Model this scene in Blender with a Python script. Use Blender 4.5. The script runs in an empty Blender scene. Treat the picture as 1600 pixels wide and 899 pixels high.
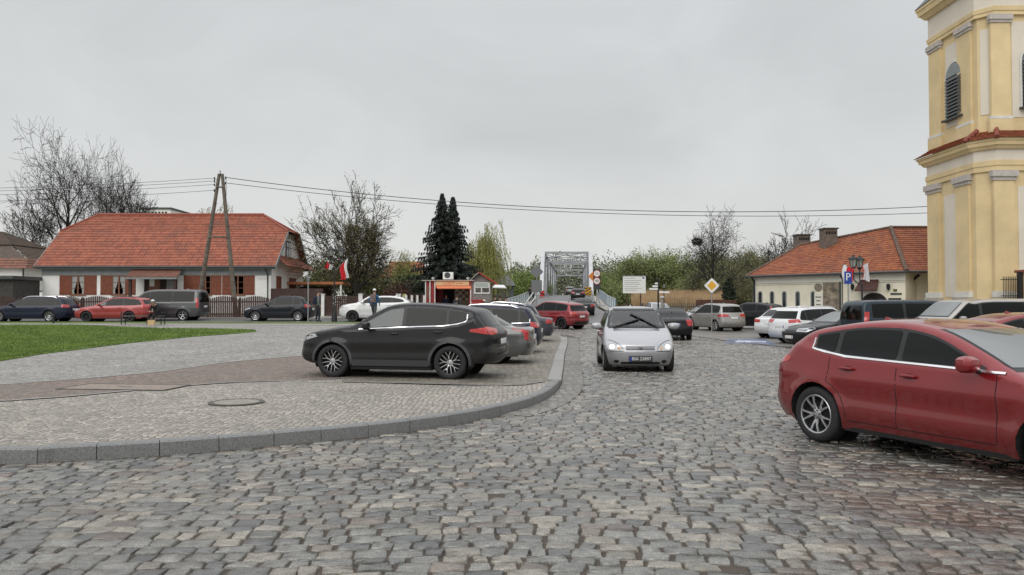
import bpy, bmesh, math, random
import numpy as np
from mathutils import Vector, Matrix
from mathutils.bvhtree import BVHTree
from mathutils.geometry import delaunay_2d_cdt, tessellate_polygon
PI = math.pi
R = math.radians
S = bpy.context.scene
C = S.collection

EYE = 1.6
cam_d = bpy.data.cameras.new('camera')
cam = bpy.data.objects.new('camera', cam_d)
C.objects.link(cam)
cam_d.sensor_width = 36.0
cam_d.lens = 27.0
cam_d.clip_start = 0.1
cam_d.clip_end = 4000.0
PITCH = R(1.31)
cam.location = (0, 0, EYE)
cam.rotation_euler = (PI / 2 + PITCH, 0, 0)
S.camera = cam
S.render.resolution_x = 1024
S.render.resolution_y = 575
S.render.engine = 'CYCLES'
S.view_settings.view_transform = 'Standard'
S.view_settings.look = 'None'
S.view_settings.gamma = 1.0
S.view_settings.exposure = 0.08

W = bpy.data.worlds.new('World')
S.world = W
W.use_nodes = True
wn = W.node_tree
wn.nodes.clear()
def build_world():
    N = wn.nodes; Lk = wn.links
    def nd(t, **k):
        n = N.new(t)
        for a, b in k.items(): setattr(n, a, b)
        return n
    out = nd('ShaderNodeOutputWorld')
    tc = nd('ShaderNodeTexCoord')
    sx = nd('ShaderNodeSeparateXYZ'); Lk.new(tc.outputs['Generated'], sx.inputs[0])
    ramp = nd('ShaderNodeValToRGB')
    cr = ramp.color_ramp
    cr.elements[0].position = 0.0; cr.elements[0].color = (.70, .705, .685, 1)
    cr.elements[1].position = 1.0; cr.elements[1].color = (1.30, 1.33, 1.37, 1)
    for p, c in ((.10, (.665, .675, .665)), (.20, (.61, .625, .63)), (.36, (.60, .615, .625)), (.6, (1.0, 1.02, 1.04))):
        e = cr.elements.new(p); e.color = (*c, 1)
    Lk.new(sx.outputs['Z'], ramp.inputs[0])
    mp = nd('ShaderNodeMapping'); mp.inputs['Scale'].default_value = (1.3, 1.3, 2.6)
    Lk.new(tc.outputs['Generated'], mp.inputs[0])
    nz = nd('ShaderNodeTexNoise'); nz.inputs['Scale'].default_value = 2.6; nz.inputs['Detail'].default_value = 5
    nz.inputs['Roughness'].default_value = .5; nz.inputs['Distortion'].default_value = .6
    Lk.new(mp.outputs[0], nz.inputs['Vector'])
    mr = nd('ShaderNodeMapRange'); mr.inputs['From Min'].default_value = .3; mr.inputs['From Max'].default_value = .75
    mr.inputs['To Min'].default_value = 1.06; mr.inputs['To Max'].default_value = .90
    Lk.new(nz.outputs['Fac'], mr.inputs['Value'])
    mul = nd('ShaderNodeMix', data_type='RGBA', blend_type='MULTIPLY'); mul.inputs[0].default_value = 1
    Lk.new(ramp.outputs[0], mul.inputs[6]); Lk.new(mr.outputs[0], mul.inputs[7])
    bgc = nd('ShaderNodeBackground'); bgc.inputs[1].default_value = 1.06
    Lk.new(mul.outputs[2], bgc.inputs[0])
    sky = nd('ShaderNodeTexSky', sky_type='NISHITA'); sky.sun_disc = False
    sky.sun_elevation = R(40); sky.sun_rotation = R(200); sky.air_density = 1; sky.dust_density = 4
    bgs = nd('ShaderNodeBackground'); bgs.inputs[1].default_value = .05
    Lk.new(sky.outputs[0], bgs.inputs[0])
    ms = nd('ShaderNodeMixShader'); ms.inputs[0].default_value = .06
    Lk.new(bgc.outputs[0], ms.inputs[1]); Lk.new(bgs.outputs[0], ms.inputs[2])
    Lk.new(ms.outputs[0], out.inputs[0])
build_world()
sun_d = bpy.data.lights.new('sun', 'SUN')
sun_d.energy = 1.15; sun_d.angle = R(45); sun_d.color = (1, .965, .92)
sun = bpy.data.objects.new('sun', sun_d); C.objects.link(sun)
sun.rotation_euler = (R(50), 0, R(-20))      # high, from behind the camera, through the cloud

def ss(v, a, b):
    t = min(1.0, max(0.0, (v - a) / (b - a)))
    return t * t * (3 - 2 * t)
RY = [0, 45, 55, 67, 90, 110, 165, 220, 300, 900]
RZ = [0, .05, .35, .85, 2.0, 2.9, 3.7, 3.9, 3.6, 3.0]
def xc(y):                       # centre line of the road towards the bridge
    return max(5.0, 7.8 + .08 * (y - 110))
def G(x, y):                     # height of the terrain
    wl = 1 - ss(x, -6, 5)
    left = .5 * ss(y, 18, 44) + .42 * ss(y, 44, 60)
    right = .12 * ss(y, 30, 50)
    base = wl * left + (1 - wl) * right
    base = base - 1.3 * ss(y, 84, 108) + 2.2 * ss(y, 190, 240)
    wr = (1 - ss(abs(x - xc(y)), 4.0, 8.5)) * ss(y, 40, 52)
    return base * (1 - wr) + wr * float(np.interp(y, RY, RZ))
def ray(px, py):
    u = (px - 800) / 1200.0; v = (449.5 - py) / 1200.0
    return u, math.cos(PITCH) - v * math.sin(PITCH), math.sin(PITCH) + v * math.cos(PITCH)
def X(px, Y):
    return (px - 800) / 1200.0 * Y
def Z(py, Y):
    u, c, s = ray(800, py)
    return EYE + s / c * Y
def gp(px, py, off=0.0):         # point of the ground seen at a place in the photograph
    u, c, s = ray(px, py)
    t = 5.0
    for i in range(60):
        Y = c * t; x = u * t
        zz = EYE + s * t
        g = G(x, Y) + off
        if s >= -1e-4: break
        t += (zz - g) / (-s) * .7
    return (u * t, c * t)

def link(name, me, mats=None, parent=None, loc=None, smooth=None):
    o = bpy.data.objects.new(name, me); C.objects.link(o)
    if mats is not None:
        for m in (mats if isinstance(mats, (list, tuple)) else [mats]): me.materials.append(m)
    if parent is not None: o.parent = parent
    if loc is not None: o.location = loc
    if smooth is not None:
        me.shade_smooth() if smooth is True else me.shade_flat()
    return o
def tag(o, label=None, cat=None, group=None, kind=None):
    if label: o['label'] = label
    if cat: o['category'] = cat
    if group: o['group'] = group
    if kind: o['kind'] = kind
    return o
def thing(name, label, cat, loc=(0, 0, 0), rz=0, group=None):
    o = bpy.data.objects.new(name, None); C.objects.link(o)
    o.empty_display_size = .3
    o.location = loc; o.rotation_euler = (0, 0, rz)
    return tag(o, label, cat, group)
def kids(o): return [c for c in C.objects if c.parent == o]
def copy_tree(o, parent=None):
    c = o.copy(); C.objects.link(c); c.parent = parent
    for ch in list(kids(o)): copy_tree(ch, c)
    return c

class MB:
    """collects simple shapes into one mesh"""
    def __init__(s): s.v = []; s.f = []; s.mi = []; s.cur = 0
    def add(s, vs, fs):
        b = len(s.v); s.v += [tuple(v) for v in vs]
        s.f += [tuple(b + i for i in f) for f in fs]; s.mi += [s.cur] * len(fs); return s
    def box(s, a, b, M=None):
        x0, y0, z0 = a; x1, y1, z1 = b
        vs = [(x0, y0, z0), (x1, y0, z0), (x1, y1, z0), (x0, y1, z0), (x0, y0, z1), (x1, y0, z1), (x1, y1, z1), (x0, y1, z1)]
        if M is not None: vs = [tuple(M @ Vector(v)) for v in vs]
        return s.add(vs, [(0, 3, 2, 1), (4, 5, 6, 7), (0, 1, 5, 4), (1, 2, 6, 5), (2, 3, 7, 6), (3, 0, 4, 7)])
    def cbox(s, c, d, M=None):
        return s.box([c[i] - d[i] / 2 for i in range(3)], [c[i] + d[i] / 2 for i in range(3)], M)
    def tube(s, pts, rad, n=8, cap=True):
        pts = [Vector(p) for p in pts]; k = len(pts)
        rr = rad if isinstance(rad, (list, tuple)) else [rad] * k
        vs = []; fs = []; up = None
        for i, p in enumerate(pts):
            d = (pts[min(i + 1, k - 1)] - pts[max(i - 1, 0)])
            d = d.normalized() if d.length > 1e-9 else Vector((0, 0, 1))
            if up is None: up = Vector((0, 0, 1)) if abs(d.z) < .9 else Vector((1, 0, 0))
            a = d.cross(up)
            if a.length < 1e-6: a = d.orthogonal()
            a.normalize(); b = d.cross(a); up = -b if False else up
            for j in range(n):
                t = 2 * PI * j / n
                vs.append(p + (a * math.cos(t) + b * math.sin(t)) * rr[i])
        for i in range(k - 1):
            for j in range(n):
                fs.append((i * n + j, i * n + (j + 1) % n, (i + 1) * n + (j + 1) % n, (i + 1) * n + j))
        if cap:
            fs.append(tuple(range(n - 1, -1, -1))); fs.append(tuple((k - 1) * n + j for j in range(n)))
        return s.add(vs, fs)
    def lathe(s, prof, n=24, M=None, close=False):
        """prof: (r, h) pairs turned about local z"""
        vs = []; fs = []; k = len(prof)
        for r, h in prof:
            for j in range(n):
                t = 2 * PI * j / n; vs.append(Vector((r * math.cos(t), r * math.sin(t), h)))
        if M is not None: vs = [M @ v for v in vs]
        for i in range(k - 1 + (1 if close else 0)):
            i2 = (i + 1) % k
            for j in range(n):
                fs.append((i * n + j, i * n + (j + 1) % n, i2 * n + (j + 1) % n, i2 * n + j))
        return s.add(vs, fs)
    def prism(s, poly, h0, h1, M=None):
        """poly (x,y) extruded from z=h0 to h1"""
        n = len(poly)
        vs = [Vector((p[0], p[1], h0)) for p in poly] + [Vector((p[0], p[1], h1)) for p in poly]
        if M is not None: vs = [M @ v for v in vs]
        fs = [tuple(range(n - 1, -1, -1)), tuple(range(n, 2 * n))] + [(i, (i + 1) % n, n + (i + 1) % n, n + i) for i in range(n)]
        return s.add(vs, fs)
    def quad(s, a, b, c, d): return s.add([a, b, c, d], [(0, 1, 2, 3)])
    def build(s, name, mat, parent=None, smooth=False, loc=None, bevel=0, sharp=35):
        me = bpy.data.meshes.new(name); me.from_pydata(s.v, [], s.f)
        if isinstance(mat, (list, tuple)): me.polygons.foreach_set('material_index', s.mi)
        if bevel:
            bm = bmesh.new(); bm.from_mesh(me)
            bmesh.ops.remove_doubles(bm, verts=bm.verts, dist=1e-5)
            es = [e for e in bm.edges if len(e.link_faces) == 2 and e.calc_face_angle(0) > R(28)]
            try: bmesh.ops.bevel(bm, geom=es, offset=bevel, segments=2, affect='EDGES', profile=.6)
            except Exception: pass
            bm.to_mesh(me); bm.free()
        me.update()
        o = link(name, me, mat, parent, loc)
        if smooth or bevel:
            me.shade_smooth()
            try: me.set_sharp_from_angle(angle=R(sharp))
            except Exception: pass
        return o
def plane_y(y0):      # local x->world x, local y->world z, local z->world -y (faces the camera)
    return Matrix(((1, 0, 0, 0), (0, 0, -1, y0), (0, 1, 0, 0), (0, 0, 0, 1)))
def plane_x(x0):      # faces -x ; local x->world -y, local y->world z
    return Matrix(((0, 0, -1, x0), (-1, 0, 0, 0), (0, 1, 0, 0), (0, 0, 0, 1)))

def mat(name, col, rough=.7, metal=0., coat=0., spec=.5, noise=None, bump=None, ior=None, emit=None, coords='Object', trans=0.):
    """noise=(scale, amount[, second colour]) ; bump=(scale, strength, distance)"""
    m = bpy.data.materials.new(name); m.use_nodes = True
    nt = m.node_tree; N = nt.nodes; Lk = nt.links
    b = N['Principled BSDF']
    b.inputs['Base Color'].default_value = (*col, 1); b.inputs['Roughness'].default_value = rough
    b.inputs['Metallic'].default_value = metal; b.inputs['Coat Weight'].default_value = coat
    b.inputs['Coat Roughness'].default_value = .04
    b.inputs['Specular IOR Level'].default_value = spec
    if ior: b.inputs['IOR'].default_value = ior
    if trans: b.inputs['Transmission Weight'].default_value = trans
    if emit: b.inputs['Emission Color'].default_value = (*emit[0], 1); b.inputs['Emission Strength'].default_value = emit[1]
    if noise or bump:
        tc = N.new('ShaderNodeTexCoord')
    if noise:
        nz = N.new('ShaderNodeTexNoise'); nz.inputs['Scale'].default_value = noise[0]; nz.inputs['Detail'].default_value = 6
        nz.inputs['Roughness'].default_value = .65
        Lk.new(tc.outputs[coords], nz.inputs['Vector'])
        mx = N.new('ShaderNodeMix'); mx.data_type = 'RGBA'
        c2 = noise[2] if len(noise) > 2 else tuple(c * (1 - noise[1]) for c in col)
        mx.inputs[6].default_value = (*[min(1, c * (1 + noise[1] * .5)) for c in col], 1); mx.inputs[7].default_value = (*c2, 1)
        mr = N.new('ShaderNodeMapRange'); mr.inputs['From Min'].default_value = .35; mr.inputs['From Max'].default_value = .68
        Lk.new(nz.outputs['Fac'], mr.inputs['Value']); Lk.new(mr.outputs[0], mx.inputs[0])
        Lk.new(mx.outputs[2], b.inputs['Base Color'])
    if bump:
        nb = N.new('ShaderNodeTexNoise'); nb.inputs['Scale'].default_value = bump[0]; nb.inputs['Detail'].default_value = 5
        Lk.new(tc.outputs[coords], nb.inputs['Vector'])
        bp = N.new('ShaderNodeBump'); bp.inputs['Strength'].default_value = bump[1]; bp.inputs['Distance'].default_value = bump[2]
        Lk.new(nb.outputs['Fac'], bp.inputs['Height']); Lk.new(bp.outputs[0], b.inputs['Normal'])
    return m
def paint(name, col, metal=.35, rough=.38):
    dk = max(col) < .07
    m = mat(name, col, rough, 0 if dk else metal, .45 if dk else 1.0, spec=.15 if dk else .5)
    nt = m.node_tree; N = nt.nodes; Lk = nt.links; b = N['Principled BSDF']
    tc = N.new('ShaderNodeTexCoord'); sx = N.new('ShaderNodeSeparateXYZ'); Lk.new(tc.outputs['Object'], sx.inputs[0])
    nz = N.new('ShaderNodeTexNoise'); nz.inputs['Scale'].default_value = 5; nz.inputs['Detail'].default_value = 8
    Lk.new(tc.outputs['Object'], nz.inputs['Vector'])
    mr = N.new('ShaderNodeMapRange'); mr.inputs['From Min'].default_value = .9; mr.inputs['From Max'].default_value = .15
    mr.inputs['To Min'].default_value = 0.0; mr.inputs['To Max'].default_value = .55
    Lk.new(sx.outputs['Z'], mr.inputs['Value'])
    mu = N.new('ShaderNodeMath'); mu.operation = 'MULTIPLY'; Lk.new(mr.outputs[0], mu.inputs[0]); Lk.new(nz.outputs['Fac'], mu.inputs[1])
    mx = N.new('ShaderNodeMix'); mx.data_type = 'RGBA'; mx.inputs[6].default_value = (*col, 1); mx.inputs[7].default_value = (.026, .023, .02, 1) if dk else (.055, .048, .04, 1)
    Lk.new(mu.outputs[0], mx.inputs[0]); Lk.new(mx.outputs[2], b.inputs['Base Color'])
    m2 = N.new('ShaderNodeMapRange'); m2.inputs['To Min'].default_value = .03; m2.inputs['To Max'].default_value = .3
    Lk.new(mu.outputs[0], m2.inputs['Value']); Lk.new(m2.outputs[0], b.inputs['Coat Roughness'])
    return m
def attr_mat(name, rough0, rough1, bumps, attr='tint', spots=None, spec=.5):
    """material whose colour is the per-stone colour of the mesh, with speckle, wetness and bump"""
    m = bpy.data.materials.new(name); m.use_nodes = True
    nt = m.node_tree; N = nt.nodes; Lk = nt.links; b = N['Principled BSDF']
    at = N.new('ShaderNodeAttribute'); at.attribute_name = attr
    tc = N.new('ShaderNodeTexCoord')
    n1 = N.new('ShaderNodeTexNoise'); n1.inputs['Scale'].default_value = 75; n1.inputs['Detail'].default_value = 4; n1.inputs['Roughness'].default_value = .8
    n2 = N.new('ShaderNodeTexNoise'); n2.inputs['Scale'].default_value = 9; n2.inputs['Detail'].default_value = 5
    n3 = N.new('ShaderNodeTexNoise'); n3.inputs['Scale'].default_value = .45; n3.inputs['Detail'].default_value = 4
    for n in (n1, n2, n3): Lk.new(tc.outputs['Object'], n.inputs['Vector'])
    r1 = N.new('ShaderNodeMapRange'); r1.inputs['From Min'].default_value = .3; r1.inputs['From Max'].default_value = .7
    r1.inputs['To Min'].default_value = .40; r1.inputs['To Max'].default_value = 1.65
    Lk.new(n1.outputs['Fac'], r1.inputs['Value'])
    r2 = N.new('ShaderNodeMapRange'); r2.inputs['From Min'].default_value = .3; r2.inputs['From Max'].default_value = .7
    r2.inputs['To Min'].default_value = .66; r2.inputs['To Max'].default_value = 1.32
    Lk.new(n2.outputs['Fac'], r2.inputs['Value'])
    mm = N.new('ShaderNodeMath'); mm.operation = 'MULTIPLY'; Lk.new(r1.outputs[0], mm.inputs[0]); Lk.new(r2.outputs[0], mm.inputs[1])
    mx = N.new('ShaderNodeVectorMath'); mx.operation = 'SCALE'; Lk.new(at.outputs['Color'], mx.inputs[0]); Lk.new(mm.outputs[0], mx.inputs['Scale'])
    Lk.new(mx.outputs[0], b.inputs['Base Color'])
    r3 = N.new('ShaderNodeMapRange'); r3.inputs['From Min'].default_value = .38; r3.inputs['From Max'].default_value = .62
    r3.inputs['To Min'].default_value = rough0; r3.inputs['To Max'].default_value = rough1
    ad = N.new('ShaderNodeMath'); ad.operation = 'MULTIPLY_ADD'; ad.inputs[1].default_value = .25; 
    Lk.new(n2.outputs['Fac'], ad.inputs[0]); 
    sb = N.new('ShaderNodeMath'); sb.operation = 'SUBTRACT'; Lk.new(n3.outputs['Fac'], sb.inputs[0]); sb.inputs[1].default_value = .125
    Lk.new(sb.outputs[0], ad.inputs[2]); Lk.new(ad.outputs[0], r3.inputs['Value'])
    Lk.new(r3.outputs[0], b.inputs['Roughness'])
    b.inputs['Specular IOR Level'].default_value = spec
    bp = N.new('ShaderNodeBump'); bp.inputs['Strength'].default_value = bumps[0]; bp.inputs['Distance'].default_value = .004
    bp2 = N.new('ShaderNodeBump'); bp2.inputs['Strength'].default_value = bumps[1]; bp2.inputs['Distance'].default_value = .02
    Lk.new(n1.outputs['Fac'], bp.inputs['Height']); Lk.new(n2.outputs['Fac'], bp2.inputs['Height'])
    Lk.new(bp2.outputs[0], bp.inputs['Normal']); Lk.new(bp.outputs[0], b.inputs['Normal'])
    return m

M = {}
M['rubber'] = mat('rubber', (.018, .018, .019), .75, noise=(30, .4), bump=(60, .3, .003))
M['glass'] = mat('tinted_glass', (.005, .006, .006), .04, spec=.3, ior=1.42)
M['glass_light'] = mat('pale_glass', (.045, .055, .055), .03, spec=.5, ior=1.55)
M['screen'] = mat('windscreen_glass', (.09, .10, .10), .03, spec=.8, ior=2.0)
def clear_glass():
    m = bpy.data.materials.new('clear_glass'); m.use_nodes = True; nt = m.node_tree; N = nt.nodes; Lk = nt.links; N.clear()
    o = N.new('ShaderNodeOutputMaterial'); mx = N.new('ShaderNodeMixShader'); t = N.new('ShaderNodeBsdfTransparent'); g = N.new('ShaderNodeBsdfGlossy'); f = N.new('ShaderNodeFresnel')
    t.inputs[0].default_value = (.80, .86, .85, 1); g.inputs['Roughness'].default_value = .02; f.inputs[0].default_value = 1.95
    Lk.new(f.outputs[0], mx.inputs[0]); Lk.new(t.outputs[0], mx.inputs[1]); Lk.new(g.outputs[0], mx.inputs[2]); Lk.new(mx.outputs[0], o.inputs[0]); return m
M['clear_glass'] = clear_glass()
M['black'] = mat('black_plastic', (.015, .015, .016), .45)
M['grey_plastic'] = mat('grey_plastic', (.05, .05, .053), .55)
M['liner'] = mat('wheel_liner', (.008, .008, .008), .9)
M['chrome'] = mat('chrome', (.78, .78, .78), .12, 1.0)
M['alloy'] = mat('alloy', (.62, .63, .65), .28, 1.0, noise=(18, .25))
M['dark_alloy'] = mat('dark_alloy', (.03, .03, .032), .35, .6)
M['red_lamp'] = mat('red_lamp', (.42, .012, .012), .12, coat=1., emit=((1, .03, .02), .015))
M['clear_lamp'] = mat('clear_lamp', (.42, .43, .44), .12, .55, coat=1.)
M['lit_lamp'] = mat('lit_lamp', (.9, .85, .75), .1, emit=((1, .80, .55), 2.6))
M['seam'] = mat('door_gap', (.006, .006, .006), .8)
M['plate'] = mat('plate_white', (.72, .72, .70), .4)
M['plate_blue'] = mat('plate_blue', (.02, .06, .32), .4)
M['ink'] = mat('black_ink', (.012, .012, .012), .5)
M['steel'] = mat('galvanised_steel', (.36, .37, .37), .45, .7, noise=(6, .3))
M['iron'] = mat('black_iron', (.018, .019, .02), .5, .2)
M['white'] = mat('white_paint', (.72, .72, .70), .6, noise=(3, .12))
M['red'] = mat('red_cloth', (.55, .02, .03), .8)
M['white_cloth'] = mat('white_cloth', (.72, .72, .72), .8)
def inpoly(x, y, poly):
    c = False; n = len(poly); j = n - 1
    for i in range(n):
        xi, yi = poly[i]; xj, yj = poly[j]
        if (yi > y) != (yj > y) and x < (xj - xi) * (y - yi) / (yj - yi) + xi: c = not c
        j = i
    return c
def densify(poly, step, close=True):
    out = []; n = len(poly)
    for i in range(n if close else n - 1):
        a = poly[i]; b = poly[(i + 1) % n]; d = math.hypot(b[0] - a[0], b[1] - a[1]); k = max(1, int(math.ceil(d / step)))
        for t in range(k): out.append((a[0] + (b[0] - a[0]) * t / k, a[1] + (b[1] - a[1]) * t / k))
    if not close: out.append(poly[-1])
    return out
def sheet(name, poly, off, res, material, kind='structure', hf=None, skirt=0, edge=None):
    bd = densify(poly, edge or res)
    xs = [p[0] for p in bd]; ys = [p[1] for p in bd]
    pts = [Vector(p) for p in bd]; nb = len(pts)
    x = min(xs) + res * .5
    while x < max(xs):
        y = min(ys) + res * .5
        while y < max(ys):
            if inpoly(x, y, poly): pts.append(Vector((x, y)))
            y += res
        x += res
    vs, es, fs, _, _, _ = delaunay_2d_cdt(pts, [(i, (i + 1) % nb) for i in range(nb)], [], 1, 1e-5)
    h = hf or G
    v3 = [(v.x, v.y, h(v.x, v.y) + off) for v in vs]
    faces = [tuple(f) for f in fs]
    if skirt:
        b0 = len(v3)
        for p in bd: v3.append((p[0], p[1], h(*p) + off)); v3.append((p[0], p[1], h(*p) + off - skirt))
        for i in range(nb):
            j = (i + 1) % nb; faces.append((b0 + 2 * i, b0 + 2 * i + 1, b0 + 2 * j + 1, b0 + 2 * j))
    me = bpy.data.meshes.new(name); me.from_pydata(v3, [], faces); me.update()
    bm = bmesh.new(); bm.from_mesh(me)
    for f in bm.faces:
        if f.normal.z < -.2: f.normal_flip()
    bm.to_mesh(me); bm.free()
    o = link(name, me, material); o['kind'] = kind
    return o

def sett_mat(name, c1, c2, cell, bump=.6, rough=(.45, .8), joint=(.11, .09, .07), bw=1.0):
    """small stone setts: jittered cells with dark joints"""
    m = bpy.data.materials.new(name); m.use_nodes = True
    nt = m.node_tree; N = nt.nodes; Lk = nt.links; b = N['Principled BSDF']
    tc = N.new('ShaderNodeTexCoord')
    wob = N.new('ShaderNodeTexNoise'); wob.inputs['Scale'].default_value = .8
    Lk.new(tc.outputs['Object'], wob.inputs['Vector'])
    va = N.new('ShaderNodeVectorMath'); va.operation = 'MULTIPLY_ADD'; va.inputs[1].default_value = (.25, .25, 0)
    Lk.new(wob.outputs['Color'], va.inputs[0]); Lk.new(tc.outputs['Object'], va.inputs[2])
    mp = N.new('ShaderNodeMapping'); mp.inputs['Scale'].default_value = (1 / (cell * bw), 1 / cell, 0)
    Lk.new(va.outputs[0], mp.inputs[0])
    vo = N.new('ShaderNodeTexVoronoi'); vo.voronoi_dimensions = '2D'; vo.inputs['Scale'].default_value = 1; vo.inputs['Randomness'].default_value = .55
    ve = N.new('ShaderNodeTexVoronoi'); ve.voronoi_dimensions = '2D'; ve.feature = 'DISTANCE_TO_EDGE'; ve.inputs['Scale'].default_value = 1; ve.inputs['Randomness'].default_value = .55
    Lk.new(mp.outputs[0], vo.inputs['Vector']); Lk.new(mp.outputs[0], ve.inputs['Vector'])
    sh = N.new('ShaderNodeSeparateColor'); Lk.new(vo.outputs['Color'], sh.inputs[0])
    mx = N.new('ShaderNodeMix'); mx.data_type = 'RGBA'; mx.inputs[6].default_value = (*c1, 1); mx.inputs[7].default_value = (*c2, 1)
    Lk.new(sh.outputs[0], mx.inputs[0])
    sc = N.new('ShaderNodeMapRange'); sc.inputs['To Min'].default_value = .72; sc.inputs['To Max'].default_value = 1.25
    Lk.new(sh.outputs[1], sc.inputs['Value'])
    big = N.new('ShaderNodeTexNoise'); big.inputs['Scale'].default_value = .55; big.inputs['Detail'].default_value = 5
    Lk.new(tc.outputs['Object'], big.inputs['Vector'])
    bgm = N.new('ShaderNodeMapRange'); bgm.inputs['From Min'].default_value = .3; bgm.inputs['From Max'].default_value = .7
    bgm.inputs['To Min'].default_value = .8; bgm.inputs['To Max'].default_value = 1.15
    Lk.new(big.outputs['Fac'], bgm.inputs['Value'])
    m1 = N.new('ShaderNodeMath'); m1.operation = 'MULTIPLY'; Lk.new(sc.outputs[0], m1.inputs[0]); Lk.new(bgm.outputs[0], m1.inputs[1])
    sv = N.new('ShaderNodeVectorMath'); sv.operation = 'SCALE'; Lk.new(mx.outputs[2], sv.inputs[0]); Lk.new(m1.outputs[0], sv.inputs['Scale'])
    er = N.new('ShaderNodeMapRange'); er.inputs['From Min'].default_value = .02; er.inputs['From Max'].default_value = .13
    Lk.new(ve.outputs['Distance'], er.inputs['Value'])
    jm = N.new('ShaderNodeMix'); jm.data_type = 'RGBA'; jm.inputs[6].default_value = (*joint, 1)
    Lk.new(er.outputs[0], jm.inputs[0]); Lk.new(sv.outputs[0], jm.inputs[7]); Lk.new(jm.outputs[2], b.inputs['Base Color'])
    rr = N.new('ShaderNodeMapRange'); rr.inputs['From Min'].default_value = .35; rr.inputs['From Max'].default_value = .65
    rr.inputs['To Min'].default_value = rough[0]; rr.inputs['To Max'].default_value = rough[1]
    Lk.new(big.outputs['Fac'], rr.inputs['Value']); Lk.new(rr.outputs[0], b.inputs['Roughness'])
    hh = N.new('ShaderNodeMapRange'); hh.inputs['From Max'].default_value = .28; Lk.new(ve.outputs['Distance'], hh.inputs['Value'])
    ha = N.new('ShaderNodeMath'); ha.operation = 'MULTIPLY_ADD'; ha.inputs[1].default_value = .5
    Lk.new(sh.outputs[2], ha.inputs[0]); Lk.new(hh.outputs[0], ha.inputs[2])
    bp = N.new('ShaderNodeBump'); bp.inputs['Strength'].default_value = bump; bp.inputs['Distance'].default_value = .012
    Lk.new(ha.outputs[0], bp.inputs['Height']); Lk.new(bp.outputs[0], b.inputs['Normal'])
    return m

M['sett_light'] = sett_mat('granite_setts', (.40, .365, .315), (.28, .26, .235), .085, bump=.9)
M['sett_grey'] = sett_mat('grey_setts', (.38, .37, .34), (.25, .25, .24), .10, bump=.9)
M['sett_parking'] = sett_mat('parking_setts', (.245, .225, .185), (.185, .172, .145), .13, bw=1.35)
M['brick_path'] = sett_mat('brown_clinker', (.225, .172, .142), (.175, .138, .117), .11, bw=.8, joint=(.09, .07, .055))
M['gutter'] = sett_mat('gutter_setts', (.24, .23, .21), (.17, .165, .155), .15, bw=1.0)
M['asphalt'] = mat('wet_asphalt', (.12, .117, .115), .42, noise=(.7, .3), bump=(50, .4, .004))
M['lot'] = mat('lot_asphalt', (.19, .178, .16), .34, noise=(.5, .4), bump=(25, .4, .006))
M['pavement'] = mat('pavement_concrete', (.33, .31, .28), .75, noise=(1.5, .25), bump=(20, .3, .005))
M['earth'] = mat('field_earth', (.11, .11, .055), .95, noise=(.25, .5, (.07, .08, .03)), bump=(2, .5, .1))
M['grassbase'] = mat('lawn_green', (.12, .185, .03), .9, noise=(.55, .35, (.07, .115, .02)), bump=(30, .8, .05))
M['granite'] = mat('granite_kerb', (.20, .202, .20), .55, noise=(55, .45), bump=(40, .35, .006))
M['granite_pale'] = mat('pale_granite', (.29, .28, .265), .5, noise=(30, .3), bump=(40, .3, .004))
M['joint'] = mat('sandy_joint', (.058, .041, .030), .7, noise=(6, .55, (.055, .045, .035)), bump=(60, .8, .01))
M['blue_paint'] = mat('blue_bay_paint', (.085, .115, .23), .4, noise=(2.5, .4), bump=(25, .3, .004))
M['bay_white'] = mat('bay_white_paint', (.5, .52, .58), .5, noise=(4, .4))
M['castiron'] = mat('cast_iron', (.10, .09, .08), .5, .4, noise=(12, .4), bump=(30, .5, .004))

def terrain():
    ys = list(np.arange(-12, 60, 2.0)) + list(np.arange(60, 130, 2.5)) + list(np.arange(130, 260, 8)) + [280, 320, 380, 460, 600, 800, 1200, 1800, 2600]
    xs = [-2600, -1500, -900, -500, -300, -200, -150, -110] + list(np.arange(-90, 90, 2.5)) + [90, 110, 150, 200, 300, 500, 900, 1500, 2600]
    nx = len(xs); v = []; f = []
    for y in ys:
        for x in xs:
            z = G(x, y) - .07
            if y > 330: z += 0
            v.append((x, float(y), z))
    for j in range(len(ys) - 1):
        for i in range(nx - 1):
            f.append((j * nx + i, j * nx + i + 1, (j + 1) * nx + i + 1, (j + 1) * nx + i))
    me = bpy.data.meshes.new('ground'); me.from_pydata(v, [], f); me.update()
    o = link('ground', me, M['earth'], smooth=True); o['kind'] = 'structure'
terrain()

KERB = [(-26, 9.6), (-14, 8.35), (-9, 8.0), (-5.23, 7.84), (-4.65, 7.97), (-3.67, 8.31), (-2.91, 8.73), (-1.98, 9.32), (-1.31, 9.85), (-.53, 10.67), (0, 11.57),
        (.42, 12.55), (.75, 13.9), (.99, 15.6), (1.13, 17.4), (1.31, 19.6), (1.62, 23.8), (2.0, 28.2), (2.35, 32.4), (2.6, 36.2)]
def smooth_line(pts, k=6):
    out = []; n = len(pts)
    for i in range(n - 1):
        p0 = pts[max(0, i - 1)]; p1 = pts[i]; p2 = pts[i + 1]; p3 = pts[min(n - 1, i + 2)]
        for t in range(k):
            u = t / k
            out.append(tuple(.5 * ((2 * p1[a]) + (-p0[a] + p2[a]) * u + (2 * p0[a] - 5 * p1[a] + 4 * p2[a] - p3[a]) * u * u + (-p0[a] + 3 * p1[a] - 3 * p2[a] + p3[a]) * u ** 3) for a in range(len(p1))))
    out.append(tuple(pts[-1])); return out
KS = smooth_line(KERB, 8)
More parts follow.
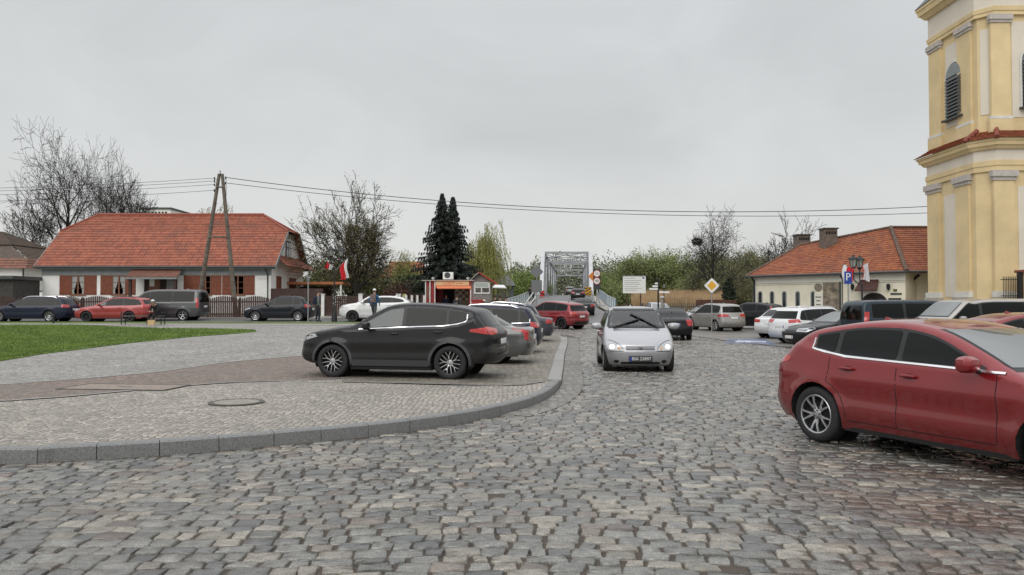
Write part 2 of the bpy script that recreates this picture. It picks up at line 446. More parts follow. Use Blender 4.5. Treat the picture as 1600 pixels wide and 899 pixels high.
def arc_resample(pts, step):
    L = [0]
    for i in range(1, len(pts)): L.append(L[-1] + math.dist(pts[i - 1][:2], pts[i][:2]))
    n = max(2, int(round(L[-1] / step)) + 1)
    P = []
    for k in range(n):
        s = L[-1] * k / (n - 1)
        P.append((float(np.interp(s, L, [p[0] for p in pts])), float(np.interp(s, L, [p[1] for p in pts]))))
    return P
def offset_line(pts, d):
    out = []
    for i, p in enumerate(pts):
        a = pts[max(0, i - 1)]; b = pts[min(len(pts) - 1, i + 1)]
        tx, ty = b[0] - a[0], b[1] - a[1]; l = math.hypot(tx, ty)
        out.append((p[0] - ty / l * d, p[1] + tx / l * d))
    return out
def kerb_h(y):        # the kerb is dropped to the road beside the parking bays
    return .13 - .105 * ss(y, 14.6, 16.6)
def plat(x, y):       # surface of the raised square
    return G(x, y) + .13 - (.105 * ss(y, 14.0, 16.2) * (1 - ss(-x, 4.2, 7.5)) * (1 - ss(y, 41, 44)))
random.seed(3)
kb = MB(); kp = MB()
fine = arc_resample(KS, .05)
L = 0; i = 0
while i < len(fine) - 4:
    step = random.choice((12, 13, 13, 14)) if fine[i][0] < .3 else 11
    seg = fine[i:min(len(fine), i + step)]; seg = seg[:-1] + [(seg[-1][0] + (seg[-2][0] - seg[-1][0]) * .16, seg[-1][1] + (seg[-2][1] - seg[-1][1]) * .16)]
    if len(seg) < 3: break
    wd = .16 if fine[i][1] < 15.3 else .30
    inner = offset_line(seg, wd)
    rc = .004
    seg2 = [seg[0]] + list(seg[3:-2:4]) + [((seg[-1][0] * .16 + seg[-2][0] * .84) if 0 else seg[-1][0], seg[-1][1])]
    inn2 = [inner[0]] + list(inner[3:-2:4]) + [inner[-1]]
    jz = random.uniform(-.003, .004); jx = random.uniform(-.004, .004)
    vs = []; fs = []
    n = min(len(seg2), len(inn2))
    for a, b in zip(seg2[:n], inn2[:n]):
        h = G(*a) + kerb_h(a[1]) + jz + .012
        ox = (a[0] - b[0]) / wd; oy = (a[1] - b[1]) / wd
        for t, dz in ((0, -.3), (0, -.018), (-.02, 0)): vs.append((a[0] + ox * (t + jx), a[1] + oy * (t + jx), h + dz))
        for t, dz in ((.01, 0), (0, -.01), (0, -.3)): vs.append((b[0] + ox * t, b[1] + oy * t, h + dz))
    for k in range(n - 1):
        for q in range(5): fs.append((k * 6 + q, (k + 1) * 6 + q, (k + 1) * 6 + q + 1, k * 6 + q + 1))
    fs.append(tuple(range(5, -1, -1))); fs.append(tuple((n - 1) * 6 + q for q in range(6)))
    (kb if fine[i][1] < 15.3 else kp).add(vs, fs)
    i += step - 1
tag(kb.build('kerb', M['granite']), kind='structure')
tag(kp.build('kerb', M['granite_pale']), kind='structure')

inner_edge = offset_line(arc_resample(KS, .25), .15)
PLAZA = inner_edge + [(2.2, 39), (1.2, 42.5), (-1.0, 46), (-4, 52), (-5, 60), (-75, 60), (-75, 9.6), (-26, 9.75)]
sheet('square_paving', PLAZA, 0, .8, M['sett_light'], hf=plat, edge=.25)
def g2(px, py): return gp(px, py, .13)
b_front = [(-16, 10.7), g2(0, 628), g2(110, 620), g2(240, 608), g2(350, 598), g2(455, 588), (-3.5, 16.6)]
b_back = [(-4.9, 23.4), g2(455, 556), g2(350, 567), g2(240, 583), g2(110, 594), g2(0, 602), (-20, 13.1)]
park = [(-3.7, 16.6), (-3.3, 15.1), (-1.6, 14.35), (0.2, 14.0), (.62, 15.2), (.8, 17), (1.0, 19.6), (1.32, 23.8), (1.7, 28.2), (2.1, 33), (2.25, 38), (1.0, 41), (-8, 41), (-6.0, 30), (-4.9, 23.4)]
sheet('grey_paving', [(-70, 12.4)] + list(reversed(b_back)) + [(-4.9, 23.4), (-6.0, 30), (-8, 41), (-70, 41)], .004, .9, M['sett_grey'], hf=plat)
sheet('brick_strip', b_front + b_back, .008, .7, M['brick_path'], hf=plat)
sheet('parking_paving', park, .009, .6, M['sett_parking'], hf=plat, edge=.3)
def ribbon(name, pts, w, off, material, hf=plat, res=.4, kind='structure'):
    P = arc_resample(pts, res); a = offset_line(P, w / 2); b = offset_line(P, -w / 2)
    v = []; f = []
    for i in range(len(P)):
        for p in (a[i], b[i]): v.append((p[0], p[1], hf(*p) + off))
        if i: f.append((2 * i - 1, 2 * i + 1, 2 * i, 2 * i - 2)[::-1])
    me = bpy.data.meshes.new(name); me.from_pydata(v, [], f); me.update()
    if me.polygons and me.polygons[0].normal.z < 0: me.flip_normals()
    o = link(name, me, material); o['kind'] = kind; return o
ribbon('paving_border', b_front, .12, .014, M['granite_pale'])
ribbon('paving_border', b_back, .10, .014, M['granite_pale'])
ribbon('paving_border', [(-3.3, 15.1), (-1.6, 14.35), (-.2, 13.95), (.28, 14.2), (.6, 15.2)], .07, .014, M['granite'])
gut = [p for p in arc_resample(KS, .4) if p[0] > -.2]
ribbon('gutter', offset_line(gut, -.24), .44, .006, M['gutter'], hf=G)

lawn = [(-80, 21.0), (-30, 20.6), g2(0, 565), g2(66, 554), g2(200, 537), g2(300, 527), g2(370, 522), g2(400, 519), g2(398, 516.5), g2(360, 515), g2(250, 514), (-22, 38.6), (-80, 39.0)]
sheet('lawn', lawn, .03, .7, M['grassbase'], hf=plat, skirt=.03)
strip = [(-80, 41.6), (-24, 41.4), (-4, 41.0), (-3, 42.4), (-24, 43.2), (-80, 43.4)]
sheet('lawn', strip, .03, .8, M['grassbase'], hf=plat, skirt=.03)
ribbon('path', [(-80, 40.3), (-24, 40.0), (-6.5, 39.6)], 1.9, .012, M['granite_pale'])
sheet('street', [(-80, 43.6), (-24, 43.4), (-3, 42.6), (-1, 46), (-4, 50), (-80, 50.2)], .016, 1.2, M['asphalt'], hf=plat)
def back_h(x, y): return plat(x, y) + .0
def blades(name, poly, n, seed, h0, h1, dens_front=True):
    rnd = random.Random(seed); v = []; f = []; c = 0
    xs = [p[0] for p in poly]; ys = [p[1] for p in poly]; x0 = max(-34, min(xs)); x1 = max(xs); y0 = min(ys); y1 = max(ys)
    while c < n:
        x = rnd.uniform(x0, x1); y = y0 + (y1 - y0) * rnd.random() ** 1.5
        if not inpoly(x, y, poly): continue
        if x < -(y * .72 + 3): continue
        c += 1
        z = plat(x, y) + .025; h = rnd.uniform(h0, h1); w = .012; a = rnd.uniform(0, PI)
        for q in range(3):
            a2 = a + q * 1.1; dx, dy = math.cos(a2) * w, math.sin(a2) * w
            lx, ly = rnd.uniform(-.04, .04), rnd.uniform(-.04, .04); b = len(v)
            ox, oy = rnd.uniform(-.05, .05), rnd.uniform(-.05, .05)
            v += [(x + ox - dx, y + oy - dy, z), (x + ox + dx, y + oy + dy, z), (x + ox + lx, y + oy + ly, z + h)]; f.append((b, b + 1, b + 2))
    me = bpy.data.meshes.new(name); me.from_pydata(v, [], f); me.update()
    return tag(link(name, me, M['blade']), 'short mown green grass covering the square', 'grass', kind='stuff')
M['blade'] = mat('grass_blade', (.13, .19, .03), .7, noise=(.8, .5, (.075, .125, .02)))
blades('grass', lawn, 26000, 5, .03, .075)

def right_edge(y):   # where the cobbles meet the tarred parking area on the right
    return float(np.interp(y, [0, 8, 14, 20, 27, 34, 40, 46, 50], [30, 26, 19, 14.2, 11.0, 9.6, 9.0, 9.0, 9.0]))
road_poly = [(-30, -6), (30, -6), (26, 8), (19, 14), (14.2, 20), (11.0, 27), (9.6, 34), (9.0, 40), (9.0, 50), (8.6, 54), (1.5, 54), (-1, 50), (-2, 44), (1.3, 41), (2.3, 38)] + list(reversed(offset_line(arc_resample(KS, .5), .05)))
sheet('road_bed', road_poly, -.016, .9, M['joint'], edge=.5)
KX = np.array([p[0] for p in KS]); KY = np.array([p[1] for p in KS])
def kerb_y(x):                # kerb front as a function of x (for x < .75)
    return float(np.interp(x, KX, KY))
def kerb_x(y):
    return float(np.interp(y, KY[24:], KX[24:]))
def on_road(x, y, m=.10):
    if x > right_edge(y) - .1: return False
    if y > 53: return False
    if y > 38.5:
        return x > np.interp(y, [38.5, 41, 44, 50, 53], [2.35, 1.4, -1.7, -.8, 1.4])
    if x < .42: return y < kerb_y(x) - m
    if y > 12.4: return x > kerb_x(min(y, 36.2)) + (.48 if y > 13 else .3)
    return True
def cobbles(name, y0, y1, full, seed):
    rnd = random.Random(seed)
    V = []; F = []; T = []
    def warp(x, y):
        t = max(0.0, x - .5)
        return (x + .05 * math.sin(y * .9 + x * .3) + .04 * math.sin(y * 2.3), y - .10 * t ** 1.12 * (1 + .02 * y) + .06 * math.sin(x * .55 + 1.2) + .035 * math.sin(x * 1.9 + y * .4) - .06 * max(0, -x - 2) * .6)
    y = y0 - 3
    while y < y1 + 6:
        rh = rnd.choice((rnd.uniform(.115, .15), rnd.uniform(.14, .185)))
        xm = 1.05 * max(y, 4) * .72 + 4.5
        x = -xm + rnd.uniform(0, .2)
        nxt_h = rh
        while x < xm + 3:
            w = rnd.choice((rnd.uniform(.11, .16), rnd.uniform(.14, .24), rnd.uniform(.17, .23), rnd.uniform(.21, .29)))
            cx, cy = warp(x + w / 2, y + rh / 2)
            x += w
            if cy < y0 or cy >= y1 or not on_road(cx, cy): continue
            if cx > .74 * cy + 3.0 or cx < -.74 * cy - 3.0: continue
            g = rnd.uniform(.008, .017) if rnd.random() < .85 else rnd.uniform(.018, .034)
            if rnd.random() < .006: continue
            hw, hh = w / 2 - g / 2, rh / 2 - g / 2
            ang = math.atan2(warp(x + .05, y)[1] - warp(x - .05 - w, y)[1], w + .1) + rnd.gauss(0, .035)
            ca, sa = math.cos(ang), math.sin(ang)
            g0 = G(cx, cy); tz = rnd.uniform(-.006, .006); tx, ty = rnd.gauss(0, .018), rnd.gauss(0, .026)
            k = rnd.random()
            if k < .46: col = (.150, .153, .148)
            elif k < .66: col = (.095, .10, .102)
            elif k < .82: col = (.20, .188, .165)
            elif k < .93: col = (.245, .235, .208)
            else: col = (.145, .122, .108)
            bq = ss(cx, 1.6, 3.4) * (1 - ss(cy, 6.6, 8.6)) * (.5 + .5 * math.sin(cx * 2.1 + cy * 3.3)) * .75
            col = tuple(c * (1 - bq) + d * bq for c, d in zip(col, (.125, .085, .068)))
            s = rnd.uniform(.60, 1.10); col = (col[0] * s * 1.05, col[1] * s, col[2] * s * .93)
            cj = [rnd.uniform(-.012, .012) for _ in range(8)]
            cor = [(-hw + cj[0], -hh + cj[1]), (hw + cj[2], -hh + cj[3]), (hw + cj[4], hh + cj[5]), (-hw + cj[6], hh + cj[7])]
            if full:
                ring = []
                for q in range(4):
                    a = cor[q]; p = cor[(q + 3) % 4]; nx = cor[(q + 1) % 4]
                    r1 = rnd.uniform(.04, .12); r2 = rnd.uniform(.04, .13)
                    ring.append((a[0] + (p[0] - a[0]) * r1, a[1] + (p[1] - a[1]) * r1))
                    ring.append((a[0] + (nx[0] - a[0]) * .03 + (p[0] - a[0]) * .03, a[1] + (nx[1] - a[1]) * .06 + (p[1] - a[1]) * .06))
                    ring.append((a[0] + (nx[0] - a[0]) * r2, a[1] + (nx[1] - a[1]) * r2))
                    m_ = rnd.uniform(-.008, .006); mx_, my_ = (a[0] + nx[0]) / 2, (a[1] + nx[1]) / 2
                    l = math.hypot(mx_, my_) + 1e-6; ring.append((mx_ * (1 + m_ / l), my_ * (1 + m_ / l)))
                n = 16; b = len(V)
                for sc, dz, zj in ((.52, .0020, .0024), (.90, .0006, .0022), (1.0, -.011, .002), (1.02, -.04, 0)):
                    for (rx, ry) in ring:
                        lx, ly = rx * sc, ry * sc
                        V.append((cx + lx * ca - ly * sa, cy + lx * sa + ly * ca, g0 + tz + dz + lx * tx + ly * ty + rnd.uniform(-zj, zj)))
                        T.append(col)
                V.append((cx, cy, g0 + tz + .004 + rnd.uniform(-.003, .003))); T.append(col); ctr = len(V) - 1
                for q in range(n): F.append((ctr, b + q, b + (q + 1) % n))
                for rg in range(3):
                    for q in range(n):
                        F.append((b + rg * n + q, b + (rg + 1) * n + q, b + (rg + 1) * n + (q + 1) % n, b + rg * n + (q + 1) % n))
            else:
                b = len(V)
                for sc, dz in ((.80, 0), (1.0, -.02)):
                    for (rx, ry) in cor:
                        lx, ly = rx * sc, ry * sc
                        V.append((cx + lx * ca - ly * sa, cy + lx * sa + ly * ca, g0 + tz + dz + lx * tx + ly * ty)); T.append(col)
                F.append((b, b + 1, b + 2, b + 3))
                for q in range(4): F.append((b + q, b + 4 + q, b + 4 + (q + 1) % 4, b + (q + 1) % 4))
        y += rh
    me = bpy.data.meshes.new(name); me.from_pydata(V, [], F); me.update()
    ca_ = me.color_attributes.new('tint', 'FLOAT_COLOR', 'POINT')
    arr = np.ones((len(V), 4), dtype=np.float32); arr[:, :3] = np.array(T, dtype=np.float32)
    ca_.data.foreach_set('color', arr.ravel())
    o = link(name, me, M['cobble'] if full else M['cobble_far'], smooth=True); o['kind'] = 'structure'
    try: me.set_sharp_from_angle(angle=R(50))
    except Exception: pass
    return o
M['cobble'] = attr_mat('wet_cobble', .10, .36, (.42, .40), spec=.9)
M['cobble_far'] = attr_mat('wet_cobble_far', .09, .28, (.2, .4), spec=.95)
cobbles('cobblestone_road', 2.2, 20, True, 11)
cobbles('cobblestone_road', 20, 53, False, 12)

def road_h(x, y): return float(np.interp(y, RY, RZ)) if y > 56 else G(x, y)
rb = [(xc(y) - 3.6, y) for y in range(53, 108, 3)] + [(xc(108) - 3.2, 108), (xc(108) + 3.2, 108)] + [(xc(y) + 3.4, y) for y in range(105, 52, -3)]
sheet('bridge_road', rb, .012, 1.0, M['asphalt'])
sheet('pavement', [(8.9, 47), (9.4, 47.5), (11.5, 52), (11.3, 62), (xc(78) + 5.6, 78), (xc(107) + 4.4, 107), (xc(107) + 3.4, 107), (xc(78) + 3.6, 78), (xc(62) + 3.5, 62), (8.6, 54)], .11, .8, M['pavement'], skirt=.12, edge=.8)
sheet('pavement', [(1.2, 54), (xc(62) - 3.7, 62), (xc(78) - 3.8, 78), (xc(107) - 3.5, 107), (xc(107) - 4.7, 107), (xc(78) - 6.2, 78), (-3, 60), (-5, 53)], .11, .8, M['pavement'], skirt=.12, edge=.8)
lot = [(60, -6), (30, -6), (26, 8), (19, 14), (14.2, 20), (11.0, 27), (9.6, 34), (9.0, 40), (9.0, 47.0), (11.5, 52), (11.5, 56), (60, 56)]
sheet('parking_area', lot, -.004, 2.0, M['lot'])
g0 = lambda px, py: gp(px, py, 0)
sheet('disabled_bay_marking', [g0(1128, 536), g0(1140, 530), g0(1196, 530), g0(1215, 540)], .004, .5, M['blue_paint'])
wc = MB()
cbx, cby = g0(1166, 535)
zz = G(cbx, cby) + .012
wc.tube([(cbx + .45 * math.cos(t), cby + .45 * math.sin(t), zz) for t in np.linspace(.3, 5.2, 12)], .035, 4)
wc.tube([(cbx - .1, cby + .9, zz), (cbx - .05, cby + .2, zz), (cbx + .45, cby + .1, zz), (cbx + .7, cby - .5, zz)], .05, 4)
tag(wc.build('wheelchair_marking', M['bay_white']), kind='structure')
ribbon('lot_edge', [(14.2, 20), (11.0, 27), (9.6, 34), (9.0, 40), (9.0, 47)], .16, .02, M['granite'], hf=G)

M['water'] = mat('river_water', (.06, .065, .05), .06, bump=(1.2, .15, .05))
me = bpy.data.meshes.new('river'); me.from_pydata([(-400, 112, -.95), (400, 112, -.95), (400, 196, -.95), (-400, 196, -.95)], [], [(0, 1, 2, 3)])
tag(link('river', me, M['water']), kind='structure')

mx_, my_ = g2(370, 630)
t = thing('manhole_cover', 'round cast iron manhole cover set in the pale setts nearest the kerb', 'manhole cover', (mx_, my_, plat(mx_, my_) + .012))
MB().lathe([(.40, -.02), (.40, .010), (.33, .010), (.33, 0)], 36).build('frame', M['castiron'], t)
MB().lathe([(.325, -.01), (.325, .008), (.0, .008)], 36).build('cover', mat('cover_concrete', (.27, .25, .22), .8, noise=(9, .3), bump=(30, .4, .004)), t)
hx, hy = g2(195, 606)
t = thing('hatch_cover', 'rectangular hatch cover with a thin metal frame in the brown brick strip', 'hatch cover', (hx, hy, plat(hx, hy) + .012), rz=R(-6))
hb = MB()
for a, b in (((-1.0, -.45), (1.0, -.41)), ((-1.0, .41), (1.0, .45)), ((-1.0, -.41), (-.96, .41)), ((.96, -.41), (1.0, .41))): hb.box((a[0], a[1], -.02), (b[0], b[1], .008))
hb.build('frame', M['castiron'], t)
MB().box((-.955, -.405, -.02), (.955, .405, .004)).build('cover', mat('hatch_fill', (.26, .215, .18), .75, noise=(8, .3), bump=(30, .4, .004)), t)
MB().box((-.12, -.03, .0), (.12, .03, .007)).build('handle', M['castiron'], t)
def tile_mat(name, c1, c2, c3, sc=(4.2, 3.0), moss=0.0, old=.5):
    m = bpy.data.materials.new(name); m.use_nodes = True
    nt = m.node_tree; N = nt.nodes; Lk = nt.links; b = N['Principled BSDF']
    uv = N.new('ShaderNodeAttribute'); uv.attribute_name = 'tile'      # (column, course) of each tile
    fl = N.new('ShaderNodeVectorMath'); fl.operation = 'FLOOR'; Lk.new(uv.outputs['Vector'], fl.inputs[0])
    wn_ = N.new('ShaderNodeTexWhiteNoise'); wn_.noise_dimensions = '2D'; Lk.new(fl.outputs[0], wn_.inputs['Vector'])
    tc = N.new('ShaderNodeTexCoord'); nz = N.new('ShaderNodeTexNoise'); nz.inputs['Scale'].default_value = .6; nz.inputs['Detail'].default_value = 6; nz.inputs['Roughness'].default_value = .7
    Lk.new(tc.outputs['Object'], nz.inputs['Vector'])
    mx = N.new('ShaderNodeMix'); mx.data_type = 'RGBA'; mx.inputs[6].default_value = (*c1, 1); mx.inputs[7].default_value = (*c2, 1)
    Lk.new(wn_.outputs['Value'], mx.inputs[0])
    mr = N.new('ShaderNodeMapRange'); mr.inputs['From Min'].default_value = .5; mr.inputs['From Max'].default_value = .75; mr.inputs['To Max'].default_value = old
    Lk.new(nz.outputs['Fac'], mr.inputs['Value'])
    m2 = N.new('ShaderNodeMix'); m2.data_type = 'RGBA'; m2.inputs[7].default_value = (*c3, 1); Lk.new(mr.outputs[0], m2.inputs[0]); Lk.new(mx.outputs[2], m2.inputs[6])
    Lk.new(m2.outputs[2], b.inputs['Base Color']); b.inputs['Roughness'].default_value = .75
    sx = N.new('ShaderNodeSeparateXYZ'); Lk.new(uv.outputs['Vector'], sx.inputs[0])
    fr = N.new('ShaderNodeMath'); fr.operation = 'MULTIPLY'; fr.inputs[1].default_value = 2 * PI; Lk.new(sx.outputs['X'], fr.inputs[0])
    sn = N.new('ShaderNodeMath'); sn.operation = 'SINE'; Lk.new(fr.outputs[0], sn.inputs[0])
    bp = N.new('ShaderNodeBump'); bp.inputs['Strength'].default_value = .7; bp.inputs['Distance'].default_value = .05; Lk.new(sn.outputs[0], bp.inputs['Height'])
    Lk.new(bp.outputs[0], b.inputs['Normal'])
    return m
def tiled(mb_list, A, B, D, E, course=.33, wtile=.24, step=.035):
    """tiled roof face: eave A->B, ridge E->D (A below E, B below D). appends (verts, faces, tile coords)"""
    V, F, T = mb_list
    A, B, D, E = map(Vector, (A, B, D, E))
    ln = max((E - A).length, (D - B).length); n = max(2, int(round(ln / course)))
    nor = ((B - A).cross(E - A) if (E - A).length > .05 else (B - A).cross(D - A)).normalized()
    if nor.z < 0: nor = -nor
    ud = (B - A).normalized() if (B - A).length > .05 else (D - E).normalized()
    rnd = random.Random(int(abs(A.x * 97 + A.y * 31)) + n)
    for i in range(n):
        a0 = A.lerp(E, i / n); b0 = B.lerp(D, i / n); a1 = A.lerp(E, (i + 1) / n); b1 = B.lerp(D, (i + 1) / n)
        w = (b0 - a0).length; k = max(1, int(w / 1.5)); st = []
        for q in range(k + 1):
            t = q / k; lo = a0.lerp(b0, t); hi = a1.lerp(b1, t); j = rnd.uniform(-.008, .008)
            b = len(V)
            V += [tuple(lo), tuple(lo + nor * (step + j)), tuple(hi + nor * .004)]
            u = (lo - A).dot(ud) / wtile; u2 = (hi - A).dot(ud) / wtile
            T += [(u, i + .5), (u, i + .02), (u2, i + .98)]
            if q: F += [(b - 3, b, b + 1, b - 2), (b - 2, b + 1, b + 2, b - 1)]
    return mb_list
def roof_obj(name, lst, material, parent, smooth=False):
    V, F, T = lst
    me = bpy.data.meshes.new(name); me.from_pydata(V, [], F); me.update()
    at = me.attributes.new('tile', 'FLOAT_VECTOR', 'POINT')
    at.data.foreach_set('vector', np.array([(a, b, 0) for a, b in T], dtype=np.float32).ravel())
    return link(name, me, material, parent)
M['tile_red'] = tile_mat('red_roof_tiles', (.39, .125, .07), (.26, .08, .05), (.17, .08, .06), old=.85)
M['tile_old'] = tile_mat('weathered_orange_tiles', (.40, .135, .055), (.26, .075, .04), (.17, .075, .045), old=.8)
M['tile_brown'] = tile_mat('brown_roof_shingles', (.11, .075, .05), (.08, .055, .04), (.06, .05, .035))
M['tile_porch'] = tile_mat('faded_porch_tiles', (.26, .11, .07), (.17, .085, .06), (.13, .09, .07))
M['wall_white'] = mat('white_render', (.83, .83, .80), .85, noise=(.8, .10), bump=(12, .2, .01))
M['wall_cream'] = mat('cream_render', (.74, .70, .56), .85, noise=(.7, .14), bump=(12, .2, .01))
M['wall_cream2'] = mat('pale_trim_render', (.68, .66, .58), .85, noise=(1, .1))
M['shutter'] = mat('rust_brown_shutter', (.20, .055, .025), .6, noise=(5, .3))
M['wood_frame'] = mat('window_wood', (.19, .075, .04), .55)
M['wood_dark'] = mat('dark_wood', (.055, .030, .022), .75, noise=(4, .4))
M['trim_grey'] = mat('grey_painted_board', (.23, .25, .25), .6, noise=(3, .2))
M['pane'] = mat('house_pane', (.025, .03, .032), .05, spec=.5)
M['curtain'] = mat('net_curtain', (.35, .36, .34), .9)
M['lead'] = mat('dark_lead', (.07, .075, .075), .5, .3)
M['brickwork'] = mat('chimney_brick', (.16, .13, .11), .9, noise=(7, .5), bump=(15, .7, .02))

def shutter_window(root, x0, x1, z0, z1, Y, sl=None, sr=None, curtain=True):
    """casement with frame, bars and plank shutters on a wall facing the camera at depth Y"""
    f = MB(); w = .07
    f.box((x0, Y - .05, z0), (x1, Y + .04, z0 + w)); f.box((x0, Y - .05, z1 - w), (x1, Y + .04, z1))
    f.box((x0, Y - .05, z0 + w), (x0 + w, Y + .04, z1 - w)); f.box((x1 - w, Y - .05, z0 + w), (x1, Y + .04, z1 - w))
    xm = (x0 + x1) / 2; f.box((xm - .05, Y - .045, z0 + w), (xm + .05, Y + .04, z1 - w))
    for s in (0, 1):
        a, b = (x0 + w, xm - .05) if s == 0 else (xm + .05, x1 - w)
        for t in (1 / 3, 2 / 3): zz = z0 + w + (z1 - z0 - 2 * w) * t; f.box((a, Y - .035, zz - .015), (b, Y + .03, zz + .015))
    f.box((x0 - .06, Y - .10, z0 - .06), (x1 + .06, Y + .02, z0 - .002))
    wn2 = f.build('window', M['wood_frame'], root)
    g = MB().box((x0 + w, Y + .0, z0 + w), (x1 - w, Y + .012, z1 - w)).build('pane', M['pane'], wn2)
    if curtain:
        cb = MB()
        for s in (0, 1):
            a, b = (x0 + w, xm - .06) if s == 0 else (x1 - w, xm + .06)
            pts = [(a, z1 - w), (b, z1 - w), (a + (b - a) * .9, z1 - .5), (a + (b - a) * .35, z0 + .3), (a + (b - a) * .45, z0 + w), (a, z0 + w)]
            if s: pts = pts[::-1]
            cb.prism(pts, .002, .006, plane_y(Y))
        cb.build('curtain', M['curtain'], wn2)
    for side, ww in (('l', sl), ('r', sr)):
        if not ww: continue
        a, b = (x0 - ww, x0 - .012) if side == 'l' else (x1 + .012, x1 + ww)
        s = MB(); k = max(3, int((b - a) / .17)); pw = (b - a) / k
        for i in range(k): s.box((a + i * pw + .004, Y - .04, z0), (a + (i + 1) * pw - .004, Y - .006, z1))
        for zz in (z0 + .15, (z0 + z1) / 2, z1 - .15): s.box((a + .02, Y - .058, zz - .04), (b - .02, Y - .038, zz + .04))
        s.build('shutter', M['shutter'], root)

def long_house():
    Y0, Y1, YR = 56.0, 64.6, 60.3
    xl, xr = -34.25, -17.6
    root = thing('long_house', 'long white house with red tiled roof and rust brown shutters', 'house', (0, 0, 0))
    gz = .8; ez = 4.62
    w = MB()
    w.box((xl, Y0, gz - .3), (xr, Y1, ez)) 
    for x in (xl, xr):           # gable walls under the half hip
        s = 1 if x == xr else -1
        tz = 7.25; d = .45
        x0, x1 = (x - .3, x - .002) if s > 0 else (x + .002, x + .3)
        pts = [(Y0 + .0, ez + .002), (Y1, ez + .002), (Y1 - 2.85, tz), (Y0 + 2.85, tz)]
        Mx = Matrix(((0, 0, 1, 0), (1, 0, 0, 0), (0, 1, 0, 0), (0, 0, 0, 1)))
        w.prism(pts, x0, x1, Mx)
    w.build('wall', M['wall_white'], root)
    o = .45; L = ([], [], [])
    eL, eR = xl - .35, xr + .45
    fe = (Y0 - o, ez - .18); s_hip = .66
    def fp(x, s, back=False):     # point on the front or back slope
        y = fe[0] + (YR - fe[0]) * s; z = fe[1] + (8.68 - fe[1]) * s
        return (x, 2 * YR - y if back else y, z)
    hl, hr = -32.6, -19.55
    for bk in (False, True):
        a, b, c_, d_ = fp(eL, 0, bk), fp(eR, 0, bk), fp(eR, s_hip, bk), fp(eL, s_hip, bk)
        tiled(L, a, b, c_, d_)
        tiled(L, d_, c_, fp(hr, 1, bk), fp(hl, 1, bk))
    tiled(L, fp(eR, s_hip), fp(eR, s_hip, True), fp(hr, 1), fp(hr, 1))
    tiled(L, fp(eL, s_hip, True), fp(eL, s_hip), fp(hl, 1), fp(hl, 1))
    tiled(L, (xr + .95, Y0 + .6, ez - .1), (xr + .95, Y1 + .2, ez - .1), (xr + .02, Y1 + .2, ez + .75), (xr + .02, Y0 + .6, ez + .75))
    roof_obj('roof', L, M['tile_red'], root)
    rc = MB()
    rp = [fp(hl, 1), fp(hr, 1)]
    rc.tube([Vector(rp[0]) + Vector((0, 0, .04)), Vector(rp[1]) + Vector((0, 0, .04))], .11, 8)
    for bk in (False, True):
        rc.tube([Vector(fp(hr, 1)) + Vector((0, 0, .03)), Vector(fp(eR, s_hip, bk)) + Vector((0, 0, .03))], .09, 6); rc.tube([Vector(fp(hl, 1)) + Vector((0, 0, .03)), Vector(fp(eL, s_hip, bk)) + Vector((0, 0, .03))], .09, 6)
    rc.build('ridge_tiles', M['tile_red'] if False else mat('ridge_clay', (.27, .07, .045), .7), root, smooth=True)
    for x in (eL, eR):
        for bk in (False, True):
            b = MB(); P = Vector(fp(x, 0, bk)); Q = Vector(fp(x, s_hip, bk)); sx = .05 if x > -25 else -.05
            b.add([tuple(P + Vector((0, 0, -.28))), tuple(P + Vector((0, 0, .02))), tuple(Q + Vector((0, 0, .02))), tuple(Q + Vector((0, 0, -.28))),
                   tuple(P + Vector((sx, 0, -.28))), tuple(P + Vector((sx, 0, .02))), tuple(Q + Vector((sx, 0, .02))), tuple(Q + Vector((sx, 0, -.28)))],
                  [(0, 1, 2, 3), (7, 6, 5, 4), (0, 4, 5, 1), (1, 5, 6, 2), (2, 6, 7, 3), (3, 7, 4, 0)])
            b.build('barge_board', M['trim_grey'], root)
    b = MB(); b.box((xl - .2, Y0 - .40, ez - .42), (xr + .3, Y0 - .003, ez - .24)); b.box((xl - .05, Y0 - .05, ez - .85), (xr + .05, Y0 + .0, ez - .425)); b.build('eaves_board', M['trim_grey'], root)
    b = MB(); b.tube([(eL, Y0 - o - .06, ez - .26), (eR, Y0 - o - .06, ez - .26)], .075, 8); b.tube([(xr - .25, Y0 - o - .06, ez - .3), (xr - .25, Y0 - .35, ez - .55), (xr - .2, Y0 - .08, ez - .8), (xr - .2, Y0 - .08, gz)], .05, 8)
    b.build('gutter', M['lead'], root, smooth=True)
    def xx(px): return X(px, Y0)
    z1, z0 = Z(430.5, Y0), Z(461, Y0)
    shutter_window(root, xx(111), xx(133), z0, z1, Y0, sl=xx(111) - xx(93), sr=xx(151) - xx(133))
    shutter_window(root, xx(175), xx(197), z0, z1, Y0, sl=xx(175) - xx(157), sr=xx(212) - xx(197))
    shutter_window(root, xx(312), xx(330), z0, z1, Y0, sl=xx(312) - xx(287), sr=xx(346) - xx(330), curtain=False)
    shutter_window(root, xx(361.5), xx(382), z0, z1, Y0, sl=xx(361.5) - xx(347), sr=xx(398) - xx(382), curtain=False)
    for (ya, yb) in ((57.3, 58.5), (60.6, 62.4)):
        f = MB(); f.box((xr - .02, ya, z0 + .1), (xr + .04, yb, z1)); q = f.build('window', M['shutter'], root)
    f = MB(); f.box((xr, 59.6, 5.2), (xr + .05, 60.9, 6.6)); q = f.build('gable_window', M['wood_dark'], root)
    MB().box((xr + .04, 59.7, 5.3), (xr + .06, 60.2, 6.5)).box((xr + .04, 60.3, 5.3), (xr + .06, 60.8, 6.5)).build('pane', M['pane'], q)
    d0, d1 = xx(214), xx(277)
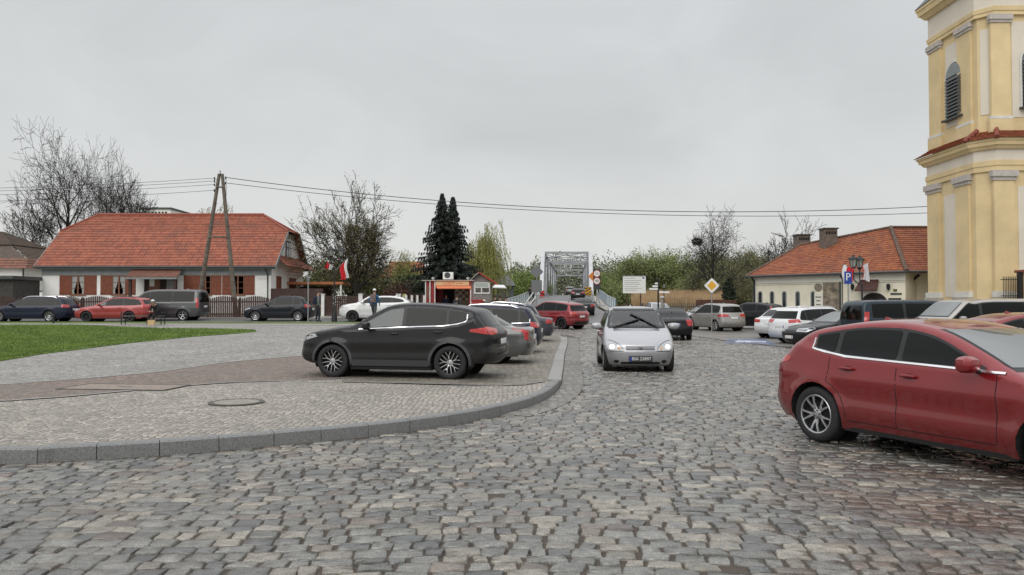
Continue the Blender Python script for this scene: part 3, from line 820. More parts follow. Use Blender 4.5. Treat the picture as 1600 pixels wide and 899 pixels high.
    f = MB(); f.box((d0, Y0 - .03, gz), (d1, Y0 - .002, z1 + .15)); q = f.build('entrance', mat('entrance_shadowed_wood', (.035, .022, .018), .8), root)
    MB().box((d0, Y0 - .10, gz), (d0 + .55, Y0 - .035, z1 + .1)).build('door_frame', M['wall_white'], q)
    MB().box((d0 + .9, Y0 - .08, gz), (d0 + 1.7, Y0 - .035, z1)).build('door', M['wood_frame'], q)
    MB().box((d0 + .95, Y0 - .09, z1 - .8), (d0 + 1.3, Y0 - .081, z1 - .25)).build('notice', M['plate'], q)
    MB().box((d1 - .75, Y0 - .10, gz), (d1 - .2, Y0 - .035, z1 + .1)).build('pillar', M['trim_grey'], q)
    MB().box((xx(73), Y0 - .04, Z(429, Y0)), (xx(81), Y0 - .003, Z(421.5, Y0))).build('wall_plaque', M['wood_frame'], root)
    MB().box((xx(403), Y0 - .04, Z(436, Y0)), (xx(417), Y0 - .003, Z(431, Y0))).build('street_name_plate', M['plate'], root)
    p = ([], [], []); ya = Y0 - 2.0
    za, zb = Z(433.5, ya), 4.2
    tiled(p, (X(196, ya), ya, za), (X(276, ya), ya, za), (X(282, Y0) + .1, Y0 - .02, zb), (X(206, Y0), Y0 - .02, zb), course=.28)
    po = roof_obj('porch_roof', p, M['tile_porch'], root)
    b = MB(); b.box((X(196, ya), ya - .03, za - .13), (X(276, ya), ya + .05, za - .01)); b.box((X(206, Y0), Y0 - .06, zb - .25), (X(282, Y0), Y0 - .055, zb - .1))
    b.add([(X(276, ya), ya, za - .13), (X(276, ya), ya, za), (X(282, Y0) + .1, Y0 - .02, zb), (X(282, Y0) + .1, Y0 - .02, zb - .15), (X(196, ya), ya, za - .13), (X(196, ya), ya, za), (X(206, Y0), Y0 - .02, zb), (X(206, Y0), Y0 - .02, zb - .15)], [(0, 1, 2, 3), (7, 6, 5, 4), (0, 3, 7, 4)])
    b.build('fascia', M['trim_grey'], po)
    b = MB()
    for px in (201, 271): b.box((X(px, ya) - .09, ya + .1, gz - .1), (X(px, ya) + .09, ya + .28, za - .12))
    b.build('porch_post', M['wood_dark'], root) if False else None
    for px in (201, 271): MB().box((X(px, ya) - .09, ya + .1, gz - .1), (X(px, ya) + .09, ya + .28, za - .12)).build('porch_post', M['wood_dark'], root)
long_house()

def edge_house():
    root = thing('edge_house', 'white walled house with a dark brown hipped roof at the left edge', 'house', (0, 0, 0))
    Y0 = 60.0; x1 = X(36, Y0); x0 = x1 - 12; ez = Z(418, Y0)
    MB().box((x0, Y0, .5), (x1, Y0 + 9, ez)).build('wall', M['wall_white'], root)
    L = ([], [], [])
    xe = X(47, Y0); e0 = (x0 - .5, Y0 - .5, ez - .1); e1 = (xe, Y0 - .5, ez - .1); mid = ez + .75
    xg = X(36.5, Y0)
    tiled(L, e0, e1, (xg, Y0 + .4, mid), (x0 - .5, Y0 + .4, mid))
    tiled(L, e1, (xe, Y0 + 9.5, ez - .1), (xg, Y0 + 8.6, mid), (xg, Y0 + .4, mid))
    za = Z(383, Y0 + 2); xt = X(18, Y0 + 2); zt = Z(362, Y0 + 4.5); xr_ = X(2, Y0 + 4.5)
    roof_obj('skirt_roof', L, M['tile_porch'], root)
    U = ([], [], [])
    tiled(U, (xg - .1, Y0 + .5, mid), (xg - .1, Y0 + 8.5, mid), (xt, Y0 + 7, za), (xt, Y0 + 2, za))
    tiled(U, (xt + .15, Y0 + 1.8, za), (xt + .15, Y0 + 7.2, za), (xr_, Y0 + 4.5, zt), (xr_, Y0 + 4.5, zt))
    tiled(U, (x0, Y0 + 1.8, za), (xt + .15, Y0 + 1.8, za), (xr_, Y0 + 4.5, zt), (x0, Y0 + 4.5, zt))
    tiled(U, (x0, Y0 + 7.2, za), (xt + .15, Y0 + 7.2, za), (xr_, Y0 + 4.5, zt), (x0, Y0 + 4.5, zt))
    roof_obj('roof', U, M['tile_brown'], root)
    g = MB(); xq = X(33, Y0)
    g.add([(x0, Y0 + .45, mid), (xg - .2, Y0 + .45, mid), (xt - .05, Y0 + 1.95, za), (x0, Y0 + 1.95, za)], [(0, 1, 2, 3)])
    g.build('wooden_gable', mat('grey_brown_boards', (.10, .075, .06), .85, noise=(5, .4)), root)
    b = MB(); b.tube([(x1 + .05, Y0 - .1, ez - .1), (x1 + .05, Y0 - .1, .6)], .06, 6); b.build('downpipe', M['lead'], root)
    t = thing('garden_wall', 'low white wall between the edge house and the long house', 'wall', (0, 0, 0))
    MB().box((X(37, 60.5), 60.4, .5), (X(67, 60.5), 60.7, Z(456, 60.5)), None).build('wall', M['wall_white'], t)
    MB().box((X(37, 60.5) - .0, 60.34, Z(456, 60.5)), (X(67, 60.5), 60.76, Z(456, 60.5) + .08)).build('coping', M['lead'], t)
    s = thing('garden_shed', 'small dark shed with a flat roof at the left edge', 'shed', (0, 0, 0))
    Ys = 53.0
    MB().box((X(-40, Ys), Ys, .5), (X(20, Ys), Ys + 3, Z(437, Ys))).build('wall', mat('dark_shed_boards', (.055, .052, .047), .85, noise=(4, .4)), s)
    MB().box((X(-42, Ys), Ys - .3, Z(436.9, Ys)), (X(24, Ys), Ys + 3.2, Z(431, Ys))).build('roof', M['lead'], s, bevel=.03)
edge_house()

def far_block():
    Y0 = 120.0; root = thing('apartment_block', 'flat roofed white block showing above the ridge of the long house', 'building', (0, 0, 0))
    x0, x1 = X(219, Y0), X(265, Y0); zt = Z(327, Y0)
    MB().box((x0, Y0, 0), (x1, Y0 + 8, zt)).build('wall', M['wall_white'], root)
    MB().box((x0 - .2, Y0 - .2, zt), (x1 + .2, Y0 + 8.2, zt + .25)).build('roof', M['lead'], root)
    n = 7
    for i in range(n):
        xa = x0 + .5 + (x1 - x0 - .9) * i / n
        q = MB().box((xa + .08, Y0 - .05, zt - .75), (xa + .38, Y0 - .003, zt - .4)).build('window', M['pane'], root)
far_block()
def orange_house():
    Y0 = 95.; root = thing('orange_roof_house', 'distant house with an orange roof behind the budding tree', 'house', (0, 0, 0))
    x0, x1 = X(595, Y0), X(662, Y0); ez = Z(431, Y0); rz = Z(409, Y0 + 4)
    MB().box((x0 + .3, Y0, -.5), (x1 - .3, Y0 + 8, ez)).build('wall', M['wall_cream'], root)
    L = ([], [], []); tiled(L, (x0, Y0 - .4, ez - .1), (x1, Y0 - .4, ez - .1), (x1 - .6, Y0 + 4, rz), (x0 + .6, Y0 + 4, rz)); tiled(L, (x1, Y0 + 8.4, ez - .1), (x0, Y0 + 8.4, ez - .1), (x0 + .6, Y0 + 4, rz), (x1 - .6, Y0 + 4, rz))
    tiled(L, (x1, Y0 - .4, ez - .1), (x1, Y0 + 8.4, ez - .1), (x1 - .6, Y0 + 4, rz), (x1 - .6, Y0 + 4, rz)); tiled(L, (x0, Y0 + 8.4, ez - .1), (x0, Y0 - .4, ez - .1), (x0 + .6, Y0 + 4, rz), (x0 + .6, Y0 + 4, rz))
    roof_obj('roof', L, M['tile_old'], root)
    Y0 = 82.; root = thing('grey_roof_shed', 'dark grey roofed shed behind the hut, left of the bridge', 'shed', (0, 0, 0))
    x0, x1 = X(766, Y0), X(803, Y0); ez = Z(446, Y0)
    MB().box((x0, Y0, -1), (x1, Y0 + 5, ez)).build('wall', mat('shed_grey_wall', (.12, .13, .12), .8), root)
    MB().add([(x0 - .2, Y0 - .4, ez - .05), (x1 + .2, Y0 - .4, ez - .05), (x1 - .6, Y0 + 2.5, Z(429, Y0)), (x0 + .2, Y0 + 2.5, Z(429, Y0)), (x0 - .2, Y0 + 5.4, ez - .05), (x1 + .2, Y0 + 5.4, ez - .05)], [(0, 1, 2, 3), (5, 4, 3, 2), (1, 5, 2), (4, 0, 3)]).build('roof', mat('slate_sheet_roof', (.07, .075, .085), .5, noise=(2, .3)), root)
orange_house()

def cream_house():
    root = thing('cream_house', 'long cream house with an old orange tiled roof and small arched windows', 'house', (0, 0, 0))
    A = Vector((X(1178, 54), 54.0, 0)); B = Vector((X(1415, 46.3), 46.3, 0))
    d = (B - A); Lw = d.length; d.normalize(); nrm = Vector((d.y, -d.x, 0))      # faces the camera
    Mx = Matrix(((d.x, 0, nrm.x, A.x), (d.y, 0, nrm.y, A.y), (0, 1, 0, 0), (0, 0, 0, 1)))   # local x along wall, y up, z out
    ez = 3.62; g = -.2
    def along(px):               # distance along the wall of a photographed column
        u = (px - 800) / 1200.0; return (u * A.y - A.x) / (d.x - u * d.y)
    def zed(px, py): s = along(px); return Z(py, A.y + d.y * s)
    w = MB(); w.prism([(0, g), (Lw, g), (Lw, ez), (0, ez)], -8, 0, Mx)
    C2 = Vector((X(1417, 47.6), 47.6, 0)); w.box((C2.x, 47.4, g), (C2.x + 9, 56, ez))
    w.build('wall', M['wall_cream'], root)
    w = MB(); w.prism([(-.03, ez - .52), (Lw + .03, ez - .52), (Lw + .03, ez - .0), (-.03, ez - .0)], .002, .07, Mx); w.prism([(-.03, ez - .62), (Lw + .03, ez - .62), (Lw + .03, ez - .56), (-.03, ez - .56)], .002, .05, Mx)
    w.prism([(-.04, g), (.35, g), (.28, ez - .63), (-.04, ez - .63)], .002, .06, Mx); w.build('frieze', M['wall_cream2'], root)
    for px in (1188, 1206.4, 1225.5, 1246.5, 1270.5):
        s = along(px); hw = .17; zt = zed(px, 455); zb = g + .7
        arc = [(s + hw * math.cos(t), zt - hw + hw * math.sin(t)) for t in np.linspace(0, PI, 9)]
        q = MB().prism(arc + [(s - hw, zb), (s + hw, zb)], .003, .02, Mx).build('window', M['trim_grey'], root)
        h2 = hw - .07; arc = [(s + h2 * math.cos(t), zt - hw + h2 * math.sin(t)) for t in np.linspace(0, PI, 9)]
        MB().prism(arc + [(s - h2, zb + .05), (s + h2, zb + .05)], .021, .03, Mx).build('pane', M['pane'], q)
    s = along(1279); zc_ = zed(1279, 449)
    q = MB().lathe([(.26, .003), (.26, .05), (.22, .06), (0, .06)], 24, Mx @ Matrix.Translation((s, zc_, 0))).build('medallion', mat('medallion_stone', (.22, .19, .15), .8, noise=(20, .5)), root)
    MB().prism([(s - .3, zc_ - 2.2), (s + .3, zc_ - 2.2), (s + .3, zc_ - .36), (s - .3, zc_ - .36)], .003, .03, Mx).build('text_board', M['wall_cream2'], root)
    tb = MB()
    for k, (a, b) in enumerate(((.2, .62), (.14, .86), (.16, 1.12))): tb.prism([(s - a, zc_ - b - .06), (s + a, zc_ - b - .06), (s + a, zc_ - b), (s - a, zc_ - b)], .031, .034, Mx)
    for k in range(3): pass
    tb_o = None
    for k, (a, b) in enumerate(((.2, .62), (.14, .86), (.16, 1.12))): MB().prism([(s - a, zc_ - b - .06), (s + a, zc_ - b - .06), (s + a, zc_ - b), (s - a, zc_ - b)], .031, .034, Mx).build('text_line', M['iron'], root)
    a, b = along(1286.5), along(1311.5); z1, z0 = zed(1298, 442), g + .4
    q = MB().prism([(a, z0), (b, z0), (b, z1), (a, z1)], .003, .05, Mx).build('poster', mat('brown_poster', (.22, .18, .13), .7, noise=(2.2, .9, (.035, .03, .025))), root)
    MB().prism([(b + .03, z0), (b + .14, z0), (b + .14, z1 + .04), (b + .03, z1 + .04)], .003, .09, Mx).build('poster_frame', M['lead'], root)
    a, b = along(1341), along(1388); zt = zed(1365, 455); rr = .75
    arc = [(b - rr + rr * math.cos(t), zt - rr + rr * math.sin(t)) for t in np.linspace(0, PI / 2, 7)] + [(a + rr + rr * math.cos(t), zt - rr + rr * math.sin(t)) for t in np.linspace(PI / 2, PI, 7)]
    MB().prism(arc + [(a, g), (b, g)], .002, .04, Mx).build('doorway_surround', M['wall_cream2'], root)
    a += .18; zt -= .12; arc = [(b - rr + rr * math.cos(t), zt - rr + rr * math.sin(t)) for t in np.linspace(0, PI / 2, 7)] + [(a + rr + rr * math.cos(t), zt - rr + rr * math.sin(t)) for t in np.linspace(PI / 2, PI, 7)]
    MB().prism(arc + [(a, g), (b, g)], .041, .05, Mx).build('doorway', mat('dark_doorway', (.02, .016, .014), .9), root)
    a, b = along(1345), along(1376); z1, z0 = zed(1360, 436), zed(1360, 453)
    c_ = MB(); c_.add([Mx @ Vector(p) for p in ((a, z1, .02), (b - .1, z1, .02), (b + .12, z0, .75), (a - .05, z0, .75), (a, z1 - .12, .02), (b - .1, z1 - .12, .02), (b + .12, z0 - .1, .75), (a - .05, z0 - .1, .75))], [(0, 3, 2, 1), (4, 5, 6, 7), (0, 4, 7, 3), (1, 2, 6, 5), (3, 7, 6, 2), (0, 1, 5, 4)])
    c_.build('canopy', mat('canopy_shingle', (.07, .028, .022), .7, noise=(6, .4)), root)
    for px in (1334, 1390):
        s = along(px); z = zed(px, 449)
        MB().lathe([(.03, .22), (.13, .14), (.10, -.1), (.03, -.2), (.0, -.22)], 6, Matrix.Translation(Mx @ Vector((s, z, .18)))).build('wall_lantern', M['iron'], root)
    s = along(1401); MB().prism([(s - .35, zed(1401, 461)), (s + .3, zed(1401, 461)), (s + .3, zed(1401, 458)), (s - .35, zed(1401, 458))], .003, .03, Mx).build('small_sign', M['lead'], root)
    s = along(1399); MB().prism([(s - .1, zed(1401, 456)), (s + .1, zed(1401, 456)), (s + .12, zed(1401, 452)), (s - .12, zed(1401, 452))], .003, .03, Mx).build('small_emblem', mat('emblem_green', (.10, .10, .03), .6), root)
    a, b = along(1388.5), along(1408); z1, z0 = zed(1398, 466), g + .6
    q = MB().prism([(a, z0), (b, z0), (b, z1), (a, z1)], .003, .05, Mx).build('notice_frame', M['iron'], root)
    MB().prism([(a + .08, z0), (b - .08, z0), (b - .08, z1 - .12), (a + .08, z1 - .12)], .051, .055, Mx).build('notice', M['white'], q)
    for px, off in ((1180, .1),):
        s = along(px); MB().tube([Mx @ Vector((s, ez - .1, .4)), Mx @ Vector((s, ez - .35, .15)), Mx @ Vector((s, g, .1))], .075, 8).build('downpipe', M['iron'], root, smooth=True)
    xd = X(1424, 47.3); MB().tube([(xd + .35, 47.0, ez - .15), (xd, 47.3, ez - .6), (xd, 47.3, g)], .09, 8).build('downpipe', M['iron'], root, smooth=True)
    def wp(s, out, z): p = Mx @ Vector((s, z, out)); return tuple(p)
    eL = wp(-.35, .45, ez - .02); eR = wp(Lw + .25, .45, ez - .02)
    rL = Vector((X(1251, 56.5), 56.5, Z(384, 56.5))); rR = Vector((X(1393, 51.0), 51.0, Z(356.5, 51.0)))
    L = ([], [], [])
    tiled(L, eL, eR, rR, rL, course=.30, wtile=.22)
    bL = wp(-.35, -8.4, ez); 
    tiled(L, bL, eL, rL, rL, course=.30, wtile=.22)
    e2 = (C2.x + 9, 47.0, ez); tiled(L, (eR[0], eR[1], eR[2]), (e2[0], e2[1], ez), (C2.x + 9, 51.0, rR.z - .03), tuple(rR), course=.30, wtile=.22)
    tiled(L, (C2.x + 9, 58, ez), bL, tuple(rL), (C2.x + 9, 51.0, rR.z), course=.3)
    roof_obj('roof', L, M['tile_old'], root)
    r = MB(); k = 22
    for i in range(k):
        p = Vector(eR).lerp(rR, i / k) + Vector((0, 0, .05)); q = Vector(eR).lerp(rR, (i + .92) / k) + Vector((0, 0, .09)); r.tube([p, q], [.15, .12], 7)
    for i in range(26):
        p = rL.lerp(rR, i / 26) + Vector((0, 0, .04)); q = rL.lerp(rR, (i + .95) / 26) + Vector((0, 0, .06)); r.tube([p, q], [.11, .10], 6)
    for i in range(14):
        p = Vector(eL).lerp(rL, i / 14) + Vector((0, 0, .04)); q = Vector(eL).lerp(rL, (i + .95) / 14) + Vector((0, 0, .06)); r.tube([p, q], [.10, .09], 6)
    r.tube([rR + Vector((0, 0, .06)), Vector((C2.x + 9, 51.0, rR.z + .03))], .10, 6)
    r.build('ridge_tiles', mat('ridge_old_clay', (.15, .085, .06), .85, noise=(4, .5, (.07, .06, .05))), root, smooth=True)
    MB().tube([eL, eR, (C2.x + 9, 47.0, ez - .05)], .08, 8).build('gutter', M['lead'], root, smooth=True)
    for (pa, pb, pt, pbm, Yc) in ((1247, 1267, 366, 384, 57), (1289, 1309.5, 356, 378, 53.2)):
        x0, x1 = X(pa, Yc), X(pb, Yc); zt = Z(pt, Yc)
        c_ = MB(); c_.box((x0, Yc, zt - 2.0), (x1, Yc + .9, zt - .08)); ch = c_.build('chimney', M['brickwork'], root)
        MB().box((x0 - .08, Yc - .08, zt - .08), (x1 + .08, Yc + .98, zt)).build('chimney_cap', M['lead'], ch)
        n = 4 if pa > 1280 else 5
        for i in range(n):
            xa = x0 + .1 + (x1 - x0 - .15) * i / n; MB().box((xa, Yc - .012, zt - .45), (xa + .12, Yc - .002, zt - .25)).build('flue_opening', M['seam'], ch)
cream_house()

def church():
    root = thing('church_tower', 'yellow baroque church tower with pilasters and louvred arched windows at the right edge', 'church')
    my = mat('yellow_church_render', (.70, .55, .31), .85, noise=(.5, .16), bump=(10, .2, .01))
    mw = mat('pale_church_panel', (.68, .62, .52), .85, noise=(.5, .10), bump=(10, .15, .01))
    mt = mat('capital_stone', (.48, .44, .40), .7, noise=(5, .2)); mwt = mat('white_moulding', (.66, .65, .60), .75, noise=(3, .12))
    mp_ = mat('stone_plinth', (.42, .39, .33), .85, noise=(3, .25), bump=(10, .4, .01))
    XL, YF, YB, XR = 24.24, 39.3, 44.5, 33.0
    ch = .72
    def plan(o):  # chamfered outline, o = outward offset ; counter-clockwise from back left
        c = ch + o * .4
        return [(XL - o, YB + o), (XL - o, YF + c - o * 0.0 - o * .4 + 0), (XL - o + c - .05, YF - o), (XR, YF - o), (XR, YB + o)]
    def band(z0, z1, o0, o1=None, m=None, nm='cornice', parent=None):
        o1 = o0 if o1 is None else o1
        A, B = plan(o0), plan(o1); n = 5
        V = [(x, y, z0) for x, y in A] + [(x, y, z1) for x, y in B]
        F = [(i, (i + 1) % n, n + (i + 1) % n, n + i) for i in range(n)] + [tuple(range(n))[::-1], tuple(range(n, 2 * n))]
        b = MB(); b.add(V, F); return b.build(nm, m, parent or root)
    def multi(nm, m, bands):
        b = MB()
        for (z0, z1, o0, o1) in bands:
            A, B = plan(o0), plan(o1); n = 5
            b.add([(x, y, z0) for x, y in A] + [(x, y, z1) for x, y in B], [(i, (i + 1) % n, n + (i + 1) % n, n + i) for i in range(n)] + [tuple(range(n))[::-1], tuple(range(n, 2 * n))])
        o = b.build(nm, m, root); return o
    s2 = -.18
    multi('plinth', mp_, [(-.2, 1.75, .10, .10)])
    multi('wall', my, [(1.75, 10.0, 0, 0), (10.0, 18.2, s2, s2)])
    def pil_left(y0, y1, z0, z1, o, nm='pilaster', m=my, out=.12):
        return MB().box((XL - o - out, y0, z0), (XL - o + .05, y1, z1)).build(nm, m, root)
    def pil_front(x0, x1, z0, z1, o, nm='pilaster', m=my, out=.12):
        return MB().box((x0, YF - o - out, z0), (x1, YF - o + .05, z1)).build(nm, m, root)
    yy = lambda px, o=0: (XL - o) * 1200. / (px - 800)
    for (pa, pb) in ((1453.5, 1472), (1498, 1519)):
        y1_, y0_ = yy(pa), yy(pb)
        pil_left(y0_, y1_, 1.9, 8.0, 0)
        q = pil_left(y0_ - .08, y1_ + .08, 8.0, 8.18, 0, 'capital', mt, .18); MB().box((XL - .26, y0_ - .16, 8.18), (XL + .03, y1_ + .16, 8.50)).build('abacus', mt, q)
        q = pil_left(y0_ - .1, y1_ + .1, 2.02, 2.32, 0, 'pilaster_base', mwt, .22); MB().box((XL - .30, y0_ - .15, .2), (XL + .02, y1_ + .15, 2.02)).build('pedestal', mp_, q)
        pil_left(y0_, y1_, 11.35, 16.2, s2)
        q = pil_left(y0_ - .06, y1_ + .06, 16.2, 16.35, s2, 'capital', mt, .18); MB().box((XL + .18 - .24, y0_ - .12, 16.35), (XL + .2, y1_ + .12, 16.62)).build('abacus', mt, q)
        q = pil_left(y0_ - .08, y1_ + .08, 11.2, 11.35, s2, 'pilaster_base', mwt, .17); MB().box((XL + .18 - .16, y0_ - .1, 10.5), (XL + .2, y1_ + .1, 11.2)).build('pedestal', my, q)
    for (xa, xb) in ((24.68, 25.72), (28.6, 29.6)):
        pil_front(xa, xb, 1.9, 8.0, 0)
        q = pil_front(xa - .08, xb + .08, 8.0, 8.18, 0, 'capital', mt, .18); MB().box((xa - .16, YF - .26, 8.18), (xb + .16, YF + .03, 8.50)).build('abacus', mt, q)
        q = pil_front(xa - .1, xb + .1, 2.02, 2.32, 0, 'pilaster_base', mwt, .22); MB().box((xa - .15, YF - .30, .2), (xb + .15, YF + .02, 2.02)).build('pedestal', mp_, q)
        pil_front(xa + .05, xb, 11.35, 16.2, s2)
        q = pil_front(xa, xb + .06, 16.2, 16.35, s2, 'capital', mt, .18); MB().box((xa - .06, YF + .18 - .24, 16.35), (xb + .12, YF + .2, 16.62)).build('abacus', mt, q)
        q = pil_front(xa - .03, xb + .08, 11.2, 11.35, s2, 'pilaster_base', mwt, .17); MB().box((xa - .05, YF + .18 - .16, 10.5), (xb + .1, YF + .2, 11.2)).build('pedestal', my, q)
    MB().box((XL - .03, yy(1496.5), 2.05), (XL + .02, yy(1478), 7.7)).build('panel', mw, root)
    MB().box((25.95, YF - .03, 2.4), (28.4, YF + .02, 7.7)).build('panel', mw, root)
    o = s2
    MB().box((XL - o - .03, yy(1506.5), 11.5), (XL - o + .02, yy(1478), 16.1)).build('panel', mw, root)
    MB().box((25.85, YF - o - .03, 11.3), (28.5, YF - o + .02, 16.3)).build('panel', mw, root)
    P = plan(o); a, b = Vector((*P[1], 0)), Vector((*P[2], 0)); dd = (b - a); ln = dd.length; dd.normalize(); nn = Vector((dd.y, -dd.x, 0))
    if nn.x > 0: nn = -nn
    Mx = Matrix(((dd.x, 0, nn.x, a.x), (dd.y, 0, nn.y, a.y), (0, 1, 0, 0), (0, 0, 0, 1)))
    MB().prism([(.12, 11.5), (ln - .12, 11.5), (ln - .12, 16.0), (.12, 16.0)], -.02, .03, Mx).build('panel', mw, root)
    def louvre(Mx, cx, hw, z0, z1, nm):
        arc = lambda r, c: [(cx + r * math.cos(t), c + r * math.sin(t)) for t in np.linspace(0, PI, 13)]
        fr = MB().prism(arc(hw + .12, z1 - hw) + [(cx - hw - .12, z0 - .1), (cx + hw + .12, z0 - .1)], .0, .06, Mx).build('window', mwt, root)
        MB().prism(arc(hw, z1 - hw) + [(cx - hw, z0), (cx + hw, z0)], .061, .07, Mx).build('opening', M['seam'], fr)
        MB().prism(arc(hw - .03, z1 - hw), .071, .10, Mx).build('window_head', M['trim_grey'], fr)
        n = 11
        for i in range(n):
            z = z0 + .12 + (z1 - hw - z0 - .15) * i / n
            b = MB(); b.add([Mx @ Vector(p) for p in ((cx - hw, z, .16), (cx + hw, z, .16), (cx + hw, z + .17, .075), (cx - hw, z + .17, .075), (cx - hw, z - .03, .16), (cx + hw, z - .03, .16), (cx + hw, z + .14, .075), (cx - hw, z + .14, .075))], [(0, 1, 2, 3), (7, 6, 5, 4), (4, 5, 1, 0), (0, 3, 7, 4), (1, 5, 6, 2)])
            b.build('louvre', M['lead'], fr)
        MB().prism([(cx - hw - .15, z0 - .16), (cx + hw + .15, z0 - .16), (cx + hw + .15, z0 - .06), (cx - hw - .15, z0 - .06)], .0, .30, Mx).build('sill', M['lead'], fr)
    ML = Matrix(((0, 0, -1, XL - o - .03), (-1, 0, 0, 0), (0, 1, 0, 0), (0, 0, 0, 1)))
    louvre(ML, -(yy(1480) + yy(1504)) / 2, (yy(1480) - yy(1504)) / 2, Z(177, 41.3), Z(91, 41.3), 'w')
    MF = Matrix(((1, 0, 0, 0), (0, 0, -1, YF - o - .03), (0, 1, 0, 0), (0, 0, 0, 1)))
    louvre(MF, 26.85 + .25, .75, Z(166, 39.4), Z(72, 39.4), 'w')
    multi('entablature', my, [(8.50, 8.78, .10, .10), (8.78, 9.05, .14, .14), (9.62, 9.8, .2, .32), (9.8, 10.0, .38, .42), (10.0, 10.12, .46, .5)])
    multi('frieze', mw, [(9.05, 9.62, .08, .08)])
    multi('upper_entablature', my, [(16.62, 16.82, -.02, -.02), (16.82, 17.05, .02, .04), (18.25, 18.5, .1, .28), (18.5, 18.8, .34, .4), (18.8, 18.95, .44, .44)])
    multi('frieze', mw, [(17.05, 18.25, -.03, -.03)])
    multi('upper_plinth', my, [(10.12, 10.95, s2 + .03, s2 + .03)])
    L = ([], [], []); A, B = plan(.56), plan(s2 + .05)
    for i in range(3): tiled(L, (*A[i], 10.12), (*A[i + 1], 10.12), (*B[i + 1], 10.62), (*B[i], 10.62), course=.16, wtile=.2, step=.05)
    roof_obj('skirt_roof', L, M['tile_old'], root)
    for i in (1, 2):
        b = MB()
        p = Vector((*A[i], 10.14)); q = Vector((*B[i], 10.70))
        for k in range(4): b.tube([p.lerp(q, k / 4), p.lerp(q, (k + 1) / 4) + Vector((0, 0, .05))], [.13, .10], 7)
        b.build('hip_tiles', mat('hip_clay', (.22, .06, .04), .8), root, smooth=True)
    A, B = plan(.48), plan(-1.6)
    MB().add([(x, y, 18.96) for x, y in A] + [(x, y, 21.5) for x, y in B], [(i, (i + 1) % 5, 5 + (i + 1) % 5, 5 + i) for i in range(5)] + [(5, 6, 7, 8, 9)]).build('roof', M['lead'], root)
    MB().box((XR - .5, YF + 2, 0), (XR + 14, YF + 8, 11)).build('nave_wall', my, root)
church()
def rot_about(v, ax, a): return Matrix.Rotation(a, 3, ax) @ v
class Tree:
    def __init__(s, seed): s.r = random.Random(seed); s.V = []; s.F = []; s.tips = []; s.segs = 0
    def seg(s, p, q, r0, r1, n):
        d = (q - p); 
        if d.length < 1e-5: return
        d.normalize(); a = d.orthogonal().normalized(); b = d.cross(a); k = len(s.V)
        for c, r in ((p, r0), (q, r1)):
            for j in range(n):
                t = 2 * PI * j / n; s.V.append(tuple(c + (a * math.cos(t) + b * math.sin(t)) * r))
        for j in range(n): s.F.append((k + j, k + (j + 1) % n, k + n + (j + 1) % n, k + n + j))
        s.segs += 1
    leader = False
    def grow(s, p, d, L, r, lev, maxlev, up, spread, wig, nch, droop=0., minr=.006, ratio=.72):
        rd = s.r; n = 4 if lev < 2 else 3
        steps = (12 if s.leader and lev == 0 else 5) if lev <= 1 else (4 if lev < maxlev else 2); q = p.copy(); dd = d.normalized(); ch = []
        for i in range(steps):
            ax = Vector((rd.gauss(0, 1), rd.gauss(0, 1), rd.gauss(0, 1))).normalized()
            dd = rot_about(dd, ax, rd.gauss(0, wig * (.35 if s.leader and lev == 0 else 1))); dd.z += up * .12 * (lev > 0) - droop * .3 * (lev / maxlev) * (i / steps); dd.normalize()
            q2 = q + dd * L / steps; tp = .85 if s.leader and lev == 0 else .55; ra = r * (1 - tp * i / steps); rb = r * (1 - tp * (i + 1) / steps)
            s.seg(q, q2, max(minr, ra), max(minr, rb), 6 if lev == 0 else n)
            ch.append((q2.copy(), dd.copy(), rb)); q = q2
        if lev == maxlev:
            s.tips.append((q.copy(), dd.copy())); 
            if rd.random() < .6: s.tips.append((ch[0][0], dd.copy()))
            return
        k = nch[min(lev, len(nch) - 1)]
        for i in range(k):
            t = (i + .7) / k
            idx = min(steps - 1, int((.25 + .75 * t) * steps)) if lev > 0 else min(steps - 1, int(((.24 if s.leader else .35) + (.76 if s.leader else .65) * t) * steps))
            pp, pd, pr = ch[idx]
            if i == k - 1: pp, pd, pr = ch[-1]
            ax = pd.orthogonal().normalized(); ax = rot_about(ax, pd, i * 2.4 + rd.uniform(-.6, .6))
            a = spread * rd.uniform(.65, 1.25) * (.35 if i == k - 1 else 1)
            nd = rot_about(pd, ax, a)
            lf = (.50 * (1 - .38 * t) * rd.uniform(.75, 1.1)) * (.35 if i == k - 1 else 1) if (s.leader and lev == 0) else ratio * rd.uniform(.75, 1.15) * (1 - .18 * (1 - t))
            s.grow(pp, nd, L * lf, pr * rd.uniform(.55, .75), lev + 1, maxlev, up, spread, wig, nch, droop, minr, ratio)
    def mesh(s, name):
        me = bpy.data.meshes.new(name); me.from_pydata(s.V, [], s.F); me.update(); return me
def leaf_mesh(name, pts, rnd, size, n, jit, droop=0., elong=1.):
    V = []; F = []
    for (p, d) in pts:
        for i in range(n):
            c = p + Vector((rnd.gauss(0, jit), rnd.gauss(0, jit), rnd.gauss(0, jit * .8) - abs(rnd.gauss(0, droop))))
            a = Vector((rnd.gauss(0, 1), rnd.gauss(0, 1), rnd.gauss(0, 1))).normalized(); b = a.orthogonal().normalized(); b = rot_about(b, a, rnd.uniform(0, 6.28))
            sz = size * rnd.uniform(.5, 1.3); k = len(V)
            if droop and elong > 1: a = Vector((rnd.gauss(0, .15), rnd.gauss(0, .15), -1)).normalized(); b = a.orthogonal()
            V += [tuple(c - a * sz * elong), tuple(c + b * sz * .6), tuple(c + a * sz * elong), tuple(c - b * sz * .6)]; F.append((k, k + 1, k + 2, k + 3))
    me = bpy.data.meshes.new(name); me.from_pydata(V, [], F); me.update(); return me
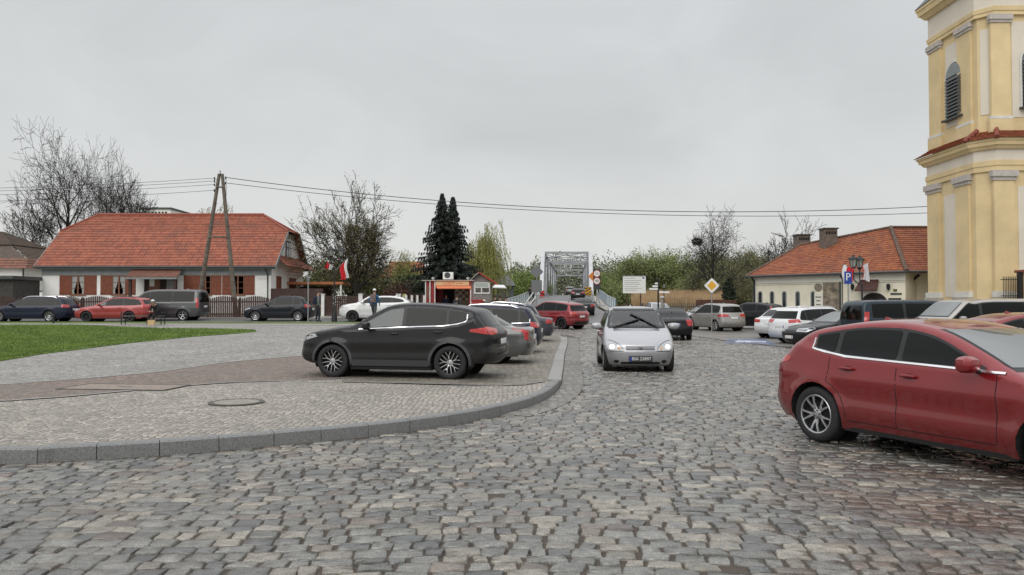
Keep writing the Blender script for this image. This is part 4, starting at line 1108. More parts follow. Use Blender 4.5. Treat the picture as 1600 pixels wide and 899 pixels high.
M['bark'] = mat('dark_bark', (.036, .032, .027), .95, noise=(3, .4))
M['bark_green'] = mat('mossy_bark', (.075, .075, .045), .95, noise=(2, .4))
M['bark_far'] = mat('far_bark', (.15, .14, .11), .95, noise=(2, .3))
M['twig'] = mat('twig_brown', (.085, .072, .055), .95)
def leafm(name, c, var=.35, c2=None): 
    m = mat(name, c, .75, noise=(.9, var, c2 or tuple(x * (1 - var) for x in c)))
    return m
M['bud'] = leafm('bud_leaf', (.17, .15, .07)); M['fresh'] = leafm('fresh_leaf', (.20, .26, .07), .4); M['willow'] = leafm('willow_leaf', (.26, .26, .075), .4)
M['brownleaf'] = leafm('brown_green_leaf', (.155, .155, .07), .4); M['needle'] = leafm('spruce_needle', (.014, .022, .016), .4); M['olive'] = leafm('olive_leaf', (.20, .235, .085), .4)
M['hedge'] = leafm('hedge_leaf', (.055, .075, .022), .5); M['thuja'] = leafm('thuja_leaf', (.02, .032, .016), .4)

def bare_tree(label, px, py_top, Y, seed, lev=5, spread=.5, up=.55, nch=(6, 5, 4, 3, 3), trunk=.26, bud=None, buds=1, group=None, name='bare_tree', L=None, wig=.11, budsize=.06, zb=None, x=None, height=None, lean=0, minr=.008, bark=None, ratio=.72, cat='tree', half=None, leader=False):
    x = X(px, Y) if x is None else x
    zg = G(x, Y) - .1 if zb is None else zb
    ht = height or (Z(py_top, Y) - zg)
    t = Tree(seed); t.leader = leader; L0 = ht * .36 if L is None else ht * L
    t.grow(Vector((0, 0, 0)), Vector((lean, 0, 1)), L0, trunk, 0, lev, up, spread, wig, nch, minr=minr, ratio=ratio)
    zs_ = sorted(v[2] for v in t.V); s = ht / zs_[int(len(zs_) * .994)]
    root = thing(name, label, cat, (x, Y, zg), group=group)
    sx = s
    if half:
        hs = sorted(math.hypot(v[0], v[1]) for v in t.V); sx = half / hs[int(len(hs) * .97)]
    cx_ = sorted(v[0] for v in t.V)[len(t.V) // 2] * sx; sk = lambda z: cx_ * min(1, z / (.6 * ht))
    t.V = [(v[0] * sx - sk(v[2] * s), v[1] * sx, v[2] * s) for v in t.V]
    link('trunk', t.mesh('trunk'), bark or M['bark'], root)
    if bud:
        pts = [(Vector((p.x * sx - sk(p.z * s), p.y * sx, p.z * s)), d) for p, d in t.tips]
        link('crown', leaf_mesh('crown', pts, t.r, budsize, buds, .13), bud, root)
    return root
GL = 'bare trees behind the long house'
bare_tree('tallest bare tree behind the left end of the long house', 105, 208, 76, 21, lev=4, spread=.95, nch=(17, 6, 5, 4), trunk=.48, group=GL, L=.88, minr=.021, ratio=.62, leader=True, half=4.6, up=.28, wig=.12)
bare_tree('slimmer bare tree just right of the tallest one behind the long house', 154, 230, 78, 33, lev=4, spread=.9, nch=(13, 6, 5, 4), trunk=.34, group=GL, L=.88, minr=.021, ratio=.62, leader=True, half=2.6, up=.3, wig=.12)
bare_tree('bushy bare tree with budding twigs behind the left half of the red roof', 192, 275, 74, 44, lev=4, spread=.8, nch=(15, 7, 6, 5), trunk=.36, group=GL, L=.75, minr=.021, ratio=.66, leader=True, half=3.2, up=.3)
bare_tree('low bare tree between the edge house and the long house', 55, 305, 72, 55, spread=.9, nch=(14, 6, 4, 3, 3), trunk=.22, group=GL, L=.8, minr=.021, ratio=.66, leader=True, half=3.3, up=.2)
bare_tree('large round budding tree with a short trunk behind the brown fence', 558, 300, 62, 66, lev=6, spread=.68, up=.16, nch=(9, 5, 4, 3, 3, 2), trunk=.30, bud=M['bud'], buds=4, budsize=.05, name='budding_tree', L=.22, minr=.013, wig=.12, ratio=.78, half=4.2)
bare_tree('tall bare tree with a dark nest, above the priority road sign', 1113, 332, 86, 77, lev=4, spread=.95, up=.15, nch=(18, 7, 5, 4), trunk=.42, L=.86, minr=.021, wig=.13, ratio=.62, leader=True, half=3.6)
bare_tree('bare tree rising behind the left chimney of the cream house', 1226, 343, 76, 88, spread=.75, up=.25, nch=(8, 6, 4, 3, 3), trunk=.22, L=.42, minr=.021, ratio=.68, half=2.9)
nx_, ny_ = X(1089, 85.5), 85.5
t = thing('bird_nest', 'dark round nest in the fork of the tall bare tree', 'nest', (nx_, ny_, Z(378, 85.5)))
rn = random.Random(4); b = MB()
for i in range(150):
    a = rn.uniform(0, 6.28); e = rn.uniform(-1, 1); r_ = rn.uniform(.2, .5); q_ = math.sqrt(1 - e * e); p = Vector((math.cos(a) * .5 * q_, math.sin(a) * .5 * q_, e * .36)); d = Vector((-math.sin(a), math.cos(a), rn.gauss(0, .4))) * .3
    b.tube([p - d, p + d], .025, 3, cap=False)
b.build('twigs', M['bark'], t)

def spruce(label, px, pt, Y, base_half, seed, tops=1, name='spruce_tree', mat_=None, dens=1.0):
    rd = random.Random(seed); x0 = X(px, Y); zg = G(x0, Y) - .1; H = Z(pt, Y) - zg
    root = thing(name, label, 'tree', (x0, Y, zg))
    tr = MB(); tr.tube([(0, 0, 0), (0, 0, H * .3), (-.42 if tops == 2 else 0, 0, H * .5), (-.42 if tops == 2 else 0, 0, H * .97)], [.2, .16, .12, .03], 6)
    if tops == 2: tr.tube([(0, 0, H * .3), (.4, .1, H * .5), (.46, .1, H * .965)], [.12, .09, .02], 5)
    tr.build('trunk', M['bark'], root)
    V = []; F = []
    axes = [(-.36, 0, H, .04, .92), (.46, .1, H * .985, .05, .8)] if tops == 2 else [(0, 0, H, .04, 1.0)]
    for (ax, ay, ht, z0f, wf) in axes:
        z = max(.5, ht * z0f)
        while z < ht * .985:
            u = 1 - z / ht
            rad = base_half * (u ** .95) * wf * 1.0 * (1 + .12 * math.sin(z * 2.1))
            nb = int(8 + 8 * u)
            for i in range(nb):
                a = 2 * PI * i / nb + rd.uniform(0, .8); r1 = rad * rd.uniform(.5, 1.2); dx, dy = math.cos(a), math.sin(a)
                k = max(3, int(r1 / .2)); dr = .28 * r1 * rd.uniform(.5, 1.1)
                for j in range(k):
                    t = (j + .6) / k; rr = r1 * t; zz = z - dr * t ** 1.2 + .18 * r1 * max(0, t - .75)
                    cxp, cyp = ax + dx * rr, ay + dy * rr
                    wd = (.34 * (1 - t) + .13) * min(1, r1 / 1.4 + .4) 
                    for q in range(int(5 * dens)):
                        ang = a + rd.choice((-1, 1)) * rd.uniform(.25, 1.25); ll = wd * rd.uniform(.6, 1.4); hx, hy = math.cos(ang) * ll, math.sin(ang) * ll
                        sx, sy = -math.sin(ang) * .06, math.cos(ang) * .06; b_ = len(V); zo = rd.uniform(-.06, .05)
                        V += [(cxp - sx, cyp - sy, zz + zo + .02), (cxp + sx, cyp + sy, zz + zo + .02), (cxp + hx, cyp + hy, zz + zo - rd.uniform(.04, .26))]
                        F.append((b_, b_ + 1, b_ + 2))
            z += rd.uniform(.16, .26) * (1 if u > .2 else .7)
    me = bpy.data.meshes.new('crown'); me.from_pydata(V, [], F); me.update(); link('crown', me, mat_ or M['needle'], root)
spruce('tall dark spruce with a double top behind the red kiosk', 698, 300, 59, 3.9, 5, tops=2, dens=1.8)
def column_bush(label, px, pt, Y, w, seed, m, name='thuja_bush', n=1600, cat='bush'):
    rd = random.Random(seed); x0 = X(px, Y); zg = G(x0, Y); H = Z(pt, Y) - zg; root = thing(name, label, cat, (x0, Y, zg))
    MB().tube([(0, 0, 0), (0, 0, H * .8)], [.08, .02], 5).build('stem', M['bark'], root); pts = []
    for i in range(n):
        t = rd.random(); r = w * math.sin(PI * min(.97, (.12 + t * .88))) ** .6 * rd.uniform(.4, 1); a = rd.uniform(0, 6.28); pts.append((Vector((r * math.cos(a), r * math.sin(a), t * H * .98)), None))
    link('crown', leaf_mesh('crown', pts, rd, .11, 2, .05, elong=1.0), m, root)
column_bush('narrow dark thuja column left of the cream house', 1139, 434, 66, .62, 9, M['thuja'])
def willow(label, px, pt, Y, half, seed, group=None, hang=3.2, m=None, n=150):
    rd = random.Random(seed); x0 = X(px, Y); zg = G(x0, Y) - .2; H = Z(pt, Y) - zg; root = thing('willow_tree', label, 'tree', (x0, Y, zg), group=group)
    t = Tree(seed); t.grow(Vector((0, 0, 0)), Vector((0, 0, 1)), H * .45, .28, 0, 3, .5, .5, .1, (6, 5, 4), minr=.012)
    zm = max(v[2] for v in t.V); sx = half * .8 / max(abs(v[0]) for v in t.V); s = H * .95 / zm
    t.V = [(v[0] * sx, v[1] * sx, v[2] * s) for v in t.V]; link('trunk', t.mesh('trunk'), M['bark_green'], root)
    V = []; F = []; TV = MB()
    for (p, d) in t.tips * 3:
        p = Vector((p.x * sx + rd.gauss(0, .35), p.y * sx + rd.gauss(0, .35), p.z * s + rd.uniform(-.3, .25)))
        L = hang * rd.uniform(.5, 1.25); k = int(L / .16); dx, dy = rd.gauss(0, .07), rd.gauss(0, .07)
        out = Vector((p.x, p.y, 0)).normalized() * .5 if Vector((p.x, p.y, 0)).length > .1 else Vector((0, 0, 0))
        end = None
        for i in range(k):
            u = i / k; c = p + out * math.sin(u * 1.5) + Vector((dx * i * .2, dy * i * .2, -L * u + .25 * math.sin(u * 2.5)))
            if c.z < .9: break
            for q in range(3):
                b_ = len(V); a = rd.uniform(0, 6.28); cc = c + Vector((rd.gauss(0, .05), rd.gauss(0, .05), rd.uniform(-.1, .1))); w = Vector((math.cos(a), math.sin(a), 0)) * .032; h = Vector((rd.gauss(0, .03), rd.gauss(0, .03), -rd.uniform(.09, .2)))
                V += [tuple(cc - w), tuple(cc + w), tuple(cc + h)]; F.append((b_, b_ + 1, b_ + 2))
    me = bpy.data.meshes.new('crown'); me.from_pydata(V, [], F); me.update(); link('crown', me, m or M['willow'], root)
GW = 'yellow green willows'
willow('yellow green weeping willow right of the tall spruce', 752, 341, 78, 2.9, 12, GW, hang=3.6)
willow('pale willow whose top shows over the right part of the red roof', 366, 308, 84, 4.0, 13, GW, hang=1.6, m=leafm('pale_willow_leaf', (.24, .23, .11), .4))
willow('pale willow behind the left flank of the tall spruce', 645, 385, 88, 2.6, 14, GW, hang=2.2)

def crown_tree(label, px, pt, Y, half, seed, m, leaf=.16, nl=14, group=None, trunk=.2, bark=None, name='leafy_tree', zb=None, lift=.3, cat='tree', lev=3, proto=None):
    x0 = X(px, Y); zg = (G(x0, Y) if zb is None else zb) - .3; H = Z(pt, Y) - zg
    root = thing(name, label, cat, (x0, Y, zg), group=group)
    rd = random.Random(seed); t = Tree(seed)
    t.grow(Vector((0, 0, 0)), Vector((0, 0, 1)), H * lift * 1.4, trunk, 0, lev, .5, .6, .12, (7, 5, 4, 3), minr=.02)
    zm = max(v[2] for v in t.V); xm = max(math.hypot(v[0], v[1]) for v in t.V); s = H * .96 / zm; sx = half / xm
    t.V = [(v[0] * sx, v[1] * sx, v[2] * s) for v in t.V]; link('trunk', t.mesh('trunk'), bark or M['bark_green'], root)
    pts = [(Vector((p.x * sx, p.y * sx, p.z * s)), d) for p, d in t.tips]
    link('crown', leaf_mesh('crown', pts, rd, leaf, nl, half * .13), m, root)
    return root
GF = 'spring trees beyond the reed bed'
desc = ['slender spring tree with a clear trunk', 'tall thin spring tree with an airy crown', 'brownish budding tree', 'dense olive green tree', 'broad dull green tree']
protos = []
for i, (half, m, lf, nl, lift) in enumerate(((2.6, M['olive'], .11, 10, .55), (2.9, M['olive'], .11, 9, .55), (3.4, M['brownleaf'], .11, 15, .36), (3.6, M['olive'], .12, 22, .30), (4.2, M['brownleaf'], .12, 22, .28))):
    r = crown_tree('x', 1000, 400, 130, half, 200 + i, m, lf, nl, bark=M['bark_far'], lift=lift, zb=-.5, group=GF, lev=4 if i < 3 else 4, trunk=.16); protos.append((r, r.location.z, Z(400, 130) - (-.8)))
spots = [(984, 386, 132, 0), (998, 388, 138, 1), (1012, 386, 130, 0), (1026, 383, 135, 1), (1040, 382, 131, 0), (1053, 385, 139, 1), (1066, 393, 128, 3), (1079, 390, 134, 2), (1093, 386, 126, 3), (1104, 392, 136, 2),
         (1120, 388, 122, 2), (1134, 384, 128, 4), (1148, 388, 120, 2), (1160, 386, 126, 4), (1174, 379, 118, 2), (1187, 386, 124, 2), (1199, 396, 116, 4), (1215, 400, 122, 2), (973, 405, 150, 3), (1129, 402, 108, 4), (1098, 408, 112, 2), (1160, 410, 106, 4), (1185, 414, 104, 4),
         (1035, 418, 146, 4), (1012, 424, 150, 3), (1062, 416, 142, 3), (992, 426, 148, 4), (966, 428, 142, 3), (950, 432, 146, 4), (1082, 418, 118, 3), (1113, 420, 102, 2), (1145, 424, 98, 4), (1172, 426, 96, 2), (1206, 424, 96, 4)]
used = set()
for n_, (px, pt, Y, k) in enumerate(spots):
    src, z0, h0 = protos[k]
    o = src if k not in used else copy_tree(src)
    used.add(k); x0 = X(px, Y); zg = -.9 if Y > 100 else G(x0, Y) - .3; H = Z(pt, Y) - zg; s = H / h0
    o.location = (x0, Y, zg); o.scale = (s * random.Random(n_).uniform(.9, 1.15),) * 2 + (s,); o.rotation_euler = (0, 0, random.Random(n_ * 7).uniform(0, 6.28))
    side = 'behind the info board' if px < 1010 else ('above the direction signs' if px < 1040 else ('left of the tall bare tree' if px < 1100 else ('around the tall bare tree' if px < 1150 else 'left of the cream house')))
    o['label'] = desc[k] + ' ' + side + (', front row' if Y < 115 else (', back row' if Y > 132 else ', middle row'))
GS2 = 'shrubs behind the brown fence'
crown_tree('brownish green shrub right of the long house, behind the fence', 492, 398, 70, 2.6, 301, M['brownleaf'], .10, 26, GS2, name='shrub', cat='bush', lift=.22)
crown_tree('brown budding shrub under the large round tree', 545, 404, 68, 2.6, 302, M['brownleaf'], .09, 26, GS2, name='shrub', cat='bush', lift=.2)
crown_tree('dull brown shrub between the round tree and the orange roof', 590, 408, 70, 2.6, 303, M['brownleaf'], .09, 26, GS2, name='shrub', cat='bush', lift=.2)
crown_tree('green shrub in front of the orange roofed house', 636, 424, 72, 2.2, 304, M['hedge'], .10, 28, GS2, name='shrub', cat='bush', lift=.2)
crown_tree('dark shrub filling the gap below the willow beside the spruce', 655, 436, 64, 1.6, 305, M['hedge'], .09, 28, GS2, name='shrub', cat='bush', lift=.2)
crown_tree('yellow green bush low behind the fence, next to the long house', 478, 428, 66, 1.8, 306, M['fresh'], .09, 20, GS2, name='shrub', cat='bush', lift=.2)
crown_tree('reddish brown hedge bush left of the spruce', 612, 440, 62, 1.8, 307, leafm('red_brown_leaf', (.12, .06, .04), .4), .08, 22, GS2, name='shrub', cat='bush', lift=.18)
crown_tree('dark ivy covered bush between the edge house and the long house', 55, 392, 74, 2.7, 308, M['brownleaf'], .10, 24, GS2, name='shrub', cat='bush', lift=.2)
GB2 = 'green trees left of the bridge'
for i, (px, pt, Y, half, lab) in enumerate(((786, 421, 120, 3.2, 'fresh green tree behind the grey roofed shed'), (806, 419, 126, 3.6, 'fresh green tree left of the bridge, second from the willow'), (826, 420, 130, 3.6, 'fresh green tree showing above the back of the diamond sign'),
                                    (842, 424, 138, 3.6, 'fresh green tree touching the left end post of the bridge'), (770, 424, 128, 3.4, 'fresh green tree behind the willow'))):
    crown_tree(lab, px, pt, Y, half, 400 + i, M['fresh'], .12, 34, GB2, zb=-.8, lift=.24, trunk=.15)
GB3 = 'green trees right of the bridge'
for i, (px, pt, Y, half, lab) in enumerate(((936, 424, 128, 3.6, 'fresh green tree just right of the speed limit signs'), (955, 440, 122, 3.2, 'lower green tree between the bridge and the info board'), (968, 444, 118, 3.4, 'low green tree left of the info board'), (985, 436, 120, 3.6, 'green tree hidden behind the info board'))):
    crown_tree(lab, px, pt, Y, half, 420 + i, M['fresh'] if i == 0 else M['olive'], .12, 34, GB3, zb=-.8, lift=.24, trunk=.15)
def far_wood(name, label, x0, x1, y0, y1, zf, n, seed, m, leaf=.42):
    rd = random.Random(seed); pts = []
    for i in range(n):
        x = rd.uniform(x0, x1); y = rd.uniform(y0, y1); base = -1 + (y - y0) * .0
        hmax = zf(x, y) * (1 + .12 * math.sin(x * .35 + y) + .1 * math.sin(x * .9) + .08 * rd.gauss(0, 1))
        pts.append((Vector((x, y, rd.uniform(0, 1) ** .7 * hmax)), None))
    o = link(name, leaf_mesh(name, pts, rd, leaf, 1, .5), m); return tag(o, label, 'forest', kind='stuff')
far_wood('far_wood', 'distant mixed wood across the river behind the bridge', -60, 110, 250, 300, lambda x, y: 12.5 + (y - 250) * .05 + 2.0 * math.sin(x * .06), 90000, 6, leafm('far_wood_leaf', (.14, .155, .09), .4))  # distance haze is painted in by lightening the leaf colour
far_wood('far_wood', 'distant low wood across the river to the right of the bridge', 80, 230, 230, 270, lambda x, y: 11 + 2 * math.sin(x * .05), 40000, 7, leafm('far_wood_leaf2', (.14, .15, .09), .4))  # lighter leaf colour, with haze put into it here too
far_wood('far_wood', 'distant low wood far behind the houses on the left', -240, -60, 230, 270, lambda x, y: 9 + 2 * math.sin(x * .05), 36000, 8, leafm('far_wood_leaf3', (.075, .085, .045), .5))
def reeds():
    rd = random.Random(9); V = []; F = []
    for i in range(26000):
        Y = rd.uniform(76, 100); x = rd.uniform(X(952, Y), X(1096, Y) + 3)
        if abs(x - xc(Y)) < 8.5: continue
        g = G(x, Y) - .05; h = rd.uniform(2.1, 3.1) * (1.0 if Y > 84 else .9) + (0 if Y < 85 else .4 + max(0, -g)); w = rd.uniform(.012, .028); a = rd.uniform(0, PI); lx, ly = rd.gauss(0, .12), rd.gauss(0, .12); b_ = len(V)
        V += [(x - w * math.cos(a), Y - w * math.sin(a), g), (x + w * math.cos(a), Y + w * math.sin(a), g), (x + lx + w * .9, Y + ly, g + h * .8), (x + lx * 1.4, Y + ly * 1.4, g + h), (x + lx - w * .9, Y + ly, g + h * .8)]
        F.append((b_, b_ + 1, b_ + 2, b_ + 3, b_ + 4))
    me = bpy.data.meshes.new('reeds'); me.from_pydata(V, [], F); me.update()
    tag(link('reeds', me, mat('dry_reed', (.47, .33, .19), .85, noise=(.7, .35))), 'pale brown dry reeds behind the picket fence', 'reeds', kind='stuff')
reeds()
def catmull(P, k):
    out = []; n = len(P)
    for i in range(n - 1):
        p0 = P[max(0, i - 1)]; p1 = P[i]; p2 = P[i + 1]; p3 = P[min(n - 1, i + 2)]
        for t in range(k):
            u = t / k
            out.append([.5 * ((2 * p1[a]) + (-p0[a] + p2[a]) * u + (2 * p0[a] - 5 * p1[a] + 4 * p2[a] - p3[a]) * u * u + (-p0[a] + 3 * p1[a] - 3 * p2[a] + p3[a]) * u ** 3) for a in range(len(p1))])
    out.append(list(P[-1])); return out

def prof(kind, L, H, belt=.0):
    h = L / 2
    if kind == 'hatch':
        P = [(h-.16,.2,-.42,.02),(h-.05,.3,-.42,.02),(h,.47,-.40,0),(h-.03,.62,-.36,0),(h-.13,.74,-.28,-.03),(h-.34,.84,-.12,-.07),(h-.75,.93,-.04,-.08),(h-1.08,.985,-.14,-.055),
             (h-1.45,1.17,-.13,-.05),(h-1.85,1.35,-.10,-.05),(h-2.2,H-.02,0,-.075),(h-2.6,H,0,-.07),(h-3.15,H-.03,0,-.07),(-h+.72,H-.10,.03,-.07),(-h+.50,H-.17,.10,-.06),(-h+.28,1.09,.16,-.03),(-h+.12,.92,.20,-.02),(-h+.06,.78,.24,0),(-h+.02,.6,.28,0),(-h,.45,.28,0),(-h+.05,.3,.28,.02),(-h+.12,.22,.26,.02)]
    if kind == 'sedan':
        P = [(h-.16,.2,-.42,.02),(h-.04,.32,-.42,.02),(h,.5,-.40,0),(h-.04,.64,-.34,0),(h-.16,.73,-.25,-.03),(h-.45,.82,-.08,-.06),(h-.9,.90,-.03,-.07),(h-1.25,.95,-.14,-.05),
             (h-1.65,1.15,-.13,-.05),(h-2.05,1.33,-.10,-.05),(h-2.4,H-.02,0,-.075),(h-2.8,H,0,-.07),(-h+1.55,H-.06,.04,-.06),(-h+1.15,1.25,.10,-.05),(-h+.80,1.08,.12,-.045),(-h+.55,1.0,.05,-.05),(-h+.22,.98,.12,-.05),(-h+.08,.92,.20,-.03),(-h+.05,.75,.24,0),(-h,.55,.28,0),(-h+.03,.38,.28,0),(-h+.12,.24,.26,.02)]
    if kind == 'wagon':
        P = [(h-.16,.2,-.42,.02),(h-.04,.32,-.42,.02),(h,.5,-.40,0),(h-.04,.64,-.34,0),(h-.16,.73,-.25,-.03),(h-.45,.82,-.08,-.06),(h-.85,.91,-.03,-.07),(h-1.2,.96,-.14,-.05),
             (h-1.6,1.16,-.13,-.05),(h-2.0,1.35,-.10,-.05),(h-2.4,H-.01,0,-.075),(h-2.9,H,0,-.07),(-h+1.1,H-.02,0,-.07),(-h+.55,H-.07,.06,-.07),(-h+.40,H-.15,.12,-.05),(-h+.2,1.08,.16,-.03),(-h+.08,.9,.2,-.02),(-h+.04,.72,.24,0),(-h,.52,.28,0),(-h+.03,.36,.28,0),(-h+.12,.24,.26,.02)]
    if kind == 'suv':
        P = [(h-.2,.26,-.40,.02),(h-.05,.38,-.42,.02),(h,.55,-.42,0),(h-.02,.72,-.40,0),(h-.10,.87,-.32,-.03),(h-.3,.98,-.14,-.07),(h-.7,1.07,-.04,-.08),(h-1.06,1.12,-.14,-.05),
             (h-1.45,1.33,-.13,-.05),(h-1.85,1.52,-.10,-.05),(h-2.2,H-.03,0,-.075),(h-2.6,H,0,-.07),(h-3.2,H-.02,0,-.07),(-h+.72,H-.10,.02,-.07),(-h+.45,H-.20,.10,-.06),(-h+.26,1.20,.16,-.03),(-h+.10,1.02,.20,-.02),(-h+.04,.86,.24,0),(-h+.03,.7,.27,0),(-h,.55,.3,0),(-h+.06,.38,.3,.02),(-h+.16,.27,.28,.02)]
    if kind == 'mpv':   # short bonnet, tall cabin
        P = [(h-.16,.2,-.40,.02),(h-.04,.32,-.42,.02),(h,.48,-.40,0),(h-.02,.60,-.38,0),(h-.09,.72,-.32,-.03),(h-.30,.87,-.16,-.07),(h-.55,.97,-.06,-.08),(h-.78,1.035,-.15,-.05),
             (h-1.15,1.25,-.14,-.05),(h-1.5,1.44,-.10,-.05),(h-1.8,H-.03,0,-.075),(h-2.15,H,0,-.07),(-h+1.1,H-.02,0,-.07),(-h+.55,H-.07,.04,-.07),(-h+.38,H-.16,.10,-.06),(-h+.22,1.15,.14,-.03),(-h+.10,.95,.18,-.02),(-h+.05,.75,.22,0),(-h,.52,.26,0),(-h+.03,.36,.26,0),(-h+.12,.24,.24,.02)]
    if kind == 'van':
        P = [(h-.14,.24,-.36,.02),(h-.03,.38,-.40,.02),(h,.55,-.38,0),(h-.03,.75,-.36,0),(h-.10,.92,-.30,-.03),(h-.30,1.05,-.14,-.07),(h-.62,1.16,-.06,-.08),(h-.85,1.24,-.16,-.05),
             (h-1.2,1.52,-.15,-.05),(h-1.5,1.74,-.11,-.05),(h-1.8,H-.05,0,-.09),(h-2.3,H,0,-.08),(-h+1.1,H,0,-.08),(-h+.35,H-.02,.02,-.08),(-h+.16,H-.10,.08,-.05),(-h+.08,1.5,.10,-.02),(-h+.04,1.1,.12,0),(-h+.03,.8,.14,0),(-h,.55,.16,0),(-h+.03,.4,.16,0),(-h+.1,.28,.16,.02)]
    return P

def proj_dirs():
    s = math.sqrt(.5); d = {}
    d['L'] = (Vector((0, 1, 0)), Vector((1, 0, 0))); d['R'] = (Vector((0, -1, 0)), Vector((1, 0, 0)))
    d['F'] = (Vector((1, 0, 0)), Vector((0, 1, 0))); d['B'] = (Vector((-1, 0, 0)), Vector((0, 1, 0)))
    d['FL'] = (Vector((s, s, 0)), Vector((-s, s, 0))); d['FR'] = (Vector((s, -s, 0)), Vector((s, s, 0)))
    d['BL'] = (Vector((-s, s, 0)), Vector((s, s, 0))); d['BR'] = (Vector((-s, -s, 0)), Vector((-s, s, 0)))
    return d
DIRS = proj_dirs()

class Car:
    def __init__(c, label, cat, kind, L, Wd, H, wr, ax_f, ax_r, color, detail=1, belt=None, rim='five', group=None, windows=None, win_mat='glass', name='parked_car',
                 rear_lamp=None, front_lamp=None, sill=.21, shape=None, wsm='screen', seamx=None, lamps=True, trim=False, rails=False, cladding=False, glassx=None, plate=True, seams=True, rim_mat='alloy', pillars=None, chrome=False, spoiler=False, cut_ws=False):
        c.wsm = wsm; c.seamx = seamx; c.k = kind; c.L = L; c.Wd = Wd; c.H = H; c.detail = detail; c.wr = wr; c.ax = (ax_f, ax_r); c.color = color
        c.root = thing(name, label, cat, group=group)
        c.sill = sill if kind not in ('suv', 'van') else max(sill, .27)
        P = shape or prof(kind, L, H)
        c.sil = catmull(P, 4 if detail > 1 else 2)
        bz = {'hatch': (.93, 1.02), 'sedan': (.90, .97), 'wagon': (.90, .98), 'suv': (1.05, 1.16), 'mpv': (.99, 1.06), 'van': (1.12, 1.14)}[kind]
        c.belt = belt or [(L / 2 - .9, bz[0]), (-L / 2 + .9, (bz[0] + bz[1]) / 2 + .01), (-L / 2 + .3, bz[1])]
        c.build_body(cut_ws)
        c.wheels(rim, M[rim_mat])
        c.glass(glassx, pillars, win_mat, chrome)
        if seams: c.seams(c.pill)
        c.fl_on = lamps; c.lamps(front_lamp, rear_lamp)
        c.extras(rails, cladding, plate, spoiler, trim)
    def beltz(c, x):
        b = sorted(c.belt); return float(np.interp(x, [p[0] for p in b], [p[1] for p in b]))
    def Y(c, x, z):
        h = c.L / 2; w = c.Wd / 2
        zb = c.beltz(x)
        tf = max(0, (x - (h - 1.25)) / 1.25); tr = max(0, (-x - (h - 1.1)) / 1.1)
        w *= 1 - .10 * tf ** 2.2 - .085 * tr ** 2.0
        if z < .55: w -= .075 * ((.55 - z) / .35) ** 2
        m = .5 * (.5 + zb)
        zz = min(z, zb)
        if zz > .5: w -= .045 * ((zz - .5) / (zb - .5)) ** 2.2
        cz = .62 + .05 * (h - x) / c.L
        w += .012 * math.exp(-((z - cz - .13) / .06) ** 2) - .022 * math.exp(-((z - cz + .08) / .10) ** 2) * (1 if abs(x) < h - 1.1 else 0)
        if z > zb:
            tum = .36 if c.k != 'van' else .16
            d = z - zb
            w -= .022 * min(1, d / .05) + tum * d + .12 * d * d
        for a in c.ax:
            r = math.hypot(x - a, z - c.wr); w += .022 * math.exp(-((r - c.wr - .07) / .06) ** 2) * (1 if z < zb else 0)
        return w
    def topz(c, x):
        return float(np.interp(x, c._tx, c._tz))
    def build_body(c, cut):
        sil = c.sil; n = len(sil)
        edge = [(p[0] + p[2], p[1] + p[3]) for p in sil]
        e2 = sorted([(e[0], e[1]) for e in edge if e[1] > .6]); c._tx = [e[0] for e in e2]; c._tz = [e[1] for e in e2]
        bot = []
        R_ = c.wr + .055; s = c.sill
        xf = edge[0][0]; xr = edge[-1][0]
        def arch(ax, dirn):
            a0 = math.asin(max(-1, min(1, (s - c.wr) / R_))); k = 14 if c.detail > 1 else 9; out = []
            for i in range(k + 1):
                t = (PI - a0) + (a0 - (PI - a0)) * i / k
                out.append((ax + R_ * math.cos(t), c.wr + R_ * math.sin(t)))
            return out
        ar_r = arch(c.ax[1], 1); ar_f = arch(c.ax[0], 1)
        bot = [(xr + .03, s)] if ar_r[0][0] > xr + .08 else []
        bot += ar_r + [((c.ax[0] + c.ax[1]) / 2 + .4, s), ((c.ax[0] + c.ax[1]) / 2 - .4, s)][::-1] + ar_f
        bd = [Vector(e) for e in edge] + [Vector(b) for b in densify(bot, .18, False)]
        nb = len(bd); res = .055 if c.detail > 1 else .11
        poly = [(v.x, v.y) for v in bd]
        pts = list(bd)
        x = -c.L / 2 + res
        bl = [Vector((xx, c.beltz(xx) + .002)) for xx in np.arange(-c.L / 2 + .4, c.L / 2 - .9, res)]
        while x < c.L / 2:
            z = .18
            while z < c.H:
                if inpoly(x, z, poly):
                    if min((v.x - x) ** 2 + (v.y - z) ** 2 for v in bd) > (res * .45) ** 2: pts.append(Vector((x, z)))
                z += res * .8
            x += res
        vs, es, fs, ov, _, _ = delaunay_2d_cdt(pts, [(i, (i + 1) % nb) for i in range(nb)], [], 1, 1e-6)
        V = []; F = []
        for sgn in (1, -1):
            b = len(V)
            for v in vs: V.append((v.x, sgn * c.Y(v.x, v.y), v.y))
            for f in fs: F.append(tuple(b + i for i in (f if sgn < 0 else f[::-1])))
        m = 12 if c.detail > 1 else 7
        us = [math.sin(PI / 2 * i / m) for i in range(m + 1)]
        us = [.5 * (u + i / m) for i, u in enumerate(us)]
        def sec(p):
            e = (p[0] + p[2], p[1] + p[3]); Ye = c.Y(*e); nn = 3.2
            out = []
            for u in us:
                d = 1 - (max(0, 1 - u ** nn)) ** (1 / nn)
                lin = .22 * u * u
                d = d * .78 + lin
                out.append((p[0] + p[2] * d, Ye * u, p[1] + p[3] * d))
            return out
        W0 = len(V); row = 2 * m + 1
        for p in sil:
            s1 = sec(p)
            for q in range(m, 0, -1): V.append((s1[q][0], -s1[q][1], s1[q][2]))
            for q in range(0, m + 1): V.append(s1[q])
